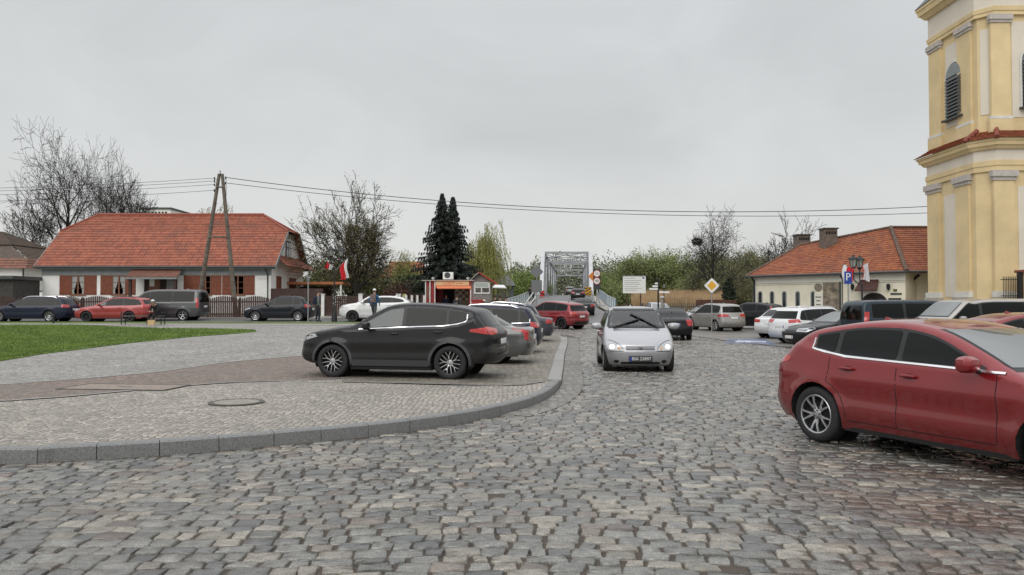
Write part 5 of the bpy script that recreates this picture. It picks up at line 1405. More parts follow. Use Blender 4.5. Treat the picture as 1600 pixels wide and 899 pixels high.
        for i in range(n - 1):
            for q in range(row - 1):
                F.append((W0 + i * row + q, W0 + i * row + q + 1, W0 + (i + 1) * row + q + 1, W0 + (i + 1) * row + q))
        me = bpy.data.meshes.new('body'); me.from_pydata(V, [], F)
        bm = bmesh.new(); bm.from_mesh(me)
        bmesh.ops.remove_doubles(bm, verts=bm.verts, dist=.0015)
        bmesh.ops.recalc_face_normals(bm, faces=bm.faces)
        up = sum(f.normal.z * f.calc_area() for f in bm.faces if f.calc_center_median().z > c.H * .9)
        if up < 0: bmesh.ops.reverse_faces(bm, faces=bm.faces)
        c.bvh = BVHTree.FromBMesh(bm)
        if cut:
            k0 = cut
            dele = [f for f in bm.faces if f.normal.x > .25 and f.normal.z > .4 and all(k0[0] < v.co.z < k0[1] and abs(v.co.y) < k0[2] for v in f.verts)]
            bmesh.ops.delete(bm, geom=dele, context='FACES')
        bm.to_mesh(me); bm.free()
        c.body = link('body', me, c.color, c.root, smooth=True)
        try: me.set_sharp_from_angle(angle=R(60))
        except Exception: pass
        lb = MB()
        for ax in c.ax:
            for sgn in (1, -1):
                vs = []; k = 14
                for i in range(k + 1):
                    t = -.35 + (PI + .7) * i / k
                    x = ax + (R_ + .0) * math.cos(t); z = max(.12, c.wr + R_ * math.sin(t))
                    yo = c.Y(x, max(z, .2)) - .004
                    vs.append((x, sgn * yo, z)); vs.append((x, sgn * (yo - .36), z))
                lb.add(vs, [(2 * i, 2 * i + 1, 2 * i + 3, 2 * i + 2) for i in range(k)])
                lb.add([(ax + R_ * math.cos(2 * PI * i / 16), sgn * (c.Wd / 2 - .38), c.wr + R_ * math.sin(2 * PI * i / 16)) for i in range(16)], [tuple(range(16))])
        lb.box((c.ax[1] - R_ * .5, -c.Wd / 2 + .4, .19), (c.L / 2 - .45, c.Wd / 2 - .4, .5)); lb.box((-c.L / 2 + .35, -c.Wd / 2 + .3, c.sill + .10), (c.ax[1], c.Wd / 2 - .3, .5))
        lb.box((c.ax[1] + R_, -c.Wd / 2 + .06, .19), (c.ax[0] - R_, c.Wd / 2 - .06, .3))
        lb.build('underbody', M['liner'], c.root)
    def hit(c, view, s, z):
        d, p = DIRS[view]
        o = d * 5 + p * s + Vector((0, 0, z))
        loc, nor, i, dist = c.bvh.ray_cast(o, -d)
        if loc is None: return None
        if nor.dot(d) < 0: nor = -nor
        return loc, nor
    def decal(c, name, view, poly, material, off=.004, res=None, thick=.012, parent=None, round_=0):
        """a panel following the bodywork; poly in (along, height) as seen from one side"""
        res = res or (.05 if c.detail > 1 else .12)
        if round_:
            out = []
            n = len(poly)
            for i in range(n):
                a, b, d = Vector(poly[i - 1]), Vector(poly[i]), Vector(poly[(i + 1) % n])
                r = min(round_, (a - b).length * .45, (d - b).length * .45)
                p1 = b + (a - b).normalized() * r; p2 = b + (d - b).normalized() * r
                for t in (0, .33, .67, 1): out.append(tuple((p1 * (1 - t) + b * t).lerp(b * (1 - t) + p2 * t, t)))
            poly = out
        bd = densify(poly, res * 1.2); nb = len(bd)
        pts = [Vector(p) for p in bd]
        xs = [p[0] for p in bd]; ys = [p[1] for p in bd]
        x = min(xs) + res
        while x < max(xs) - res * .3:
            y = min(ys) + res
            while y < max(ys) - res * .3:
                if inpoly(x, y, bd) and min((v.x - x) ** 2 + (v.y - y) ** 2 for v in pts[:nb]) > (res * .4) ** 2: pts.append(Vector((x, y)))
                y += res
            x += res
        vs, es, fs, ov, _, _ = delaunay_2d_cdt(pts, [(i, (i + 1) % nb) for i in range(nb)], [], 1, 1e-6)
        V = []; ok = []; NN = []
        for v in vs:
            h = c.hit(view, v.x, v.y)
            if h is None: V.append((0, 0, 0)); ok.append(False); NN.append(None)
            else: V.append(tuple(h[0] + h[1] * off)); ok.append(True); NN.append(h[1])
        F = [tuple(f) for f in fs if all(ok[i] for i in f)]
        if not F: return None
        cnt = {}
        for f in F:
            for a, b in zip(f, f[1:] + f[:1]):
                cnt[(a, b)] = 1
        used = {}
        for (a, b) in list(cnt):
            if (b, a) not in cnt:
                for q in (a, b):
                    if q not in used:
                        used[q] = len(V); V.append(tuple(Vector(V[q]) - NN[q] * (thick + off)))
                F.append((b, a, used[a], used[b]))
        me = bpy.data.meshes.new(name); me.from_pydata(V, [], F); me.update()
        bm = bmesh.new(); bm.from_mesh(me)
        bmesh.ops.delete(bm, geom=[v for v in bm.verts if not v.link_faces], context='VERTS')
        d = DIRS[view][0]
        if sum(f.normal.dot(d) * f.calc_area() for f in bm.faces) < 0: bmesh.ops.reverse_faces(bm, faces=bm.faces)
        bm.to_mesh(me); bm.free()
        o = link(name, me, material, parent or c.root, smooth=True)
        try: me.set_sharp_from_angle(angle=R(45))
        except Exception: pass
        return o
    def line(c, name, view, pts, w, material, off=.003, parent=None, lift=None):
        """a narrow strip along a path on the bodywork"""
        P = [Vector(p) for p in densify(pts, .06 if c.detail > 1 else .15, False)]
        V = []; F = []; prev = None
        for i, p in enumerate(P):
            t = (P[min(i + 1, len(P) - 1)] - P[max(i - 1, 0)]).normalized(); nn = Vector((-t.y, t.x)) * w / 2
            a = c.hit(view, *(p + nn)); b = c.hit(view, *(p - nn))
            if a is None or b is None: prev = None; continue
            k = len(V)
            l = lift or 0
            V += [tuple(a[0] - a[1] * .004), tuple(a[0] + a[1] * (off + l)), tuple(b[0] + b[1] * (off + l)), tuple(b[0] - b[1] * .004)]
            if prev is not None: F += [(prev + q, prev + q + 1, k + q + 1, k + q) for q in range(3)]
            prev = k
        if not F: return None
        me = bpy.data.meshes.new(name); me.from_pydata(V, [], F); me.update()
        bm = bmesh.new(); bm.from_mesh(me); bmesh.ops.recalc_face_normals(bm, faces=bm.faces)
        d = DIRS[view][0]
        if sum(f.normal.dot(d) * f.calc_area() for f in bm.faces) < 0: bmesh.ops.reverse_faces(bm, faces=bm.faces)
        bm.to_mesh(me); bm.free()
        return link(name, me, material, parent or c.root)
    def glass(c, gx, pillars, wm, chrome):
        h = c.L / 2
        g = gx or {'hatch': (h - 1.32, -h + .62), 'sedan': (h - 1.5, -h + .98), 'wagon': (h - 1.45, -h + .42), 'suv': (h - 1.3, -h + .60), 'mpv': (h - 1.0, -h + .50), 'van': (h - 1.05, -h + .42)}[c.k]
        xa, xe = g
        pl = pillars or {'hatch': [.1, -1.0], 'sedan': [.1, -.85], 'wagon': [.2, -.75, -1.65], 'suv': [.1, -.95], 'mpv': [.25, -.8], 'van': [h - 1.95, h - 3.3]}[c.k]
        c.pill = pl; c.gx = (xa, xe)
        mg = .045
        def region(x0, x1, grow=0):
            k = max(5, int((x0 - x1) / .10)); top = []; bt = []
            for i in range(k + 1):
                x = x0 + (x1 - x0) * i / k
                zt = min(c.topz(x) - mg + grow, c.H - .115 + grow); zb = c.beltz(x) + .03 - grow
                if zt > zb + .015: top.append((x, zt)); bt.append((x, zb))
            return top + bt[::-1]
        for v in ('L', 'R'):
            fr = region(xa + .03, xe - .03, .02)
            if len(fr) > 5: c.decal('window_surround', v, fr, M['black'], off=.003, thick=.01)
            xs = [xa] + pl + [xe]
            for i in range(len(xs) - 1):
                gap = .035 if c.k != 'van' else .05
                rg = region(xs[i] - (gap if i else 0), xs[i + 1] + (gap if i < len(xs) - 2 else 0), -.008)
                if len(rg) > 4:
                    c.decal('side_window', v, rg, M[wm if i == 0 else 'glass'], off=.009, thick=.01, round_=.03)
            if chrome:
                bl = [(x, c.beltz(x) + .012) for x in np.arange(xa + .02, xe - .04, -.1)]
                xe2 = xe - .035
                up = [(xe2 - .01, c.beltz(xe2) + .02 + t) for t in (0, .1, max(.12, min(c.topz(xe2) - mg, c.H - .12) - c.beltz(xe2) - .05))]
                c.line('window_trim', v, bl + (up if c.detail > 0 else []), .018, M['chrome'], off=.012)
        def cross(z0, z1, view, w0, w1):
            k = 5; l = [(-(w0 + (w1 - w0) * i / k), z0 + (z1 - z0) * i / k) for i in range(k + 1)]
            return l + [(-a, b) for a, b in l[::-1]]
        zc = {'hatch': 1.01, 'sedan': .98, 'wagon': .99, 'suv': 1.15, 'mpv': 1.06, 'van': 1.27}[c.k]
        w = c.Wd / 2
        zt = c.H - .10
        if not hasattr(c, 'no_ws'):
            if c.wsm != 'clear_glass': c.decal('windscreen_surround', 'F', cross(zc - .02, zt + .005, 'F', w - .14, w - .262), M['black'], off=.002, thick=.01)
            else:
                q = cross(zc + .004, zt + .006, 'F', w - .165, w - .285); c.line('windscreen_surround', 'F', q + q[:1], .055, M['black'], off=.010)
            c.ws = c.decal('windscreen', 'F', cross(zc + .012, zt, 'F', w - .17, w - .29), M[c.wsm], off=.006, thick=.008)
        zr = {'hatch': (1.04, c.H - .20), 'sedan': (1.03, c.H - .12), 'wagon': (1.03, c.H - .19), 'suv': (1.13, c.H - .24), 'mpv': (1.08, c.H - .20), 'van': (1.12, c.H - .2)}[c.k]
        c.decal('rear_window', 'B', cross(zr[0], zr[1], 'B', w - .20, w - .29), M['glass'], off=.005, thick=.008, round_=.04)
    def seams(c, pl):
        h = c.L / 2
        if c.k == 'van': segs = [c.gx[0] - .02, pl[0], pl[1]]
        else: segs = c.seamx or ([c.gx[0] - .05] + pl[:2])
        for v in ('L', 'R'):
            for i, x in enumerate(segs):
                zt = c.beltz(x) + .0
                z0 = c.sill + .10
                p = [(x, zt), (x + .01, .6), (x, z0)]
                if i == 2 and c.k != 'van':
                    ra = c.wr + .12
                    p = [(x - .02, zt), (x - .03, .85)] + [(c.ax[1] + ra * math.cos(t), c.wr + ra * math.sin(t)) for t in (1.15, .9, .6, .3, .05)]
                    p[0] = (min(x - .02, p[2][0] + .02), zt); p[1] = (p[0][0] - .0, .86)
                c.line('door_gap', v, p, .008, M['seam'], off=.0015)
            c.line('door_gap', v, [(segs[0], c.sill + .10), (segs[-1] if c.k == 'van' else c.ax[1] + c.wr + .12, c.sill + .10)], .008, M['seam'], off=.0015)
            for x in ((segs[1] + .16), (segs[2] + .16 if len(segs) > 2 else 0)):
                hz = c.beltz(x) - .115
                hh = c.hit(v, x, hz)
                if hh:
                    y = hh[0].y; sg = 1 if y > 0 else -1
                    b = MB(); b.tube([(x - .09, y - sg * .005, hz), (x - .08, y + sg * .028, hz + .003), (x, y + sg * .036, hz + .005), (x + .08, y + sg * .028, hz + .003), (x + .09, y - sg * .005, hz)], [.011, .017, .019, .017, .011], 8)
                    ho = b.build('door_handle', c.color, c.root, smooth=True)
                    if c.detail > 1: c.decal('handle_recess', v, [(x + .075 * math.cos(t), hz + .028 * math.sin(t)) for t in np.linspace(0, 2 * PI, 13)[:-1]], M['liner'], off=.0015, thick=.004, res=.03, parent=ho)
            xm = c.gx[0] - .22; zb = c.beltz(xm) + .07
            hh = c.hit(v, xm, zb - .05)
            if hh:
                y = hh[0].y; sg = 1 if y > 0 else -1
                b = MB(); V = []; n = 12; mk = 1.22 if c.detail > 1 else 1
                secs = [(0, .45), (.012, .86), (.05, 1.0), (.10, .95), (.14, .62), (.15, .2)]
                for dx, s in secs:
                    for j in range(n):
                        t = 2 * PI * j / n; cy, cz = math.cos(t), math.sin(t)
                        V.append((xm - .07 + dx, y + sg * (.17 + .105 * mk * s * math.copysign(abs(cy) ** .65, cy)), zb + .01 + .068 * mk * s * math.copysign(abs(cz) ** .7, cz)))
                F = [tuple(range(n))] + [tuple((len(secs) - 1) * n + j for j in range(n))[::-1]] + [(i * n + j, (i + 1) * n + j, (i + 1) * n + (j + 1) % n, i * n + (j + 1) % n) for i in range(len(secs) - 1) for j in range(n)]
                b.add(V, F)
                mo = b.build('wing_mirror', c.color, c.root, smooth=True)
                MB().tube([(xm, y - sg * .03, zb - .07), (xm - .01, y + sg * .11, zb - .045)], .024, 8).build('mirror_arm', M['black'], mo)
    def lamps(c, fl, rl):
        h = c.L / 2; w = c.Wd / 2
        base = {'hatch': .70, 'sedan': .68, 'wagon': .68, 'suv': .84, 'mpv': .70, 'van': .90}[c.k]
        fp = fl or [(.36, base - .05), (.30, base + .06), (-.30, base + .11), (-.36, base + .05), (-.05, base - .06)]
        for v in (('FL', 'FR') if c.fl_on else ()):
            sg = -1 if v == 'FL' else 1
            c.decal('headlight', v, [(sg * -0 + (-1 if v == 'FL' else 1) * (-a) - (0), z) for a, z in [(p[0] - c.front_s(), p[1]) for p in fp]] if False else [(c.cs(v, a), z) for a, z in fp], M['clear_lamp'], off=.004, thick=.01, res=.05)
        rb = {'hatch': .90, 'sedan': .82, 'wagon': .90, 'suv': .98, 'mpv': .95, 'van': 1.05}[c.k]
        rp = rl or ([(.24, rb - .07), (.26, rb + .07), (-.16, rb + .12), (-.2, rb - .05)] if c.k != 'van' else [(.02, rb - .25), (.02, rb + .33), (-.1, rb + .33), (-.12, rb - .25)])
        for v in ('BL', 'BR'):
            c.decal('tail_light', v, [(c.cs(v, a), z) for a, z in rp], M['red_lamp'], off=.006, thick=.012, res=.05)
        if not c.fl_on: return
        if c.k == 'van': c.decal('grille', 'F', [(-.42, .72), (.42, .72), (.46, .86), (-.46, .86)], M['black'], off=.003)
        elif c.k == 'suv': c.decal('grille', 'F', [(-.36, .66), (.36, .66), (.46, .80), (-.46, .80)], M['black'], off=.003)
        else: c.decal('grille', 'F', [(-.32, .55), (.32, .55), (.40, .67), (-.40, .67)], M['black'], off=.003)
        c.decal('air_intake', 'F', [(-.5, .27), (.5, .27), (.56, .38), (-.56, .38)], M['black'], off=.003)
        if c.k in ('suv',): c.decal('rear_bumper', 'B', [(-.62, .32), (.62, .32), (.68, .50), (-.68, .50)], M['black'], off=.004)
    def cs(c, v, a):
        h = c.L / 2 - .13; w = c.Wd / 2 - .10
        s = math.sqrt(.5)
        base = {'FL': (-h + w) * s, 'FR': (h - w) * s, 'BL': (-h + w) * s, 'BR': (h - w) * s}[v]
        return {'FL': base - a, 'FR': base + a, 'BL': base - a, 'BR': base + a}[v]
    def extras(c, rails, cladding, plate, spoiler, trim):
        h = c.L / 2; w = c.Wd / 2
        if plate:
            for v, z in (('F', .42 if c.k != 'suv' else .48), ('B', {'sedan': .72, 'wagon': .72, 'hatch': .72, 'suv': .80, 'mpv': .78, 'van': .85}[c.k])):
                hh = c.hit(v, 0, z)
                if hh:
                    sg = 1 if v == 'F' else -1; x = hh[0].x + sg * .012
                    p = MB().box((x - .012, -.26, z - .057), (x + .008, .26, z + .057)).build('number_plate', M['plate'], c.root, bevel=.006)
                    MB().box((x + (.008 if sg > 0 else -.0145), (-.255 if sg < 0 else .215), z - .05), (x + (.0105 if sg > 0 else -.012), (-.215 if sg < 0 else .255), z + .05)).build('country_band', M['plate_blue'], p)
        if rails:
            for sg in (1, -1):
                b = MB(); xs = np.linspace(h - 2.15, -h + .75, 8)
                P = []
                for i, x in enumerate(xs):
                    y = sg * (c.Y(x, c.topz(x)) - .05); zt = c.topz(x) + (.075 if 0 < i < 7 else .02)
                    P.append((x, y, zt))
                b.tube(P, .018, 6)
                for i in (1, 3, 6): b.tube([P[i], (P[i][0], P[i][1], P[i][2] - .09)], .014, 5)
                b.build('roof_rail', M['chrome'] if rails != 'black' else M['black'], c.root, smooth=True)
        if cladding:
            for v in ('L', 'R'):
                c.line('sill_cladding', v, [(c.ax[0] - c.wr - .10, c.sill + .07), (c.ax[1] + c.wr + .10, c.sill + .07)], .13, M['grey_plastic'], off=.012)
                for ax in c.ax:
                    R_ = c.wr + .085
                    c.line('arch_cladding', v, [(ax + R_ * math.cos(t), c.wr + R_ * math.sin(t)) for t in np.linspace(-.12, PI + .12, 16)], .055, M['grey_plastic'], off=.010)
        if spoiler:
            i = max(range(len(c.sil)), key=lambda k: (c.sil[k][0] < -h + 1.0) * (c.sil[k][1]))
            x0 = -h + .78; zt = c.H - .09
            V = []; n = 9
            for j in range(n):
                u = -1 + 2 * j / (n - 1); y = u * (w - .27); b_ = .05 * u * u
                V += [(x0 + .12, y, zt - b_ + .012), (x0 - .20 + .05 * u * u, y, zt - b_ - .045), (x0 - .19 + .05 * u * u, y, zt - b_ - .075), (x0 + .05, y, zt - b_ - .07)]
            F = []
            for j in range(n - 1):
                for q in range(4): F.append((j * 4 + q, j * 4 + (q + 1) % 4, (j + 1) * 4 + (q + 1) % 4, (j + 1) * 4 + q))
            F += [(0, 1, 2, 3), tuple((n - 1) * 4 + q for q in (3, 2, 1, 0))]
            b = MB(); b.add(V, F); b.build('roof_spoiler', c.color, c.root, smooth=True, sharp=30)
        if c.detail > 0 or True:
            x = -h + 1.15; z = c.H - .02
            hh = c.bvh.ray_cast(Vector((x, 0, 5)), Vector((0, 0, -1)))[0]
            if hh:
                b = MB(); zz = hh.z - .004
                b.add([(x + .08, -.02, zz), (x + .08, .02, zz), (x - .07, .016, zz), (x - .07, -.016, zz), (x - .06, 0, zz + .055), (x - .03, 0, zz + .05)], [(0, 1, 5), (1, 2, 4, 5), (2, 3, 4), (3, 0, 5, 4)])
                b.build('roof_aerial', c.color, c.root)
    def wheels(c, rim, rm):
        base = {}
        for ax in c.ax:
            for sg in (1, -1):
                yo = sg * (c.Wd / 2 - .022); wd = .205; r = c.wr
                Mx = Matrix.Translation((0, 0, 0)) @ Matrix.Rotation(-sg * PI / 2, 4, 'X')
                if sg not in base:
                    t = MB(); ri = r * (.70 if c.detail > 1 else .66)
                    t.lathe([(ri - .012, -.03), (ri, -.004), (ri + .012, 0), (r * .80, .006), (r * .93, .0), (r * .985, -.022), (r, -.05), (r, -wd + .05), (r * .985, -wd + .022), (r * .8, -wd), (ri, -wd)], 40 if c.detail > 1 else 20, Mx)
                    to = t.build('wheel', M['rubber'], None, smooth=True, sharp=50)
                    rb = MB()
                    rb.lathe([(ri + .004, -.008), (ri - .004, -.001), (ri - .018, -.006), (ri - .024, -.03), (ri - .028, -.16)], 40 if c.detail > 1 else 20, Mx)
                    ro = rb.build('rim', rm, to, smooth=True)
                    db = MB(); db.lathe([(ri - .02, -.085), (.0, -.085)], 24, Mx); db.lathe([(.15, -.07), (.15, -.06), (.06, -.06)], 20, Mx)  # black disc puts shade between the spokes; the small ring is the brake
                    db.build('brake_and_dark_backing', M['liner'], to)
                    sp = MB()
                    def spoke(a, r0, r1, w0, w1, z0=-.03, z1=-.006, skew=0.):
                        ca, sa = math.cos(a), math.sin(a)
                        def P(rr, off, z): return Mx @ Vector((rr * ca - off * sa, rr * sa + off * ca, z))
                        a1 = [P(r0, -w0, z0 - .02), P(r0, -w0 * .7, z0), P(r0, w0 * .7, z0), P(r0, w0, z0 - .02)]
                        rm_ = (r0 + r1) / 2; wm_ = (w0 + w1) / 2 * .9
                        a2 = [P(rm_, -wm_ + skew / 2, z0 + .012), P(rm_, -wm_ * .7 + skew / 2, z0 + .017), P(rm_, wm_ * .7 + skew / 2, z0 + .017), P(rm_, wm_ + skew / 2, z0 + .012)]
                        a3 = [P(r1, -w1 + skew, z1 - .025), P(r1, -w1 * .7 + skew, z1 - .004), P(r1, w1 * .7 + skew, z1 - .004), P(r1, w1 + skew, z1 - .025)]
                        fs = []
                        for b in (0, 4): fs += [(b + q, b + q + 1, b + q + 5, b + q + 4) for q in range(3)]
                        sp.add(a1 + a2 + a3, fs)
                    rs = ri - .016
                    if rim == 'twin':
                        for k in range(5):
                            a = 2 * PI * k / 5 + .3
                            spoke(a - .0, .05, rs, .022, .013, skew=.058); spoke(a, .05, rs, .022, .013, skew=-.058)
                    elif rim == 'wye':
                        for k in range(5):
                            a = 2 * PI * k / 5 + PI / 2
                            spoke(a, .04, rs * .62, .020, .014, -.028, -.014)
                            spoke(a + .0, rs * .55, rs, .012, .009, -.02, -.008, skew=.06); spoke(a, rs * .55, rs, .012, .009, -.02, -.008, skew=-.06)
                            spoke(a + .63, .04, rs, .011, .008)
                    elif rim == 'cap':
                        sp.lathe([(rs, -.006), (rs * .8, .0), (rs * .25, -.012), (.0, -.010)], 24, Mx)
                    else:
                        nn = {'five': 5, 'seven': 7, 'ten': 10}[rim]
                        for k in range(nn): spoke(2 * PI * k / nn + .2, .05, rs, .040 if nn == 5 else .022, .026 if nn == 5 else .014)
                    sp.lathe([(.062, -.05), (.060, -.026), (.03, -.02), (0, -.02)], 20, Mx)
                    if c.detail > 1:
                        sp.cur = 1
                        for k in range(5):
                            a = 2 * PI * k / 5 + .2 + PI / 5; sp.lathe([(.009, -.05), (.009, -.012), (0, -.012)], 6, Mx @ Matrix.Translation((.042 * math.cos(a), .042 * math.sin(a), 0)))
                    sp.build('spokes', [(M['alloy'] if rim == 'wye' else rm), M['black']], to, smooth=True, sharp=40)
                    base[sg] = to; o = to
                else:
                    o = base[sg].copy(); C.objects.link(o)
                    for ch in kids(base[sg]):
                        q = ch.copy(); C.objects.link(q); q.parent = o
                o.parent = c.root; o.location = (ax, yo, r); o.rotation_euler = (0, .35 * ax, 0)
    def place(c, x, y, deg, z=None, pitch=None):
        c.root.rotation_mode = 'XYZ'
        a = R(deg)
        hf = c.hf if hasattr(c, 'hf') else G
        f = (x + c.ax[0] * math.cos(a), y + c.ax[0] * math.sin(a)); r = (x + c.ax[1] * math.cos(a), y + c.ax[1] * math.sin(a))
        zf, zr = hf(*f), hf(*r)
        p = math.atan2(zf - zr, c.ax[0] - c.ax[1])
        zz = zf - c.ax[0] * math.sin(p)
        lx, ly = -math.sin(a), math.cos(a)
        ro = math.atan2(hf(x + lx * .75, y + ly * .75) - hf(x - lx * .75, y - ly * .75), 1.5)
        c.root.location = (x, y, (zz if z is None else z) - .004)
        c.root.rotation_euler = (ro, -p, a)
        return c

def text_on(name, txt, size, material, parent, Mx, ext=.001, align='CENTER'):
    cu = bpy.data.curves.new(name, 'FONT'); cu.body = txt; cu.size = size; cu.align_x = align; cu.align_y = 'CENTER'; cu.extrude = ext; cu.resolution_u = 2
    o = bpy.data.objects.new(name, cu); C.objects.link(o)
    bpy.context.view_layer.update()
    dg = bpy.context.evaluated_depsgraph_get()
    me = bpy.data.meshes.new_from_object(o.evaluated_get(dg))
    bpy.data.objects.remove(o); bpy.data.curves.remove(cu)
    me.transform(Mx); me.name = name
    me.materials.clear()
    return link(name, me, material, parent)
HP = plat
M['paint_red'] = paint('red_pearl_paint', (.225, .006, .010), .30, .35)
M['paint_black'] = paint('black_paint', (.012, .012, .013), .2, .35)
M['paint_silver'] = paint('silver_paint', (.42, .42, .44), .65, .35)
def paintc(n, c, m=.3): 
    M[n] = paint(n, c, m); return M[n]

h = 4.46 / 2
red_shape = [(h-.16,.2,-.44,.02),(h-.04,.3,-.46,.02),(h,.46,-.46,0),(h-.02,.60,-.42,0),(h-.10,.70,-.32,-.02),(h-.32,.79,-.14,-.06),(h-.75,.89,-.04,-.09),(h-1.20,.975,-.16,-.055),
    (h-1.60,1.16,-.15,-.05),(h-2.0,1.33,-.11,-.05),(h-2.35,1.42,-.02,-.07),(h-2.7,1.452,0,-.065),(h-3.1,1.44,0,-.065),(-h+.95,1.385,.02,-.065),(-h+.62,1.315,.08,-.06),(-h+.36,1.16,.17,-.05),(-h+.20,1.02,.22,-.03),(-h+.09,.91,.24,-.02),(-h+.05,.80,.26,0),(-h+.03,.62,.30,0),(-h,.46,.30,0),(-h+.05,.32,.30,.02),(-h+.14,.23,.28,.02)]
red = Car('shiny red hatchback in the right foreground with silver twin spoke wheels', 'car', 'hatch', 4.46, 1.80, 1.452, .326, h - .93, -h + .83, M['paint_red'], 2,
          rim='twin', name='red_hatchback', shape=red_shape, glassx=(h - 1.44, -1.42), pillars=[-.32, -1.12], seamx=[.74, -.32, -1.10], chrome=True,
          belt=[(h - 1.3, .955), (-.1, .985), (-1.0, 1.01), (-1.45, 1.075), (-h + .3, 1.16)],
          rear_lamp=[(.30, .92), (.30, .98), (.0, 1.02), (-.26, .97), (-.22, .92), (.02, .86)])
a = R(-65)
rw = (3.56, 9.05); ax = -h + .83
cx_ = rw[0] - (ax * math.cos(a) + (-.88) * -math.sin(a)); cy_ = rw[1] - (ax * math.sin(a) + (-.88) * math.cos(a))
red.place(cx_, cy_, -65)

h = 4.60 / 2
suv_shape = [(h-.24,.30,-.40,.02),(h-.06,.38,-.42,.02),(h,.50,-.44,0),(h-.03,.66,-.42,0),(h-.07,.80,-.38,-.02),(h-.16,.93,-.26,-.05),(h-.45,1.02,-.10,-.08),(h-.95,1.105,-.04,-.09),(h-1.32,1.16,-.15,-.05),
    (h-1.65,1.35,-.14,-.05),(h-1.95,1.50,-.11,-.05),(h-2.2,1.60,-.02,-.08),(h-2.6,1.635,0,-.075),(h-3.2,1.62,0,-.075),(-h+.80,1.555,.02,-.07),(-h+.50,1.48,.06,-.06),(-h+.38,1.36,.14,-.05),(-h+.22,1.17,.18,-.03),(-h+.08,1.04,.22,-.02),(-h+.03,.90,.24,0),(-h+.05,.74,.26,0),(-h,.58,.30,0),(-h+.02,.46,.32,0),(-h+.16,.34,.30,.02)]
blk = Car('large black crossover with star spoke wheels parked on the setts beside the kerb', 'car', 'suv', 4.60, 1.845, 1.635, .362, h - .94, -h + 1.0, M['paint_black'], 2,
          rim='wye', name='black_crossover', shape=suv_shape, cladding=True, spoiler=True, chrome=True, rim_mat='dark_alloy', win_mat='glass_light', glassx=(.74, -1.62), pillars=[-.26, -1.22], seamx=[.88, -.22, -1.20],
          belt=[(h - 1.4, 1.035), (-.1, 1.085), (-1.2, 1.125), (-h + .8, 1.17), (-h + .3, 1.34)],
          rear_lamp=[(.34, 1.00), (.34, 1.07), (.0, 1.12), (-.34, 1.07), (-.36, 1.02), (-.1, .97), (.1, .95)])
blk.hf = HP
blk.place(-2.40, 17.35, 180 - 12)
for v in ('L', 'R'):
    pass

h = 3.58 / 2
sil_shape = [(h-.16,.14,-.36,.02),(h-.05,.19,-.40,.02),(h-.01,.30,-.40,0),(h,.42,-.40,0),(h-.01,.52,-.38,0),(h-.07,.60,-.36,0),(h-.14,.70,-.32,-.03),(h-.36,.85,-.20,-.06),(h-.62,.97,-.10,-.07),(h-.80,1.03,-.16,-.05),
    (h-1.12,1.24,-.15,-.05),(h-1.42,1.43,-.11,-.05),(h-1.72,1.54,-.02,-.09),(h-2.1,1.575,0,-.085),(-h+.9,1.565,0,-.085),(-h+.45,1.52,.04,-.08),(-h+.28,1.43,.10,-.06),(-h+.16,1.2,.13,-.03),(-h+.08,.97,.17,-.02),(-h+.04,.75,.2,0),(-h,.52,.24,0),(-h+.03,.36,.24,0),(-h+.12,.24,.22,.02)]
aw = Car('silver compact car driving towards the viewer with its headlights on and wipers across the windscreen', 'car', 'mpv', 3.58, 1.72, 1.575, .30, h - .62, -h + .53, M['paint_silver'], 2,
         rim='cap', name='silver_compact', shape=sil_shape, glassx=(h - .95, -h + .40), pillars=[.25, -.75], win_mat='glass_light', plate=False, cut_ws=(1.045, 1.47, .62), wsm='clear_glass', lamps=False,
         front_lamp=[(.41, .575), (.30, .70), (.12, .80), (-.08, .81), (-.15, .60), (.05, .575)])
aw.place(3.13, 19.95, -93)
for sg in (1, -1):
    hl = aw.decal('headlight', 'F', [(sg * a, b) for a, b in ((.775, .73), (.79, .66), (.755, .55), (.70, .525), (.40, .525), (.44, .60), (.53, .68), (.64, .735), (.72, .755))], M['clear_lamp'], off=.004, thick=.01, round_=.03)
    aw.line('lamp_gap', 'F', [(sg * a, b) for a, b in ((.785, .66), (.76, .545), (.70, .515), (.385, .515), (.43, .605), (.525, .69), (.64, .745), (.74, .765))], .012, M['seam'], off=.002)
    aw.decal('lamp_lens', 'F', [(sg * .655 + .06 * math.cos(t), .612 + .05 * math.sin(t)) for t in np.linspace(0, 2 * PI, 14)[:-1]], M['lit_lamp'], off=.008, parent=hl, res=.03)
    aw.decal('indicator_lens', 'F', [(sg * .50 + .045 * math.cos(t), .575 + .035 * math.sin(t)) for t in np.linspace(0, 2 * PI, 12)[:-1]], mat('amber_lens', (.5, .33, .2), .2), off=.007, parent=hl, res=.03)
    aw.decal('fog_recess', 'F', [(sg * .56 + .065 * math.cos(t), .265 + .042 * math.sin(t)) for t in np.linspace(0, 2 * PI, 12)[:-1]], M['seam'], off=.002, res=.04)
gr = aw.decal('grille', 'F', [(-.385, .525), (.385, .525), (.36, .625), (-.36, .625)], M['paint_silver'], off=.004, thick=.01, round_=.02)
for zz_ in (.548, .580, .610): aw.line('grille_slot', 'F', [(-.34, zz_), (.34, zz_)], .015, M['seam'], off=.008, parent=gr)
hh = aw.hit('F', 0, .575); xg = hh[0].x
bd_ = MB(); Mg = Matrix.Translation((xg + .006, 0, .575)) @ Matrix.Rotation(PI / 2, 4, 'Y')
bd_.lathe([(.052, -.01), (.052, .006), (.044, .010), (0, .010)], 20, Mg)
badge = bd_.build('grille_badge', M['ink'], gr)
st = MB()
for k in range(3):
    t = 2 * PI * k / 3
    st.tube([(xg + .019, 0, .575), (xg + .019, .036 * math.sin(t), .575 + .036 * math.cos(t))], [.007, .002], 4)
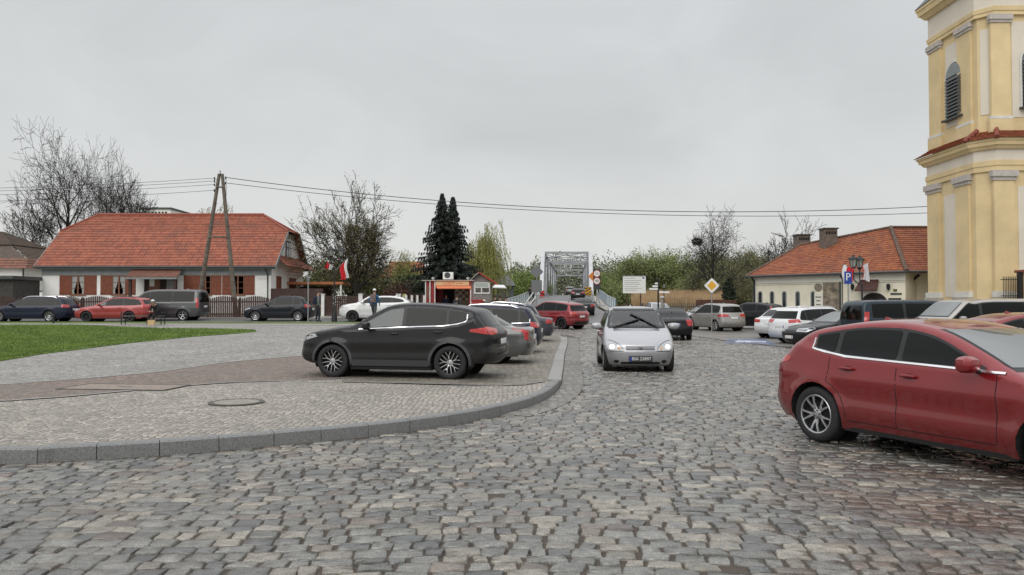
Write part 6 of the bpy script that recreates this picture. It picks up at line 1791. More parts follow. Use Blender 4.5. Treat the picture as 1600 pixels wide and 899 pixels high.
st.tube([(xg + .019, .038 * math.sin(t), .575 + .038 * math.cos(t)) for t in np.linspace(0, 2 * PI, 17)], .004, 4, cap=False)
st.build('badge_star', M['chrome'], badge) if False else None
for b_ in (st,): b_.build('star_emblem', M['chrome'], gr)
aw.decal('air_intake', 'F', [(-.45, .205), (.45, .205), (.47, .235), (.43, .262), (-.43, .262), (-.47, .235)], M['seam'], off=.003)
aw.line('bumper_crease', 'F', [(-.70, .50), (.70, .50)], .007, M['seam'], off=.0015)
px_ = aw.hit('F', 0, .335)[0].x + .014
pl_ = MB().box((px_ - .02, -.26, .277), (px_ + .006, .26, .391)).build('number_plate', mat('dark_plate', (.045, .047, .052), .4), aw.root, bevel=.006)
MB().box((px_ - .01, -.255, .281), (px_ + .0085, -.215, .387)).build('country_band', M['plate_blue'], pl_)
MB().box((px_ - .022, -.275, .268), (px_ - .004, .275, .40)).build('plate_holder', M['black'], pl_)
text_on('plate_text', 'BIA 23897', .105, M['plate'], pl_, Matrix.Translation((px_ + .0085, .02, .334)) @ Matrix(((0, 0, 1, 0), (1, 0, 0, 0), (0, 1, 0, 0), (0, 0, 0, 1))))
for w_ in (((-.57, 1.03), (-.25, 1.13), (.07, 1.225)), ((-.107, 1.36), (.22, 1.20), (.546, 1.01))):
    P_ = []
    for q in densify(list(w_), .08, False):
        r_ = aw.hit('F', *q)
        if r_ is None: r_ = (Vector((aw.ws and 0, 0, 0)), Vector((1, 0, 0)))
        P_.append(r_[0] + r_[1] * .03)
    MB().tube(P_, .021, 6).build('wiper', M['black'], aw.root, smooth=True)
ib = MB()
for sg in (1, -1):
    ib2 = MB()
    ib2.box((-.32, sg * .36 - .24, .45), (.2, sg * .36 + .24, .62)); ib2.box((-.42, sg * .36 - .23, .55), (-.27, sg * .36 + .23, 1.10)); ib2.box((-.40, sg * .36 - .12, 1.12), (-.31, sg * .36 + .12, 1.30))
    ib2.build('seat', M['grey_plastic'], aw.root, bevel=.03)
MB().box((.55, -.68, .6), (.98, .68, .98)).build('dashboard', M['black'], aw.root, bevel=.06)
MB().tube([(.5 + .0 * math.cos(t), .36 + .18 * math.sin(t), .98 + .17 * math.cos(t)) for t in np.linspace(0, 2 * PI, 20)], .015, 6).build('steering_wheel', M['black'], aw.root)

#CARLIST2
P_navy = paintc('paint_navy', (.008, .013, .035)); P_navy2 = paintc('paint_navy_metallic', (.010, .014, .034), .5)
P_tom = paintc('paint_tomato', (.33, .02, .018), .1); P_gv = paintc('paint_van_grey', (.075, .078, .082), .5)
P_bh = paintc('paint_ink_blue', (.008, .011, .018)); P_wh = paintc('paint_white', (.70, .71, .71), 0); P_gs = paintc('paint_warm_grey', (.125, .132, .13), .5)
P_dg = paintc('paint_slate', (.05, .055, .065), .5); P_rs = paintc('paint_ruby', (.24, .008, .014), .3); P_bk2 = paintc('paint_jet', (.010, .010, .012))
P_sb = paintc('paint_champagne', (.36, .35, .33), .6); P_tl = paintc('paint_teal', (.012, .028, .040), .3); P_bg = paintc('paint_beige_silver', (.36, .345, .32), .5)
P_dr = paintc('paint_dark_red', (.20, .012, .012), .3); P_bs = paintc('paint_light_silver', (.46, .47, .48), .5)
def car(label, kind, L, Wd, H, wr, color, x, y, deg, cat='car', name='parked_car', hf=None, group=None, detail=1, **k):
    h = L / 2
    of, orr = {'hatch': (.86, .74), 'sedan': (.90, 1.05), 'wagon': (.90, 1.05), 'suv': (.92, .92), 'mpv': (.80, .75), 'van': (.92, 1.05)}[kind]
    c = Car(label, cat, kind, L, Wd, H, wr, h - of, -h + orr, color, detail, name=name, group=group, **k)
    if hf: c.hf = hf
    c.place(x, y, deg); return c
GS = 'cars parked along the street by the fence'
car('dark navy estate car at the left edge, behind the lawn', 'wagon', 4.85, 1.83, 1.48, .33, P_navy, -27.9, 44.9, 180, hf=HP, group=GS, rails=True, rim='ten', name='parked_estate')
car('tomato red estate car parked between the navy estate and the grey van', 'wagon', 4.40, 1.74, 1.46, .31, P_tom, -22.95, 44.6, 180, hf=HP, group=GS, rails='black', rim_mat='dark_alloy', name='parked_estate', wsm='screen', win_mat='glass_light')
vn = car('dark grey passenger van parked behind the red estate car', 'van', 5.0, 1.93, 1.90, .34, P_gv, -21.2, 47.0, 180, cat='van', hf=HP, group=GS, name='parked_van')
car('small black hatchback parked behind the sign pole near the brown gate', 'hatch', 4.1, 1.73, 1.52, .32, P_bh, -13.9, 46.0, 180, hf=HP, group=GS, rim='ten', name='parked_hatchback')
car('white crossover partly hidden behind the black crossover, parked at the brown fence', 'suv', 4.4, 1.80, 1.52, .33, P_wh, -7.8, 44.6, 180, hf=HP, group=GS, name='parked_crossover', rim_mat='dark_alloy')
GB = 'cars parked nose in along the kerb'
car('warm grey saloon with a curved red tail light, right behind the black crossover', 'sedan', 4.8, 1.82, 1.45, .32, P_gs, -1.72, 21.4, 180 - 8, hf=HP, group=GB, name='parked_saloon', detail=2, rear_lamp=[(.05, .66), (.10, .90), (-.24, .98), (-.34, .93), (-.12, .86), (-.07, .66)])
car('navy estate car with silver roof rails and chrome window frame, second behind the crossover', 'wagon', 4.75, 1.83, 1.54, .32, P_navy2, -1.35, 25.6, 180 - 6, hf=HP, group=GB, rails=True, chrome=True, name='parked_estate', detail=2)
car('slate grey saloon with broad red tail lights, parked at the far end of the kerb', 'sedan', 4.8, 1.80, 1.45, .32, P_dg, -.62, 32.6, 180 - 5, hf=HP, group=GB, name='parked_saloon')
car('navy estate with chrome window frame seen over the slate saloon, beside the ruby crossover', 'wagon', 4.7, 1.83, 1.50, .32, P_navy2, -.95, 36.6, 180 - 5, hf=HP, group=GB, rails=True, chrome=True, name='parked_estate')
car('ruby red crossover turned away with black wheels, beyond the parked saloons', 'suv', 4.8, 1.92, 1.72, .38, P_rs, 2.55, 48.4, 137, group='cars on the road to the bridge', name='red_crossover', rim_mat='dark_alloy', spoiler=True, detail=2)
GD = 'cars on the road to the bridge'
def onroad(x, y): return float(np.interp(y, RY, RZ)) + .012
car('black saloon driving up the ramp, just right of the ruby crossover', 'sedan', 4.6, 1.80, 1.42, .32, P_bk2, 6.1, 66, 88, hf=onroad, group=GD, name='moving_saloon')
car('black car on the ramp right before the bridge entrance', 'hatch', 4.3, 1.78, 1.42, .32, P_bk2, 8.3, 97, 86, hf=onroad, group=GD, name='moving_hatchback', seams=False)
car('silver grey car farthest away, crossing the bridge', 'suv', 4.5, 1.82, 1.62, .34, P_gs, 11.2, 148, 85.5, hf=lambda x, y: float(np.interp(y, RY, RZ)) + .1, group=GD, name='moving_crossover', seams=False)
car('black saloon with its tail to the viewer right of the silver compact', 'sedan', 4.5, 1.76, 1.45, .32, P_bk2, 7.45, 36.4, 84, group='cars around the right parking area', name='moving_saloon', detail=2,
    rear_lamp=[(.16, .66), (.20, .93), (-.12, .95), (-.16, .68)])
GR = 'cars around the right parking area'
car('champagne silver minivan standing behind the priority road sign', 'mpv', 4.07, 1.77, 1.62, .32, P_sb, 12.15, 46.0, 109, group=GR, name='parked_minivan', detail=2, rear_lamp=[(.34, .86), (.30, .96), (-.0, 1.01), (-.34, .93), (-.30, .85), (.0, .83)])
car('pale silver hatchback parked behind the champagne minivan by the fence', 'hatch', 4.2, 1.76, 1.5, .32, P_bs, 14.0, 56.2, 205, group=GR, name='parked_hatchback')
car('black tall estate with upright red tail lights right of the champagne minivan', 'suv', 4.6, 1.86, 1.66, .35, P_bk2, 15.1, 48.6, 128, group=GR, name='parked_crossover', rear_lamp=[(.0, .95), (-.02, 1.42), (-.12, 1.40), (-.2, .92)])
car('white sloping hatchback with clear tail lights beside the blue bay', 'sedan', 4.8, 1.83, 1.46, .33, P_wh, 13.7, 37.9, 48, group=GR, name='parked_hatchback', detail=2)
car('white estate with roof rails between the white hatchback and the black saloon nose', 'wagon', 4.78, 1.85, 1.54, .33, P_wh, 13.3, 33.0, 24, group=GR, name='parked_estate', detail=2, rails=True, rear_lamp=[(.28, .86), (.30, .99), (-.12, 1.03), (-.2, .90)])
car('black saloon facing left, its bonnet in front of the white estate', 'sedan', 4.9, 1.86, 1.44, .33, P_bk2, 12.7, 29.0, 190, group=GR, name='parked_saloon', detail=2)
car('dark teal van with an upright red tail light, in front of the cream house', 'van', 4.8, 1.90, 1.78, .33, P_tl, 13.75, 26.1, 3, cat='van', group=GR, name='parked_van', detail=2)
car('beige silver van facing left below the church tower', 'van', 5.1, 1.92, 1.80, .34, P_bg, 14.35, 23.4, 181, cat='van', group=GR, name='parked_van', detail=2)
car('dark red hatchback behind the shiny red hatchback at the right edge', 'hatch', 4.2, 1.78, 1.45, .32, P_dr, 11.9, 16.9, -4, group=GR, name='parked_hatchback', detail=2, chrome=True)
car('small silver car seen between the info board and the direction signs', 'hatch', 3.9, 1.68, 1.48, .30, P_bs, 10.6, 55.6, 272, group=GR, name='parked_hatchback')
M['bridge_grey'] = mat('bridge_grey_paint', (.33, .34, .36), .6, noise=(.8, .25))
M['bridge_pale'] = mat('bridge_pale_paint', (.52, .53, .54), .6, noise=(.8, .15))
M['rail_white'] = mat('railing_white', (.50, .54, .55), .6)
M['rail_blue'] = mat('railing_blue', (.12, .20, .27), .6)
def beam(root, name, p, q, w, h, m, up=(0, 0, 1)):
    p, q = Vector(p), Vector(q); d = (q - p).normalized(); upv = Vector(up)
    a = d.cross(upv)
    if a.length < 1e-4: a = d.cross(Vector((0, 1, 0)))
    a.normalize(); b = a.cross(d).normalized()
    V = [pt + a * (sx * w / 2) + b * (sz * h / 2) for pt in (p, q) for sx, sz in ((-1, -1), (1, -1), (1, 1), (-1, 1))]
    o = MB(); o.add(V, [(0, 1, 2, 3), (7, 6, 5, 4), (0, 4, 5, 1), (1, 5, 6, 2), (2, 6, 7, 3), (3, 7, 4, 0)])
    return o.build(name, m, root)
def zroad(y): return float(np.interp(y, RY, RZ))
def bridge():
    root = thing('truss_bridge', 'grey steel truss bridge with inclined pale end posts carrying the road over the river', 'bridge')
    y0, y1 = 108.0, 198.0; n = 12; hw = 3.55; H = 6.5
    def P(side, y, z): return (xc(y) + side * hw, y, z)
    ys = [y0 + (y1 - y0) * i / n for i in range(n + 1)]
    d = MB(); k = 10; V = []; F = []
    for i in range(k + 1):
        y = y0 + (y1 - y0) * i / k; z = zroad(y) + .02
        for dx, dz in ((-5.0, 0), (5.0, 0), (5.0, -.9), (-5.0, -.9)): V.append((xc(y) + dx, y, z + dz))
        if i: F += [((i - 1) * 4 + q, (i - 1) * 4 + (q + 1) % 4, i * 4 + (q + 1) % 4, i * 4 + q) for q in range(4)]
    d.add(V, F); d.build('deck', M['asphalt'], root)
    for s in (-1, 1):
        em = M['bridge_pale'] if s > 0 else M['bridge_grey']
        beam(root, 'end_post', P(s, y0, zroad(y0)), P(s, ys[1], zroad(ys[1]) + H), .55, .5, M['bridge_pale'])
        beam(root, 'end_post', P(s, y1, zroad(y1)), P(s, ys[-2], zroad(ys[-2]) + H), .5, .45, M['bridge_grey'])
        beam(root, 'portal_post', P(s * .96, ys[1], zroad(ys[1])), P(s * .96, ys[1], zroad(ys[1]) + H - .2), .55, .5, M['bridge_grey'])
        for i in range(1, n - 1): beam(root, 'top_chord', P(s, ys[i], zroad(ys[i]) + H), P(s, ys[i + 1], zroad(ys[i + 1]) + H), .40, .4, M['bridge_grey'])
        beam(root, 'bottom_chord', P(s, y0, zroad(y0) + .25), P(s, 165, zroad(165) + .25), .4, .5, M['bridge_grey'])
        beam(root, 'bottom_chord', P(s, 165, zroad(165) + .25), P(s, y1, zroad(y1) + .25), .4, .5, M['bridge_grey'])
        for i in range(2, n - 1):
            beam(root, 'vertical', P(s, ys[i], zroad(ys[i])), P(s, ys[i], zroad(ys[i]) + H - .2), .22, .26, M['bridge_grey'])
        for i in range(1, n - 1):
            a, b = (ys[i], ys[i + 1]) if i % 2 else (ys[i + 1], ys[i])
            beam(root, 'diagonal', P(s * .99, a, zroad(a) + H - .1), P(s * .99, b, zroad(b) + .3), .26, .24, M['bridge_grey'])
    for i in range(1, n):
        z = zroad(ys[i]) + H
        if i in (1, 6, 7, n - 1): beam(root, 'cross_beam', P(-1, ys[i], z), P(1, ys[i], z), .3, .32, M['bridge_grey'])
        elif i % 2: beam(root, 'cross_beam', P(-1, ys[i], z), P(1, ys[i], z), .14, .14, M['bridge_grey'])
        if i in (1, n - 1):
            beam(root, 'cross_beam', P(-.93, ys[i], z - 1.35), P(.93, ys[i], z - 1.35), .25, .3, M['bridge_grey'])
            for a, b in (((-.93, -.2), (0, -1.2)), ((0, -1.2), (.93, -.2)), ((-.93, -1.2), (0, -.25)), ((0, -.25), (.93, -1.2))):
                beam(root, 'portal_brace', P(a[0], ys[i], z + a[1]), P(b[0], ys[i], z + b[1]), .12, .14, M['bridge_grey'])
            for s in (-1, 1): beam(root, 'knee_brace', P(s * .93, ys[i], z - 2.3), P(s * .72, ys[i], z - 1.4), .2, .2, M['bridge_grey'])
        if i in (1, 3):
            for s in (-1, 1): beam(root, 'wind_brace', P(s, ys[i], z), P(-s, ys[i + 2], zroad(ys[i + 2]) + H), .11, .09, M['bridge_grey'])
bridge()
def rail_fence(label, pts, hgt, zoff, group=None, panel_mat=None, post_mat=None, name='railing'):
    root = thing(name, label, 'railing', group=group)
    P = [(x, y, G(x, y) + zoff) for x, y in arc_resample(pts, 2.0)]
    for i, p in enumerate(P):
        MB().box((p[0] - .05, p[1] - .05, p[2] - .4), (p[0] + .05, p[1] + .05, p[2] + hgt)).build('post', post_mat or M['rail_white'], root)
        if i:
            a = P[i - 1]; b = MB()
            for z in (hgt, hgt * .12): 
                q = Vector((a[0], a[1], a[2] + z)); r = Vector((p[0], p[1], p[2] + z)); b.tube([q, r], .035, 5)
            for k in range(1, 12):
                q = Vector((a[0], a[1], a[2] + hgt * .12)).lerp(Vector((p[0], p[1], p[2] + hgt * .12)), k / 12); b.tube([q, q + Vector((0, 0, hgt * .86))], .018, 4, cap=False)
            b.build('panel', panel_mat or M['rail_white'], root)
rail_fence('white railing along the left side of the bridge approach', [(X(792, 74), 74), (X(812, 82), 82), (X(842, 106), 106)], 1.05, .1, 'railings of the bridge approach', post_mat=M['rail_blue'])
rail_fence('white railing along the right side of the bridge approach', [(X(962, 72), 72), (X(948, 82), 82), (xc(106) + 4.6, 106)], 1.05, .1, 'railings of the bridge approach', post_mat=M['rail_blue'])
for s, lab, pa in ((-1, 'pair of slanted steel struts left of the bridge entrance', 829), (1, 'pair of slanted steel struts right of the bridge entrance', 931)):
    Yb = 78.; x = X(pa, Yb); root = thing('steel_strut', lab, 'barrier', (x, Yb, G(x, Yb) + .1))
    for k in (0, .55): MB().tube([(k - (.7 if s < 0 else .1), 0, 0), (k + (.5 if s < 0 else -.4), .4, 1.65)], .09, 6).build('strut', M['steel'], root)
    MB().box((-.9, -.2, -.05), (.9, .5, .04)).build('base', M['granite'], root)

M['sign_back'] = mat('sign_back', (.17, .175, .18), .5, .3); M['sign_white'] = mat('sign_white', (.72, .72, .70), .45); M['sign_yellow'] = mat('sign_amber', (.68, .36, .03), .45)
M['sign_red'] = mat('sign_red', (.5, .02, .02), .45); M['sign_blue'] = mat('sign_blue', (.015, .05, .28), .4); M['sign_orange'] = mat('sign_orange', (.62, .20, .03), .45); M['sign_dark'] = mat('sign_dark', (.04, .04, .045), .5)
def post(root, h, r=.03, m=None, z0=-.3): return MB().tube([(0, 0, z0), (0, 0, h)], r, 10).build('post', m or M['steel'], root, smooth=True)
def face(root, name, poly, y, m, th=.01, parent=None): return MB().prism(poly, 0, th, plane_y(y)).build(name, m, parent or root)
def rnd_diamond(c, r, k=.16):
    out = []
    for i in range(4):
        a = PI / 2 * i; p = Vector((math.cos(a), math.sin(a))) * r; n1 = Vector((math.cos(a - PI / 2), math.sin(a - PI / 2))) * r; n2 = Vector((math.cos(a + PI / 2), math.sin(a + PI / 2))) * r
        out += [tuple(Vector(c) + p.lerp(n1, k)), tuple(Vector(c) + p.lerp(p * 1.0, 0) * (1 - k * .35)), tuple(Vector(c) + p.lerp(n2, k))]
    return out
x, Y_ = X(1112, 43.2), 43.2; zg = G(x, Y_)
r = thing('priority_road_sign', 'diamond shaped yellow and white priority road sign on a thin post', 'road sign', (x, Y_, zg)); zc = Z(446.5, Y_) - zg
post(r, zc + .1); pl = face(r, 'plate', rnd_diamond((0, zc), .44, .12), -.035, M['sign_white'], .012); face(r, 'yellow_centre', rnd_diamond((0, zc), .27, .12), -.048, M['sign_yellow'], .004, pl)
MB().tube([(0, 0, -.02), (0, 0, .03)], .12, 10).build('base', M['granite'], r)
x, Y_ = X(838.5, 58), 58.; zg = G(x, Y_)
r = thing('back_of_road_sign', 'grey backs of a diamond and a square sign on one post, left of the bridge', 'road sign', (x, Y_, zg)); zc = Z(425, Y_) - zg
post(r, zc + .3, .035); face(r, 'diamond_plate', rnd_diamond((0, zc), .52, .1), -.04, M['sign_back']); z1, z2 = Z(438, Y_) - zg, Z(457, Y_) - zg; face(r, 'square_plate', [(-.4, z2), (.4, z2), (.4, z1), (-.4, z1)], -.04, M['sign_back'])
x, Y_ = X(932.5, 84), 84.; zg = G(x, Y_)
r = thing('speed_limit_signs', 'round weight limit sign above a round 40 sign on one post beside the bridge', 'road sign', (x, Y_, zg)); post(r, Z(420, Y_) - zg, .05)
circ = lambda cx, cz, rr, n=24: [(cx + rr * math.cos(2 * PI * i / n), cz + rr * math.sin(2 * PI * i / n)) for i in range(n)]
z1, z2 = Z(427.8, Y_) - zg, Z(439.3, Y_) - zg
face(r, 'orange_backing', rnd_diamond((-.45, (z1 + z2) / 2 + .1), .5, .05), -.05, M['sign_orange']); face(r, 'dark_backing', [(-.4, z2 - .9), (.4, z2 - .9), (.4, z1 + .5), (-.4, z1 + .5)], -.062, M['sign_dark'])
for zz_, tx in ((z1, '10t'), (z2, '40')):
    p = face(r, 'round_plate', circ(0, zz_, .38), -.075, M['sign_red']); face(r, 'white_centre', circ(0, zz_, .33), -.088, M['sign_white'], .004, p)
    text_on('text', tx, .42 if tx == '40' else .30, M['ink'], p, Matrix.Translation((0, -.094, zz_)) @ Matrix.Rotation(PI / 2, 4, 'X'))
x, Y_ = X(919, 100), 100.; zg = G(x, Y_)
r = thing('chevron_board', 'black and yellow striped warning board at the right bridge post', 'warning board', (x, Y_, zg)); zc = Z(455.5, Y_) - zg
post(r, zc, .05); p = face(r, 'plate', [(-.42, zc - .55), (.42, zc - .55), (.42, zc + .55), (-.42, zc + .55)], -.06, M['sign_yellow'])
for k in range(-1, 3):
    a = zc - .6 + k * .42; pts = [(-.42, a), (.42, a + .55), (.42, a + .75), (-.42, a + .20)]; pts = [(px_, max(zc - .55, min(zc + .55, pz_))) for px_, pz_ in pts]; face(r, 'stripe', pts, -.073, M['ink'], .004, p)
x, Y_ = X(847, 104), 104.; zg = G(x, Y_); r = thing('chevron_board', 'small red and black striped board at the left bridge post', 'warning board', (x, Y_, zg)); zc = Z(459, Y_) - zg
post(r, zc, .05); p = face(r, 'plate', [(-.3, zc - .4), (.3, zc - .4), (.3, zc + .4), (-.3, zc + .4)], -.06, M['sign_red']); face(r, 'stripe', [(-.3, zc), (.3, zc - .3), (.3, zc - .1), (-.3, zc + .2)], -.073, M['ink'], .004, p)
Y_ = 66.; x = X(991, Y_); zg = G(x, Y_); r = thing('info_board', 'large white information board on two legs in front of the reeds', 'information board', (x, Y_, zg)); z1, z2 = Z(432, Y_) - zg, Z(458.5, Y_) - zg
for dx in (-.6, .55): MB().tube([(dx, .04, -.3), (dx, .04, z1 - .1)], .045, 8).build('post', M['wood_dark'], r)
p = face(r, 'board', [(-.98, z2), (.98, z2), (.98, z1), (-.98, z1)], -.04, M['sign_white'], .03); face(r, 'frame', [(-1.0, z1), (1.0, z1), (1.0, z1 + .05), (-1.0, z1 + .05)], -.04, M['steel'], .05)
face(r, 'flag_emblem', [(.68, z1 - .2), (.88, z1 - .2), (.88, z1 - .08), (.68, z1 - .08)], -.072, M['sign_blue'], .004, p); tl = mat('board_grey_line', (.38, .40, .40), .6)
for k, (a, b, zz_) in enumerate(((-.88, .1, .14), (-.85, .6, .34), (-.85, .4, .50), (-.88, .5, .66), (-.85, .3, .86), (-.85, .6, 1.02), (-.85, .2, 1.18))): face(r, 'text_line', [(a, z1 - zz_ - .05), (b, z1 - zz_ - .05), (b, z1 - zz_), (a, z1 - zz_)], -.072, tl, .004, p)
Y_ = 45.; x = X(1028.5, Y_); zg = G(x, Y_); r = thing('direction_post', 'black post with small white direction arrows beside the black saloon', 'signpost', (x, Y_, zg)); post(r, Z(437, Y_) - zg, .05, M['iron']); MB().lathe([(.0, .12), (.07, .04), (.05, 0)], 10, Matrix.Translation((0, 0, Z(437, Y_) - zg))).build('finial', M['iron'], r)
for (a, b, yy_) in ((1023.9, 1027.6, 443.2), (1020, 1027.6, 447.6), (1015, 1027.6, 451.8), (1029.6, 1036.5, 456.7), (1036.9, 1045, 456.9)):
    xa, xb = X(a, Y_) - x, X(b, Y_) - x; zz_ = Z(yy_, Y_) - zg; h_ = .055 
    pts = [(xa, zz_ - h_), (xb, zz_ - h_), (xb, zz_ + h_), (xa, zz_ + h_)]
    if b < 1028: pts = [(xa - .05, zz_)] + [(xa, zz_ - h_), (xb, zz_ - h_), (xb, zz_ + h_), (xa, zz_ + h_)]
    else: pts = [(xa, zz_ - h_), (xb, zz_ - h_), (xb + .05, zz_), (xb, zz_ + h_), (xa, zz_ + h_)]
    face(r, 'direction_arrow', pts, -.05, M['sign_white'], .02)
r = thing('thick_post', 'thick pale concrete post with a white cap right of the direction post', 'post', (X(1034.4, 45.6), 45.6, G(9, 45))); MB().tube([(0, 0, -.2), (0, 0, Z(465.5, 45.6) - G(9, 45))], .075, 12).build('shaft', M['pavement'], r); MB().lathe([(.0, .10), (.13, .08), (.13, 0), (0, 0)], 12, Matrix.Translation((0, 0, Z(465.5, 45.6) - G(9, 45)))).build('cap', M['white'], r)
r = thing('thin_post', 'thin dark post just right of the thick pale post', 'post', (X(1037.5, 47), 47, G(9, 47))); MB().tube([(0, 0, -.2), (0, 0, Z(443, 47) - G(9, 47))], .028, 8).build('shaft', M['iron'], r); MB().cbox((0, -.04, Z(447, 47) - G(9, 47)), (.1, .02, .22)).build('plate', M['sign_back'], r)
Y_ = 33.; x = X(1325.5, Y_); zg = G(x, Y_); r = thing('parking_sign', 'blue parking sign with a white P, between the two lamp post flags', 'road sign', (x, Y_, zg)); post(r, Z(425, Y_) - zg, .03)
z1, z2 = Z(424.5, Y_) - zg, Z(444, Y_) - zg; p = face(r, 'plate', [(-.18, z2), (.14, z2), (.14, z1), (-.18, z1)], -.035, M['sign_blue'], .012)
text_on('text', 'P', .46, M['sign_white'], p, Matrix.Translation((-.02, -.051, (z1 + z2) / 2 + .02)) @ Matrix.Rotation(PI / 2, 4, 'X')); face(r, 'red_edge', [(.145, z2 + .1), (.19, z2 + .1), (.19, z1 - .02), (.145, z1 - .02)], -.03, M['sign_red'], .012)
Y_ = 42.6; x = X(481.5, Y_); zg = plat(x, Y_); r = thing('sign_pole', 'thin steel pole with a small grey sign seen from behind, left of the standing person', 'road sign', (x, Y_, zg)); post(r, Z(431, Y_) - zg, .035); MB().cbox((0, -.04, Z(436, Y_) - zg), (.16, .03, .34)).build('plate', M['sign_back'], r, bevel=.005)
x, Y_ = X(84, 41), 41.; r = thing('short_post', 'short dark post at the edge of the lawn behind the navy estate', 'post', (x, Y_, plat(x, Y_))); MB().tube([(0, 0, -.1), (0, 0, .42)], .06, 8).build('shaft', M['iron'], r); MB().lathe([(.0, .07), (.07, .04), (.07, 0)], 8, Matrix.Translation((0, 0, .42))).build('cap', M['iron'], r)

def lantern(root, p, s=1.0):
    o = MB(); T = Matrix.Translation(p)
    o.lathe([(0, .62 * s), (.04 * s, .56 * s), (.08 * s, .50 * s), (.25 * s, .40 * s), (.27 * s, .36 * s), (.20 * s, .36 * s)], 6, T)
    for k in range(6):
        a = 2 * PI * k / 6; c_, s_ = math.cos(a), math.sin(a)
        o.tube([Vector(p) + Vector((.11 * s * c_, .11 * s * s_, .0)), Vector(p) + Vector((.19 * s * c_, .19 * s * s_, .37 * s))], .012 * s, 4)
    o.lathe([(.12 * s, 0), (.10 * s, -.05 * s), (.04 * s, -.12 * s), (.03 * s, -.2 * s)], 6, T)
    l = o.build('lantern', M['iron'], root)
    MB().lathe([(.10 * s, .01), (.18 * s, .36 * s)], 6, T).build('glass', mat('lantern_glass', (.30, .31, .28), .25), l)
    return l
def flag(label, base, tip, drop, wid, cols, seed, group, vertical=True):
    root = thing('flag', label, 'flag', base, group=group)
    b, t = Vector((0, 0, 0)), Vector(tip) - Vector(base); MB().tube([b, t], .015, 6).build('staff', M['steel'], root)
    rd = random.Random(seed); n, m_ = 8, 12
    for side, (col, u0, u1) in enumerate(cols):
        V = []; F = []
        for i in range(n + 1):
            u = u0 + (u1 - u0) * i / n; p = b.lerp(t, .42 + .56 * u)
            for j in range(m_ + 1):
                v = j / m_; V.append((p.x + wid * .10 * math.sin(u * 9 + v * 4) * v + wid * .12 * math.sin(v * 5 + seed), p.y + .08 * math.sin(u * 14 + v * 3) * (.3 + v), p.z - drop * v * (1 - .25 * (1 - u)) + .0))
        for i in range(n):
            for j in range(m_): F.append((i * (m_ + 1) + j, i * (m_ + 1) + j + 1, (i + 1) * (m_ + 1) + j + 1, (i + 1) * (m_ + 1) + j))
        o = MB(); o.add(V, F); q = o.build('white_half' if col == 'w' else 'red_half', M['white_cloth'] if col == 'w' else M['red'], root, smooth=True)
def lamp_post(label, px, Yl, arm, top_y, base_z, s=1.0, group='iron lamp posts'):
    x = X(px, Yl); zg = base_z; r = thing('lamp_post', label, 'street lamp', (x, Yl, zg), group=group); zt = Z(top_y, Yl) - zg
    zl = zt - .62 * s
    MB().lathe([(.16, -.1), (.16, .35), (.10, .5), (.07, .9), (.045, 1.0), (.04, zl - .75), (.0, zl - .70)], 12).build('column', M['iron'], r, smooth=True)
    for a in arm:
        b = MB(); e = Vector((a[0], a[1], zl - .2 * s)); b.tube([(0, 0, zl - .75), (e.x * .5, e.y * .5, zl - .72), (e.x * .95, e.y * .95, zl - .55), e], .025, 6); b.build('arm', M['iron'], r, smooth=True); lantern(r, (a[0], a[1], zl), s)
    return x, zg
bz = plat(X(522.5, 44), 44)
lamp_post('black lamp post with two lanterns and two small flags, by the brown gate', 522.5, 44, ((-.14, -.25), (.30, .25)), 384.5, bz, .95)
GFm = 'white and red flags on the lamp posts'
x0 = X(523, 44)
flag('red and white flag hanging from the right side of the left lamp post', (x0, 43.95, Z(424, 44)), (X(544, 43.6), 43.6, Z(403, 43.6)), 1.12, .5, (('r', 0, .62), ('w', .62, 1)), 3, GFm)
flag('small folded red and white flag on the left side of the left lamp post', (x0, 43.9, Z(418, 44)), (X(509, 43.5), 43.5, Z(409, 43.5)), .38, .3, (('r', .35, 1), ('w', -.3, .35)), 7, GFm)
bz = G(X(1347, 36), 34)
lamp_post('black lamp post with a lantern in front of the cream house', 1347, 34, ((-.42, -.1), (.06, .35)), 397, bz, .95)
x0 = X(1347, 34)
flag('white and red flag hanging right of the lamp post before the canopy', (X(1342, 34), 33.9, Z(417, 34)), (X(1358, 33.5), 33.5, Z(411, 33.5)), .82, .2, (('w', .0, 1.0), ('r', -.25, .0)), 5, GFm)
flag('white and red flag behind the parking sign', (X(1341, 34), 33.9, Z(424, 34)), (X(1317, 33.6), 33.6, Z(413, 33.6)), .78, .3, (('w', .55, 1), ('r', -.1, .55)), 2, GFm)
x_ = X(1316.5, 34); r = thing('flag_pole', 'thin dark pole with a black head left of the parking sign', 'pole', (x_, 34, 0)); MB().tube([(0, 0, -.2), (0, 0, Z(435, 34))], .02, 6).build('shaft', M['iron'], r); MB().tube([(0, 0, Z(435, 34)), (-.12, 0, Z(429, 34))], .05, 8).build('head', M['iron'], r)

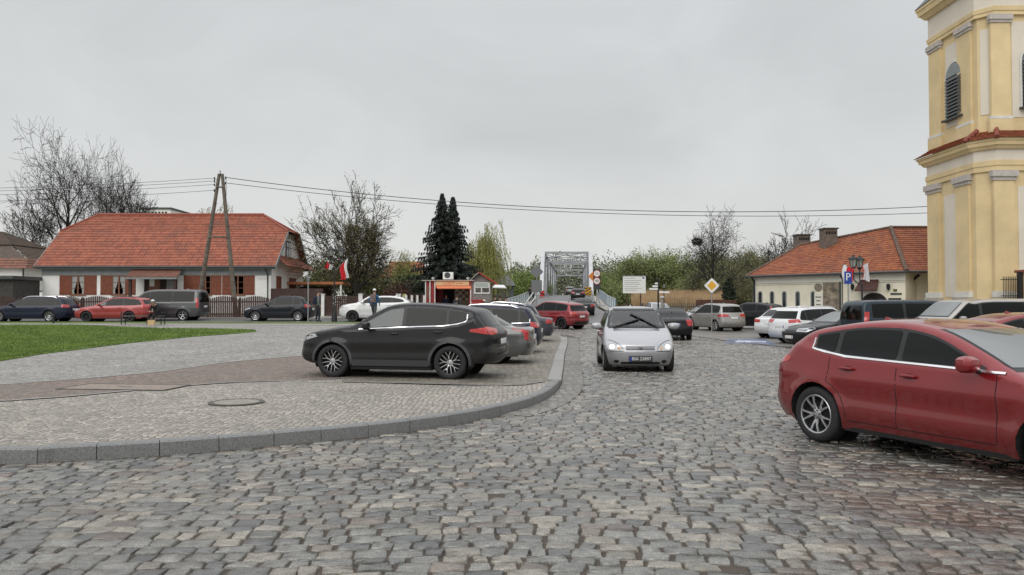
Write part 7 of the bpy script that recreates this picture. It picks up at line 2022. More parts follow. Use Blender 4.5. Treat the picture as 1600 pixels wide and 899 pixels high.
M['oldwood'] = mat('weathered_pole', (.15, .125, .10), .9, noise=(3, .45), bump=(12, .5, .02))
Yp = 51.6; gz = plat(X(338, Yp), Yp) - .1
r = thing('wooden_utility_pole', 'weathered A shaped double utility pole in front of the long house', 'utility pole', (X(340, Yp), Yp, gz)); xo = X(340, Yp)
zt = Z(272, Yp) - gz
fl, fr_ = X(307.5, Yp) - xo, X(369.5, Yp) - xo; tl_, tr_ = X(341, Yp) - xo, X(345.5, Yp) - xo
MB().tube([(fl, 0, 0), (tl_, 0, zt)], [.165, .105], 10).build('pole', M['oldwood'], r, smooth=True)
MB().tube([(fr_, 0, 0), (tr_, 0, zt)], [.165, .105], 10).build('pole', M['oldwood'], r, smooth=True)
for yy_ in (371, 293):
    z = Z(yy_, Yp) - gz; u = z / zt; MB().tube([(fl + (tl_ - fl) * u - .05, -.12, z), (fr_ + (tr_ - fr_) * u + .05, -.12, z)], .06, 6).build('cross_bar', M['oldwood'], r)
MB().tube([(.1, 0, zt - .1), (.1, 0, zt + .22)], .03, 6).build('top_pin', M['iron'], r)
att_l = []; att_r = []
for k, yy_ in enumerate((281, 285.5, 291, 300)):
    z = Z(yy_, Yp) - gz; a = (X(334, Yp) - xo, -.05, z); MB().tube([(X(340, Yp) - xo, 0, z), a], .014, 4).tube([(a[0], a[1], z), (a[0], a[1], z + .16)], .045, 6).build('insulator', M['iron'], r); att_l.append((a[0] + xo, a[1] + Yp, z + gz + .1))
for k, yy_ in enumerate((280, 288.5)):
    z = Z(yy_, Yp) - gz; a = (X(351.5, Yp) - xo, -.05, z); MB().tube([(X(346, Yp) - xo, 0, z), a], .014, 4).tube([(a[0], a[1], z), (a[0], a[1], z + .16)], .045, 6).build('insulator', M['iron'], r); att_r.append((a[0] + xo, a[1] + Yp, z + gz + .1))
MB().tube([(X(352, Yp) - xo, -.05, Z(280, Yp) - gz), (X(352.5, Yp) - xo, -.05, Z(305, Yp) - gz), (X(350, Yp) - xo, -.1, Z(330, Yp) - gz)], .018, 4).build('down_cable', M['iron'], r)
def cable(label, a, b, sag, rr=.016, group='overhead cables'):
    a, b = Vector(a), Vector(b); P = []
    for i in range(41):
        t = i / 40; p = a.lerp(b, t); p.z -= sag * 4 * t * (1 - t); P.append(p)
    tag(MB().tube(P, rr, 4).build('overhead_cable', M['iron'], None), label, 'cable', group)
for k, (ye, lab) in enumerate(((290, 'topmost'), (294.5, 'second from the top'), (301, 'third from the top'), (311.5, 'lowest'))):
    cable('thin overhead cable running left from the wooden pole, ' + lab, att_l[k], (X(-260, 54), 54, Z(ye + 6, 54)), .25, .013)
cable('upper overhead cable sagging from the wooden pole towards the church tower', att_r[0], (X(1560, 50), 50, Z(316, 50)), 1.35, .022)
cable('lower overhead cable sagging from the wooden pole towards the church tower', att_r[1], (X(1560, 50), 50, Z(328, 50)), 1.15, .018)

M['fence_brown'] = mat('dark_brown_fence', (.060, .032, .026), .8, noise=(5, .4)); M['fence_grey'] = mat('grey_picket', (.10, .095, .08), .85, noise=(4, .4)); M['fence_rust'] = mat('rusty_brown_fence', (.10, .045, .03), .8, noise=(5, .4))
def picket_fence(label, x0, x1, Y, ztop, zbot, m, pitch=.13, pw=.085, bay=2.4, scallop=0., pointed=True, group=None, Yb=None, name='picket_fence'):
    root = thing(name, label, 'fence', group=group); nb = max(1, int(round((x1 - x0) / bay))); Yb = Y if Yb is None else Yb
    for i in range(nb + 1):
        xx_ = x0 + (x1 - x0) * i / nb; yy_ = Y + (Yb - Y) * i / nb; MB().box((xx_ - .06, yy_ + .03, zbot - .3), (xx_ + .06, yy_ + .13, ztop - .02)).build('post', m, root)
    for i in range(nb):
        a, b_ = x0 + (x1 - x0) * i / nb, x0 + (x1 - x0) * (i + 1) / nb; o = MB(); k = int((b_ - a) / pitch); ya, yb_ = Y + (Yb - Y) * i / nb, Y + (Yb - Y) * (i + 1) / nb
        for z in (zbot + .25, ztop - .35): o.add([(a, ya, z), (b_, yb_, z), (b_, yb_, z + .08), (a, ya, z + .08), (a, ya + .03, z), (b_, yb_ + .03, z), (b_, yb_ + .03, z + .08), (a, ya + .03, z + .08)], [(0, 1, 2, 3), (7, 6, 5, 4), (3, 2, 6, 7), (0, 4, 5, 1)])
        for j in range(k):
            u = (j + .5) / k; xx_ = a + (b_ - a) * u; yy_ = ya + (yb_ - ya) * u - .015; zt_ = ztop + scallop * math.sin(PI * u) - (scallop * .5); 
            if pointed: o.prism([(xx_ - pw / 2, zbot), (xx_ + pw / 2, zbot), (xx_ + pw / 2, zt_ - .09), (xx_, zt_), (xx_ - pw / 2, zt_ - .09)], 0, .02, plane_y(yy_))
            else: o.prism([(xx_ - pw / 2, zbot), (xx_ + pw / 2, zbot), (xx_ + pw / 2, zt_), (xx_ - pw / 2, zt_)], 0, .02, plane_y(yy_))
        o.build('panel', m, root)
    return root
Yf = 51.0
picket_fence('dark brown picket fence with scalloped pointed tops in front of the long house', X(-20, Yf), X(424, Yf), Yf, 2.13, .72, M['fence_brown'], scallop=.22, pitch=.12, pw=.095, bay=2.0)
Yf = 52.5
picket_fence('tall solid brown board fence joining the long house', X(424, Yf), X(503, Yf), Yf, Z(451, Yf), .7, M['fence_brown'], pitch=.10, pw=.098, pointed=False, bay=2.4, name='board_fence')
picket_fence('brown slatted gate between the two nearest white posts', X(508, Yf), X(560, Yf), Yf, Z(462.5, Yf), .75, M['fence_brown'], pitch=.14, pw=.115, pointed=False, bay=2.3, name='slatted_gate')
picket_fence('brown fence panel between the middle and the right white post', X(568, Yf), X(619, Yf), Yf, Z(461, Yf), .75, M['fence_brown'], pitch=.13, pw=.11, pointed=False, bay=2.3, name='slatted_fence')
for (a, b_, lab) in ((503, 507.5, 'white gate post behind the standing person'), (561, 567, 'white gate post behind the bonnet of the white crossover'), (620, 626.5, 'white gate post farthest right, by the rounded fence bays'),):
    rr_ = thing('gate_post', lab, 'post', (X((a + b_) / 2, Yf), Yf - .1, .6), group='white posts of the brown fence'); w_ = (X(b_, Yf) - X(a, Yf)) / 2; MB().box((-w_, -.12, 0), (w_, .12, Z(460.5, Yf) - .6)).build('shaft', M['white'], rr_); MB().box((-w_ - .03, -.15, Z(460.5, Yf) - .6), (w_ + .03, .15, Z(460.5, Yf) - .55)).build('cap', M['white'], rr_)
for k, (a, b_) in enumerate(((627.5, 637), (638.5, 646), (647.5, 654.5), (656, 665))):
    xa, xb = X(a, Yf), X(b_, Yf); zt_ = Z(459, Yf); rr_ = thing('rounded_fence_bay', ('pale patterned' if k == 0 else 'brown') + ' fence bay with a rounded top, ' + ('nearest the white gate post', 'second from the white gate post', 'third from the white gate post', 'nearest the red kiosk')[k], 'fence', (0, 0, 0), group='rounded fence bays left of the kiosk')
    w_ = (xb - xa) / 2; xm = (xa + xb) / 2; arc_ = [(xm + w_ * .8 * math.cos(t), zt_ - .18 + .18 * math.sin(t)) for t in np.linspace(0, PI, 8)]
    MB().prism(arc_ + [(xm - w_ * .8, .7), (xm + w_ * .8, .7)], 0, .03, plane_y(Yf)).build('panel', mat('yellow_poster', (.42, .40, .18), .7, noise=(6, .5)) if k == 0 else M['fence_brown'], rr_)
    MB().box((xb - .16, Yf - .14, .6), (xb - .02, Yf, zt_ - .12)).build('post', M['white'], rr_)
Yc = 60.; rr_ = thing('carport', 'low flat carport with an orange edge board behind the brown fence', 'carport'); MB().box((X(424, Yc), Yc, Z(444.5, Yc)), (X(536, Yc), Yc + 4, Z(440.5, Yc))).build('roof_edge', mat('orange_edge', (.42, .15, .06), .6, noise=(2, .3)), rr_)
for px_ in (440, 532): MB().box((X(px_, Yc) - .06, Yc + .1, .8), (X(px_, Yc) + .06, Yc + .25, Z(444.6, Yc))).build('post', M['white'], rr_)
MB().box((X(424, Yc), Yc + 3.8, .8), (X(500, Yc), Yc + 4, Z(446, Yc))).build('back_wall', M['wood_dark'], rr_)
Yr = 57.
picket_fence('grey wooden picket fence in front of the reeds, right of the direction signs', X(1036, Yr), X(1089, Yr), Yr, Z(473, Yr), .1, M['fence_grey'], pitch=.15, pw=.06, bay=2.5)
picket_fence('grey picket fence left of the direction signs behind the small silver car', X(1003, Yr), X(1034, Yr), Yr, Z(473.5, Yr), .1, M['fence_grey'], pitch=.15, pw=.06, bay=1.6)
picket_fence('short rusty brown picket fence below the info board', X(966, 61), X(988, 61), 61, Z(476, 61), .05, M['fence_rust'], pitch=.15, pw=.08, bay=1.2, scallop=.2)
picket_fence('reddish brown board fence right of the reeds', X(1089, Yr), X(1150, 60), Yr, Z(468.5, Yr), .1, M['fence_rust'], pitch=.12, pw=.11, pointed=False, Yb=60, name='board_fence')
rr_ = thing('iron_railing', 'black iron railing on a low stone wall right of the tower pilaster', 'railing'); yi = 38.2; xa, xb = X(1567, yi), X(1591, yi); MB().box((xa, yi - .15, 0), (xb + .1, yi + .15, Z(467, yi))).build('wall', M['granite'], rr_)
o = MB()
for z in (Z(462.5, yi), Z(437, yi)): o.box((xa - .1, yi - .015, z - .02), (xb, yi + .015, z + .02))
for i in range(9): xx_ = xa + (xb - xa) * (i + .4) / 9; o.tube([(xx_, yi, Z(466, yi)), (xx_, yi, Z(432.5, yi))], .017, 5)
o.build('bars', M['iron'], rr_); MB().box((xb, yi - .1, Z(468, yi)), (xb + .18, yi + .1, Z(425, yi))).build('end_post', M['iron'], rr_)
rr_ = thing('gate_pillar', 'yellow gate pillar at the far right edge beside the iron railing', 'pillar'); xa = X(1597.5, yi); MB().box((xa, yi - .3, 0), (xa + .7, yi + .4, Z(426, yi))).build('shaft', mat('pillar_render', (.66, .50, .27), .8, noise=(2, .2)), rr_); MB().box((xa - .08, yi - .38, Z(426, yi)), (xa + .78, yi + .48, Z(422, yi))).build('cap', mat('pillar_cap', (.25, .07, .045), .7), rr_)

Yk = 49.; gk = .45
def kx(px): return X(px, Yk)
def kz(py): return Z(py, Yk)
r = thing('ice_cream_kiosk', 'red ice cream kiosk with a cream sign and an orange awning', 'kiosk'); kr = mat('kiosk_red', (.28, .02, .018), .5, noise=(3, .2)); kc = mat('kiosk_cream_sign', (.62, .44, .24), .5); ko = mat('kiosk_orange', (.58, .16, .06), .6)
xa, xb = kx(666), kx(735); xm = kx(679)
MB().box((xa, Yk, gk), (xm, Yk + 2.6, kz(439))).build('side_wall', kr, r); MB().box((xm, Yk + 1.5, gk), (xb, Yk + 2.6, kz(439))).build('back_wall', kr, r); MB().box((xm, Yk, gk), (xb, Yk + 1.48, gk + 1.15)).build('counter', kr, r); MB().box((xb - .1, Yk, gk + 1.155), (xb, Yk + 1.48, kz(447))).build('corner_post', kr, r)
MB().box((xm - .02, Yk - .06, kz(447)), (xb + .02, Yk + 1.48, kz(439))).build('fascia', kr, r); MB().box((xa - .3, Yk - .2, kz(439)), (xb + .2, Yk + 2.7, kz(438))).build('roof', mat('kiosk_roof', (.5, .45, .38), .6), r)
sb_ = MB().box((kx(681), Yk - .11, kz(446.3)), (kx(733), Yk - .065, kz(439.8))).build('sign', kc, r); text_on('text', 'LODY', .27, M['sign_red'], sb_, Matrix.Translation((kx(702), Yk - .115, kz(443.1))) @ Matrix.Rotation(PI / 2, 4, 'X'))
for a, b_ in ((712, 716), (717, 724)): MB().box((kx(a), Yk - .116, kz(444)), (kx(b_), Yk - .111, kz(442.4))).build('small_print', mat('faded_print', (.5, .25, .12), .6), sb_)
aw_ = MB(); aw_.add([(kx(680), Yk - .06, kz(446.5)), (kx(736), Yk - .06, kz(446.5)), (kx(738), Yk - 1.2, kz(451) ), (kx(686), Yk - 1.2, kz(451)), (kx(680), Yk - .06, kz(447)), (kx(736), Yk - .06, kz(447)), (kx(738), Yk - 1.2, kz(452.2)), (kx(686), Yk - 1.2, kz(452.2))], [(0, 3, 2, 1), (4, 5, 6, 7), (3, 7, 6, 2), (0, 4, 7, 3), (1, 2, 6, 5)]); aw_.build('awning', ko, r)
MB().box((kx(690), Yk + 1.4, gk + 1.155), (kx(707), Yk + 1.49, kz(448))).build('dark_opening', M['seam'], r); sh = MB().box((kx(708), Yk + 1.38, gk + 1.155), (kx(731), Yk + 1.49, kz(449))).build('shelf_board', mat('kiosk_shelf', (.42, .38, .26), .7), r)
for k, yy_ in enumerate((454, 459, 464, 469)):
    for j in range(4): MB().box((kx(710 + j * 5.2), Yk + 1.30, kz(yy_)), (kx(713.6 + j * 5.2), Yk + 1.375, kz(yy_ - 2.6))).build('price_card', (mat('card_brown', (.2, .08, .05), .7) if (k + j) % 2 else M['white']) if False else (M['wood_frame'] if (k + j) % 2 else M['white']), sh)
for px_ in (665.2, 672, 679.6, 737): MB().box((kx(px_) - .03, Yk - (.10 if px_ < 730 else 1.15), gk), (kx(px_) + .03, Yk - (.04 if px_ < 730 else 1.09), kz(439.4 if px_ < 730 else 452))).build('corner_trim', M['white'], r)
MB().box((kx(667), Yk - .02, kz(466)), (kx(671), Yk - .003, kz(448))).build('side_poster', M['wood_frame'], r)
ac = thing('air_conditioner', 'white air conditioner unit standing on the kiosk roof', 'air conditioner', (kx(699), Yk + .6, kz(438) + .0)); MB().box((-.33, -.18, .06), (.33, .18, kz(425) - kz(438))).build('casing', M['white'], ac, bevel=.02); MB().lathe([(.19, 0), (.19, .012), (.16, .015), (.05, .015), (0, .02)], 20, Matrix.Translation((-.04, -.18, .33)) @ Matrix.Rotation(PI / 2, 4, 'X')).build('fan_grille', M['grey_plastic'], ac)
for dx in (-.25, .25): MB().box((dx - .03, -.18, -.0), (dx + .03, .18, .058)).build('foot', M['iron'], ac)
for px_, lab in ((674.5, 'small roof vent at the left end of the kiosk roof'), (730, 'small roof vent at the right end of the kiosk roof')):
    v_ = thing('roof_vent', lab, 'vent', (kx(px_), Yk + .8, kz(438)), group='roof vents on the kiosk'); MB().lathe([(.07, 0), (.07, .10), (.12, .12), (.10, .2), (0, .22)], 12).build('cowl', M['steel'], v_, smooth=True)
cb_ = thing('cool_box', 'low red cool box with a pale lid edge between the kiosk and the hut', 'cool box', (X(747, 46.5), 46.5, .45)); w_ = (X(757, 46.5) - X(737, 46.5)) / 2; hz_ = Z(468, 46.5) - .45
MB().box((-w_, -.35, .1), (w_, .35, hz_ - .12)).build('chest', kr, cb_, bevel=.02); MB().box((-w_ - .03, -.38, hz_ - .118), (w_ + .03, .38, hz_)).build('lid', kr, cb_, bevel=.03); MB().box((w_ - .08, -.4, hz_ - .1), (w_ + .06, .4, hz_ - .02)).build('handle', M['white'], cb_)
for dx in (-.3, .3): MB().tube([(dx * 1.1, -.3, .06), (dx * 1.1, .3, .06)], .06, 8).build('roller', M['rubber'], cb_)
Yh = 54.; gh = .6; r = thing('grey_hut', 'small grey boarded hut with a red roof and a white photo board', 'hut'); hb_ = mat('hut_boards', (.27, .25, .235), .8, noise=(5, .3))
xl_, xr_, xm_ = X(733, Yh), X(766.5, Yh), X(748, Yh); zr_ = Z(428.5, Yh); ze = Z(441, Yh)
MB().prism([(xl_, gh), (xr_, gh), (xr_, ze), (xm_, zr_), (xl_, ze - .05)], -3, 0, plane_y(Yh)).build('wall', hb_, r)
for (p1, p2, nm) in (((xl_ - .25, ze - .25), (xm_, zr_ + .06), 'left_slope'), ((xm_, zr_ + .06), (X(778, Yh), Z(446, Yh)), 'right_slope')):
    MB().add([(p1[0], Yh - .35, p1[1]), (p2[0], Yh - .35, p2[1]), (p2[0], Yh + 3.2, p2[1]), (p1[0], Yh + 3.2, p1[1]), (p1[0], Yh - .35, p1[1] + .1), (p2[0], Yh - .35, p2[1] + .1), (p2[0], Yh + 3.2, p2[1] + .1), (p1[0], Yh + 3.2, p1[1] + .1)], [(0, 3, 2, 1), (4, 5, 6, 7), (0, 1, 5, 4), (1, 2, 6, 5), (2, 3, 7, 6), (3, 0, 4, 7)]).build('roof_slope', mat('red_sheet_roof', (.36, .03, .035), .5, noise=(2, .2)) if nm[0] == 'r' else hb_, r)
bd2 = MB().box((X(740.5, Yh), Yh - .05, Z(459.5, Yh)), (X(765.5, Yh), Yh - .003, Z(441.5, Yh))).build('photo_board', M['white'], r)
for a, b_, y1_, y2_ in ((743, 751.5, 450, 457), (753.5, 764, 450, 457)): MB().box((X(a, Yh), Yh - .06, Z(y2_, Yh)), (X(b_, Yh), Yh - .052, Z(y1_, Yh))).build('photo', mat('dark_photo', (.12, .11, .10), .5, noise=(4, .8)), bd2)
for yy_ in (444, 447): MB().box((X(743, Yh), Yh - .058, Z(yy_ + .7, Yh)), (X(762, Yh), Yh - .052, Z(yy_ - .5, Yh))).build('text_line', mat('green_print', (.03, .20, .13), .6), bd2)
Yt = 52.; r = thing('white_canopy', 'small white canopy on posts over the people beside the hut', 'canopy', (0, 0, 0)); 
MB().add([(X(770, Yt), Yt - .6, Z(449, Yt)), (X(791, Yt), Yt - .6, Z(449.5, Yt)), (X(787, Yt), Yt + 1, Z(445, Yt)), (X(773, Yt), Yt + 1, Z(444.5, Yt)), (X(770, Yt), Yt - .6, Z(450.3, Yt)), (X(791, Yt), Yt - .6, Z(451, Yt)), (X(791, Yt), Yt + 1.6, Z(450, Yt)), (X(770, Yt), Yt + 1.6, Z(450, Yt))], [(0, 1, 2, 3), (0, 4, 5, 1), (3, 2, 6, 7), (1, 5, 6, 2), (0, 3, 7, 4)]).build('cover', M['white_cloth'], r)
for px_ in (771.5, 789.5): MB().tube([(X(px_, Yt), Yt - .55, .4), (X(px_, Yt), Yt - .55, Z(450, Yt))], .025, 6).build('post', M['iron'], r)

Yb_ = 39.5; x_ = X(224, Yb_); zb_ = plat(x_, Yb_) + .02; r = thing('park_bench', 'dark bench without a back at the far edge of the lawn', 'bench', (x_, Yb_, zb_)); hw_ = (X(256, Yb_) - X(193, Yb_)) / 2
s_ = MB()
for k in range(4): s_.box((-hw_, -.22 + k * .115, .41), (hw_, -.13 + k * .115, .45))
for q in (-1, 0, 1): s_.box((q * (hw_ - .25) - .03, -.22, .38), (q * (hw_ - .25) + .03, .22, .409))
s_.build('seat', mat('bench_slats', (.10, .095, .09), .5), r)
for q in (-1, 1): MB().tube([(q * (hw_ - .02), -.2, 0), (q * (hw_ - .02), -.2, .62), (q * (hw_ - .02), .2, .62), (q * (hw_ - .02), .2, 0)], .028, 6).build('leg_frame', M['iron'], r)
bag = thing('paper_bag', 'tan paper bag on the ground at the feet of the seated person', 'bag', (X(238, 39.0), 38.95, plat(X(238, 39.0), 38.95) + .01)); MB().add([(-.16, -.09, 0), (.16, -.09, 0), (.16, .09, 0), (-.16, .09, 0), (-.17, -.07, .26), (.17, -.06, .25), (.16, .06, .27), (-.16, .07, .25)], [(0, 3, 2, 1), (0, 1, 5, 4), (1, 2, 6, 5), (2, 3, 7, 6), (3, 0, 4, 7)]).build('sack', mat('kraft_paper', (.50, .36, .18), .8), bag); MB().tube([(-.06, -.07, .25), (-.05, -.08, .33), (.05, -.08, .33), (.06, -.07, .25)], .008, 5).build('handle', M['wood_frame'], bag)
def cloth(n, c): return mat(n, c, .85, noise=(9, .3), bump=(30, .4, .006))
M['skin'] = mat('skin', (.42, .25, .18), .55); M['hair'] = mat('hair_dark', (.03, .022, .018), .8); M['shoe'] = mat('dark_shoe', (.02, .02, .02), .6)
def person(label, pose, x, y, z, rz, top, leg, hair='short', cap=None, height=1.75, seed=1, sit_z=.46, group=None, wide=1.0, head_tilt=0.0, name='person', hairm=None):
    s = height / 1.75; rd = random.Random(seed); j = {}; 
    if pose == 'stand':
        P = dict(pel=(0, .0, .95), sp=(0, .0, 1.12), ch=(0, .01, 1.32), nk=(0, 0, 1.47), h0=(0, -.01, 1.55), h1=(0, -.02, 1.63), h2=(0, -.015, 1.71))
        for q, t in ((1, 'l'), (-1, 'r')):
            P.update({t + 'sh': (.175 * q, .01, 1.41), t + 'el': (.25 * q, .04, 1.14), t + 'wr': (.24 * q, -.06, .92), t + 'pa': (.235 * q, -.085, .85), t + 'hi': (.09 * q, 0, .90), t + 'kn': (.105 * q, -.02 + .04 * q, .50), t + 'an': (.11 * q, .03 + .06 * q, .09), t + 'to': (.13 * q, -.12 + .06 * q, .045)})
    elif pose == 'walk':
        P = dict(pel=(0, .0, .93), sp=(0, -.02, 1.10), ch=(0, -.03, 1.30), nk=(0, -.04, 1.45), h0=(0, -.06, 1.53), h1=(0, -.08, 1.61), h2=(0, -.07, 1.69))
        for q, t in ((1, 'l'), (-1, 'r')):
            P.update({t + 'sh': (.175 * q, -.02, 1.39), t + 'el': (.25 * q, .06 * q, 1.13), t + 'wr': (.23 * q, -.12 + .06 * q, .95), t + 'pa': (.225 * q, -.16 + .07 * q, .89), t + 'hi': (.09 * q, 0, .88), t + 'kn': (.10 * q, -.16 * q - .04, .50), t + 'an': (.10 * q, -.26 * q + .06, .10), t + 'to': (.11 * q, -.26 * q - .09, .05)})
    elif pose == 'bent':     # seated, leaning over the lap
        P = dict(pel=(0, .05, sit_z + .10), sp=(0, .02, sit_z + .27), ch=(0, -.10, sit_z + .44), nk=(0, -.20, sit_z + .56), h0=(0, -.26, sit_z + .61), h1=(0, -.31, sit_z + .67), h2=(0, -.31, sit_z + .75))
        for q, t in ((1, 'l'), (-1, 'r')):
            P.update({t + 'sh': (.175 * q, -.13, sit_z + .50), t + 'el': (.23 * q, -.20, sit_z + .24), t + 'wr': (.10 * q, -.40, sit_z + .22), t + 'pa': (.06 * q, -.45, sit_z + .23), t + 'hi': (.09 * q, 0, sit_z + .07), t + 'kn': (.12 * q, -.42, sit_z + .06), t + 'an': (.12 * q, -.40 + .05 * q, .10), t + 'to': (.13 * q, -.56 + .05 * q, .05)})
    else:                    # seated upright, hands forward
        P = dict(pel=(0, .05, sit_z + .10), sp=(0, .06, sit_z + .27), ch=(0, .06, sit_z + .46), nk=(0, .05, sit_z + .61), h0=(0, .04, sit_z + .69), h1=(0, .025, sit_z + .77), h2=(0, .03, sit_z + .85))
        for q, t in ((1, 'l'), (-1, 'r')):
            P.update({t + 'sh': (.175 * q, .06, sit_z + .55), t + 'el': (.24 * q, -.08, sit_z + .33), t + 'wr': (.15 * q, -.30, sit_z + .40), t + 'pa': (.13 * q, -.37, sit_z + .42), t + 'hi': (.09 * q, 0, sit_z + .07), t + 'kn': (.13 * q, -.42, sit_z + .10), t + 'an': (.13 * q, -.55, .16), t + 'to': (.13 * q, -.68, .14)})
    rad = dict(pel=(.15 * wide, .115), sp=(.14 * wide, .11), ch=(.165 * wide, .12), nk=(.058, .06), h0=(.066, .075), h1=(.080, .098), h2=(.070, .085), sh=(.068, .068), el=(.052, .052), wr=(.034, .032), pa=(.036, .020), hi=(.095, .10), kn=(.066, .068), an=(.045, .048), to=(.045, .034))
    names = list(P); idx = {n: i for i, n in enumerate(names)}
    E = [('pel', 'sp'), ('sp', 'ch'), ('ch', 'nk'), ('nk', 'h0'), ('h0', 'h1'), ('h1', 'h2')]
    for t in 'lr': E += [('ch', t + 'sh'), (t + 'sh', t + 'el'), (t + 'el', t + 'wr'), (t + 'wr', t + 'pa'), ('pel', t + 'hi'), (t + 'hi', t + 'kn'), (t + 'kn', t + 'an'), (t + 'an', t + 'to')]
    V = [Vector(P[n]) * s for n in names]; RA = [rad[n] if n in rad else rad[n[1:]] for n in names]; EE = [(idx[a], idx[b]) for a, b in E]
    V.append(V[idx['h1']] + Vector((0, -.105, -.01)) * s); RA.append((.013, .016)); EE.append((idx['h1'], len(V) - 1))
    cls = {}
    for t, q in (('l', 1), ('r', -1)):
        d = (V[idx[t + 'pa']] - V[idx[t + 'wr']]).normalized(); side = Vector((0, 1, 0)) if pose in ('stand', 'walk') else Vector((1, 0, 0)); side = (side - d * side.dot(d)).normalized(); curl = Vector((-q, 0, 0)) if pose in ('stand', 'walk') else Vector((0, 0, -1))
        for f, (o_, L_) in enumerate(((-.028, .062), (-.010, .074), (.010, .070), (.027, .055))):
            a = V[idx[t + 'pa']] + side * o_ * s + d * .03 * s; b = a + (d * .75 + curl * .35).normalized() * L_ * .6 * s; c = b + (d * .45 + curl * .8).normalized() * L_ * .5 * s
            k = len(V); V += [a, b, c]; RA += [(.011, .011), (.0095, .0095), (.0075, .0075)]; EE += [(idx[t + 'pa'], k), (k, k + 1), (k + 1, k + 2)]
        a = V[idx[t + 'pa']] - side * .036 * s; b = a + (-side * .5 + d * .7 + curl * .3).normalized() * .04 * s; k = len(V); V += [a, b]; RA += [(.013, .013), (.010, .010)]; EE += [(idx[t + 'pa'], k), (k, k + 1)]
    me = bpy.data.meshes.new('tmp'); me.from_pydata([tuple(v) for v in V], EE, []); o = bpy.data.objects.new('tmp', me); C.objects.link(o)
    md = o.modifiers.new('s', 'SKIN'); md.use_smooth_shade = True
    lay = me.skin_vertices[0].data
    for i, r_ in enumerate(RA): lay[i].radius = (r_[0] * s, r_[1] * s); lay[i].use_root = (i == 0)
    o.modifiers.new('b', 'SUBSURF').levels = 2
    bpy.context.view_layer.update(); dg = bpy.context.evaluated_depsgraph_get(); m2 = bpy.data.meshes.new_from_object(o.evaluated_get(dg)); bpy.data.objects.remove(o); m2.name = 'body'
    root = thing(name, label, 'person', (x, y, z), rz, group)
    m2.materials.clear()
    for m_ in (top, leg, M['skin'], M['shoe']): m2.materials.append(m_)
    segs = [(V[a], V[b], a, b) for a, b in EE]; nn = len(names)
    def near(c):
        best = 9; bi = None
        for (p, q, a, b) in segs:
            d = q - p; t = max(0, min(1, (c - p).dot(d) / max(1e-9, d.length_squared))); dist = (c - (p + d * t)).length - .5 * (RA[a][0] * (1 - t) + RA[b][0] * t) * s
            if dist < best: best = dist; bi = (a, b, t)
        return bi
    for pol in m2.polygons:
        a, b, t = near(pol.center); na = names[a] if a < nn else 'x'; nb_ = names[b] if b < nn else 'x'
        if a >= nn or b >= nn or nb_[1:] == 'pa' or nb_ in ('h0', 'h1', 'h2'): k = 2
        elif nb_ == 'nk': k = 2 if t > .8 else 0
        elif nb_[1:] in ('to',): k = 3
        elif nb_[1:] in ('kn', 'an') or nb_[1:] == 'hi': k = 1 if pol.center.z < (P['pel'][2] + .0) * s or nb_[1:] != 'hi' else 0
        elif na == 'pel' and t < .15: k = 1 if pose != 'stand' else 0
        else: k = 0
        pol.material_index = k
    b_ = link('body', m2, None, root, smooth=True)
    hc = (V[idx['h1']] + V[idx['h2']]) / 2; 
    def shell(nm, m_, sc, zlo, back=True):
        o_ = MB(); VV = []; FF = []; n, k = 12, 7
        for i in range(k + 1):
            t = i / k * (PI * zlo)
            for jn in range(n):
                a = 2 * PI * jn / n; rr = math.sin(t); VV.append((hc.x + .088 * sc * s * rr * math.cos(a), hc.y + .012 * s + .106 * sc * s * rr * math.sin(a), hc.z + .115 * sc * s * math.cos(t) * (1 if not back else 1) - (.05 * s * max(0, math.sin(a)) * (i / k) if back else 0)))
        for i in range(k):
            for jn in range(n): FF.append((i * n + jn, i * n + (jn + 1) % n, (i + 1) * n + (jn + 1) % n, (i + 1) * n + jn))
        o_.add(VV, FF); return o_.build(nm, m_, root, smooth=True)
    shell('hair', hairm or M['hair'], 1.03, .52)
    for q in (-1, 1):      # eyes
        MB().lathe([(.011 * s, 0), (.007 * s, .005), (0, .007)], 8, Matrix.Translation((hc.x + q * .031 * s, hc.y - .092 * s, hc.z - .045 * s)) @ Matrix.Rotation(PI / 2, 4, 'X')).build('eye', M['ink'], root)
    if cap:
        c_ = shell('cap', cap, 1.12, .42, False); MB().prism([(.07 * math.cos(t), .09 * math.sin(t)) for t in np.linspace(PI, 2 * PI, 9)], 0, .01, Matrix.Translation((hc.x, hc.y - .06 * s, hc.z + .035 * s))).build('cap_peak', cap, root)
    return root, V, idx
def backpack(label, x, y, z, rz, m, s=1.0):
    t = thing('backpack', label, 'backpack', (x, y, z), rz)
    MB().box((-.16 * s, .10, 1.02 * s), (.16 * s, .26, 1.46 * s)).build('bag', m, t, bevel=.05); MB().box((-.12 * s, .24, 1.05 * s), (.12 * s, .31, 1.24 * s)).build('pocket', m, t, bevel=.03)
    for q in (-1, 1): MB().tube([(q * .10, .11, 1.44 * s), (q * .11, -.02, 1.50 * s), (q * .12, -.13, 1.38 * s), (q * .13, -.10, 1.15 * s), (q * .13, .10, 1.06 * s)], .018, 6).build('strap', M['iron'], t, smooth=True)
xs, ys = X(244.5, 39.5), 39.5; zs = plat(xs, ys) + .02
person('person in a white cap and black clothes sitting bent forward on the bench', 'bent', xs, ys + .02, zs, R(-12), cloth('black_jacket', (.012, .012, .014)), cloth('black_trousers', (.012, .012, .014)), cap=M['white_cloth'], sit_z=.44, seed=3)
xs, ys = X(497, 43.4), 43.4; zs = plat(xs, ys)
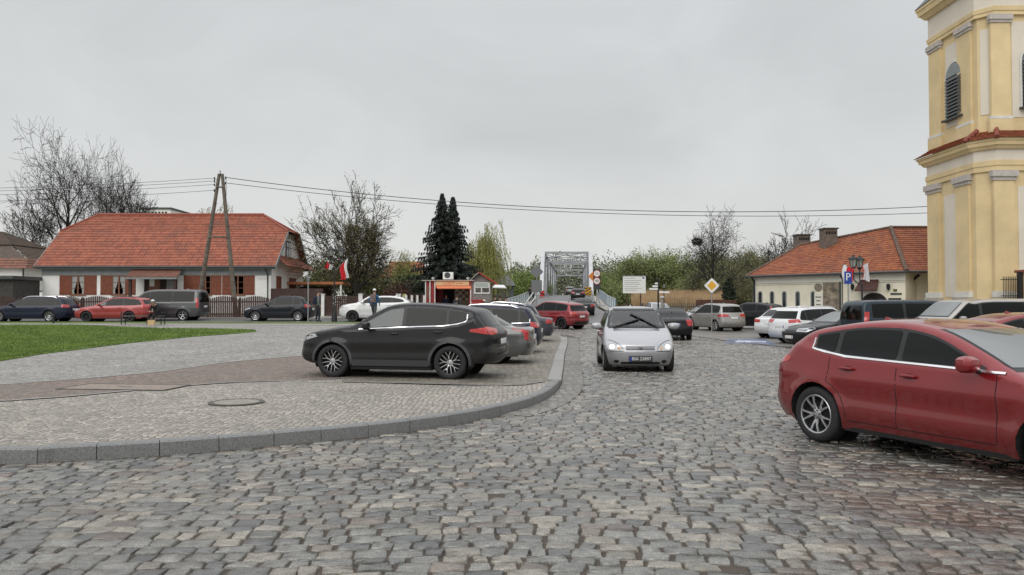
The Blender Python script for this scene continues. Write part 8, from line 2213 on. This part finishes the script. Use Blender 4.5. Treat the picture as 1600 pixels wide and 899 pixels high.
person('person in a grey jacket and brown cap standing beside the thin sign pole', 'stand', xs, ys, zs, R(115), cloth('grey_jacket', (.13, .145, .14)), cloth('dark_jeans', (.015, .018, .028)), cap=cloth('brown_cap', (.07, .045, .04)), height=1.78, wide=1.15)
backpack('dark navy backpack worn by the person in the grey jacket', xs, ys, zs, R(115), cloth('navy_bag', (.015, .02, .045)))
xs, ys = X(584.5, 41.5), 41.5; zs = plat(xs, ys) + .05
person('person in a bright blue jacket and white cap walking away behind the black crossover', 'walk', xs, ys, zs, R(170), cloth('blue_jacket', (.02, .10, .24)), cloth('slate_trousers', (.05, .055, .06)), cap=M['white_cloth'], height=1.80, wide=1.25)
backpack('grey and brown backpack on the person in the blue jacket', xs, ys, zs, R(170), cloth('greybrown_bag', (.16, .12, .11)), 1.03)
person('person in dark clothes standing at the kiosk counter', 'stand', X(714, 48), 47.9, .5, R(165), cloth('dark_coat', (.02, .018, .022)), cloth('dark_leg', (.012, .012, .014)), height=1.72)
person('person in a dark blue top standing inside the kiosk opening', 'stand', X(697, 49.9), 49.9, .62, R(10), cloth('navy_top', (.012, .02, .06)), cloth('dark_leg2', (.012, .012, .014)), height=1.7)
for px, yy_, rz_, lab, c_ in ((773.5, 51.4, 150, 'person in dark clothes under the left side of the white canopy', (.02, .018, .018)), (781.5, 51.0, 200, 'person in a dark jacket under the right side of the white canopy', (.03, .028, .026)), (790.5, 50.3, 185, 'person in a dark coat standing just right of the white canopy', (.018, .014, .013))):
    x_ = X(px, yy_); person(lab, 'stand', x_, yy_, G(x_, yy_) + .13, R(rz_), cloth('dark_top', c_), cloth('dark_bottom', (.014, .014, .016)), height=1.78, wide=1.1, group='people beside the hut')
for px, yy_, lab in ((828.5, 88, 'person in black standing by the left railing before the bridge'), (833, 89, 'person in a dark grey coat walking beside the left bridge railing')):
    x_ = X(px, yy_); person(lab, 'stand', x_, yy_, G(x_, yy_) + .1, R(200 if px < 830 else 30), cloth('black_top', (.02, .02, .022) if px < 830 else (.05, .05, .05)), cloth('black_leg', (.014, .014, .016)), height=1.78, group='people walking by the bridge')
dr = aw.root
for yy_, lab, c_ in ((.36, 'driver in a dark top behind the windscreen of the silver compact', (.04, .04, .05)), (-.36, 'passenger with grey hair in a pale top in the silver compact', (.30, .31, .32))):
    a = R(-93); wx = aw.root.location.x + (-.02) * math.cos(a) - yy_ * math.sin(a); wy = aw.root.location.y + (-.02) * math.sin(a) + yy_ * math.cos(a)
    person(lab, 'sit', wx, wy, aw.root.location.z + .02, R(-3), cloth('top', c_), cloth('leg', (.03, .03, .04)), sit_z=.56, height=1.68, hairm=mat('grey_hair', (.30, .28, .26), .8) if yy_ < 0 else None)
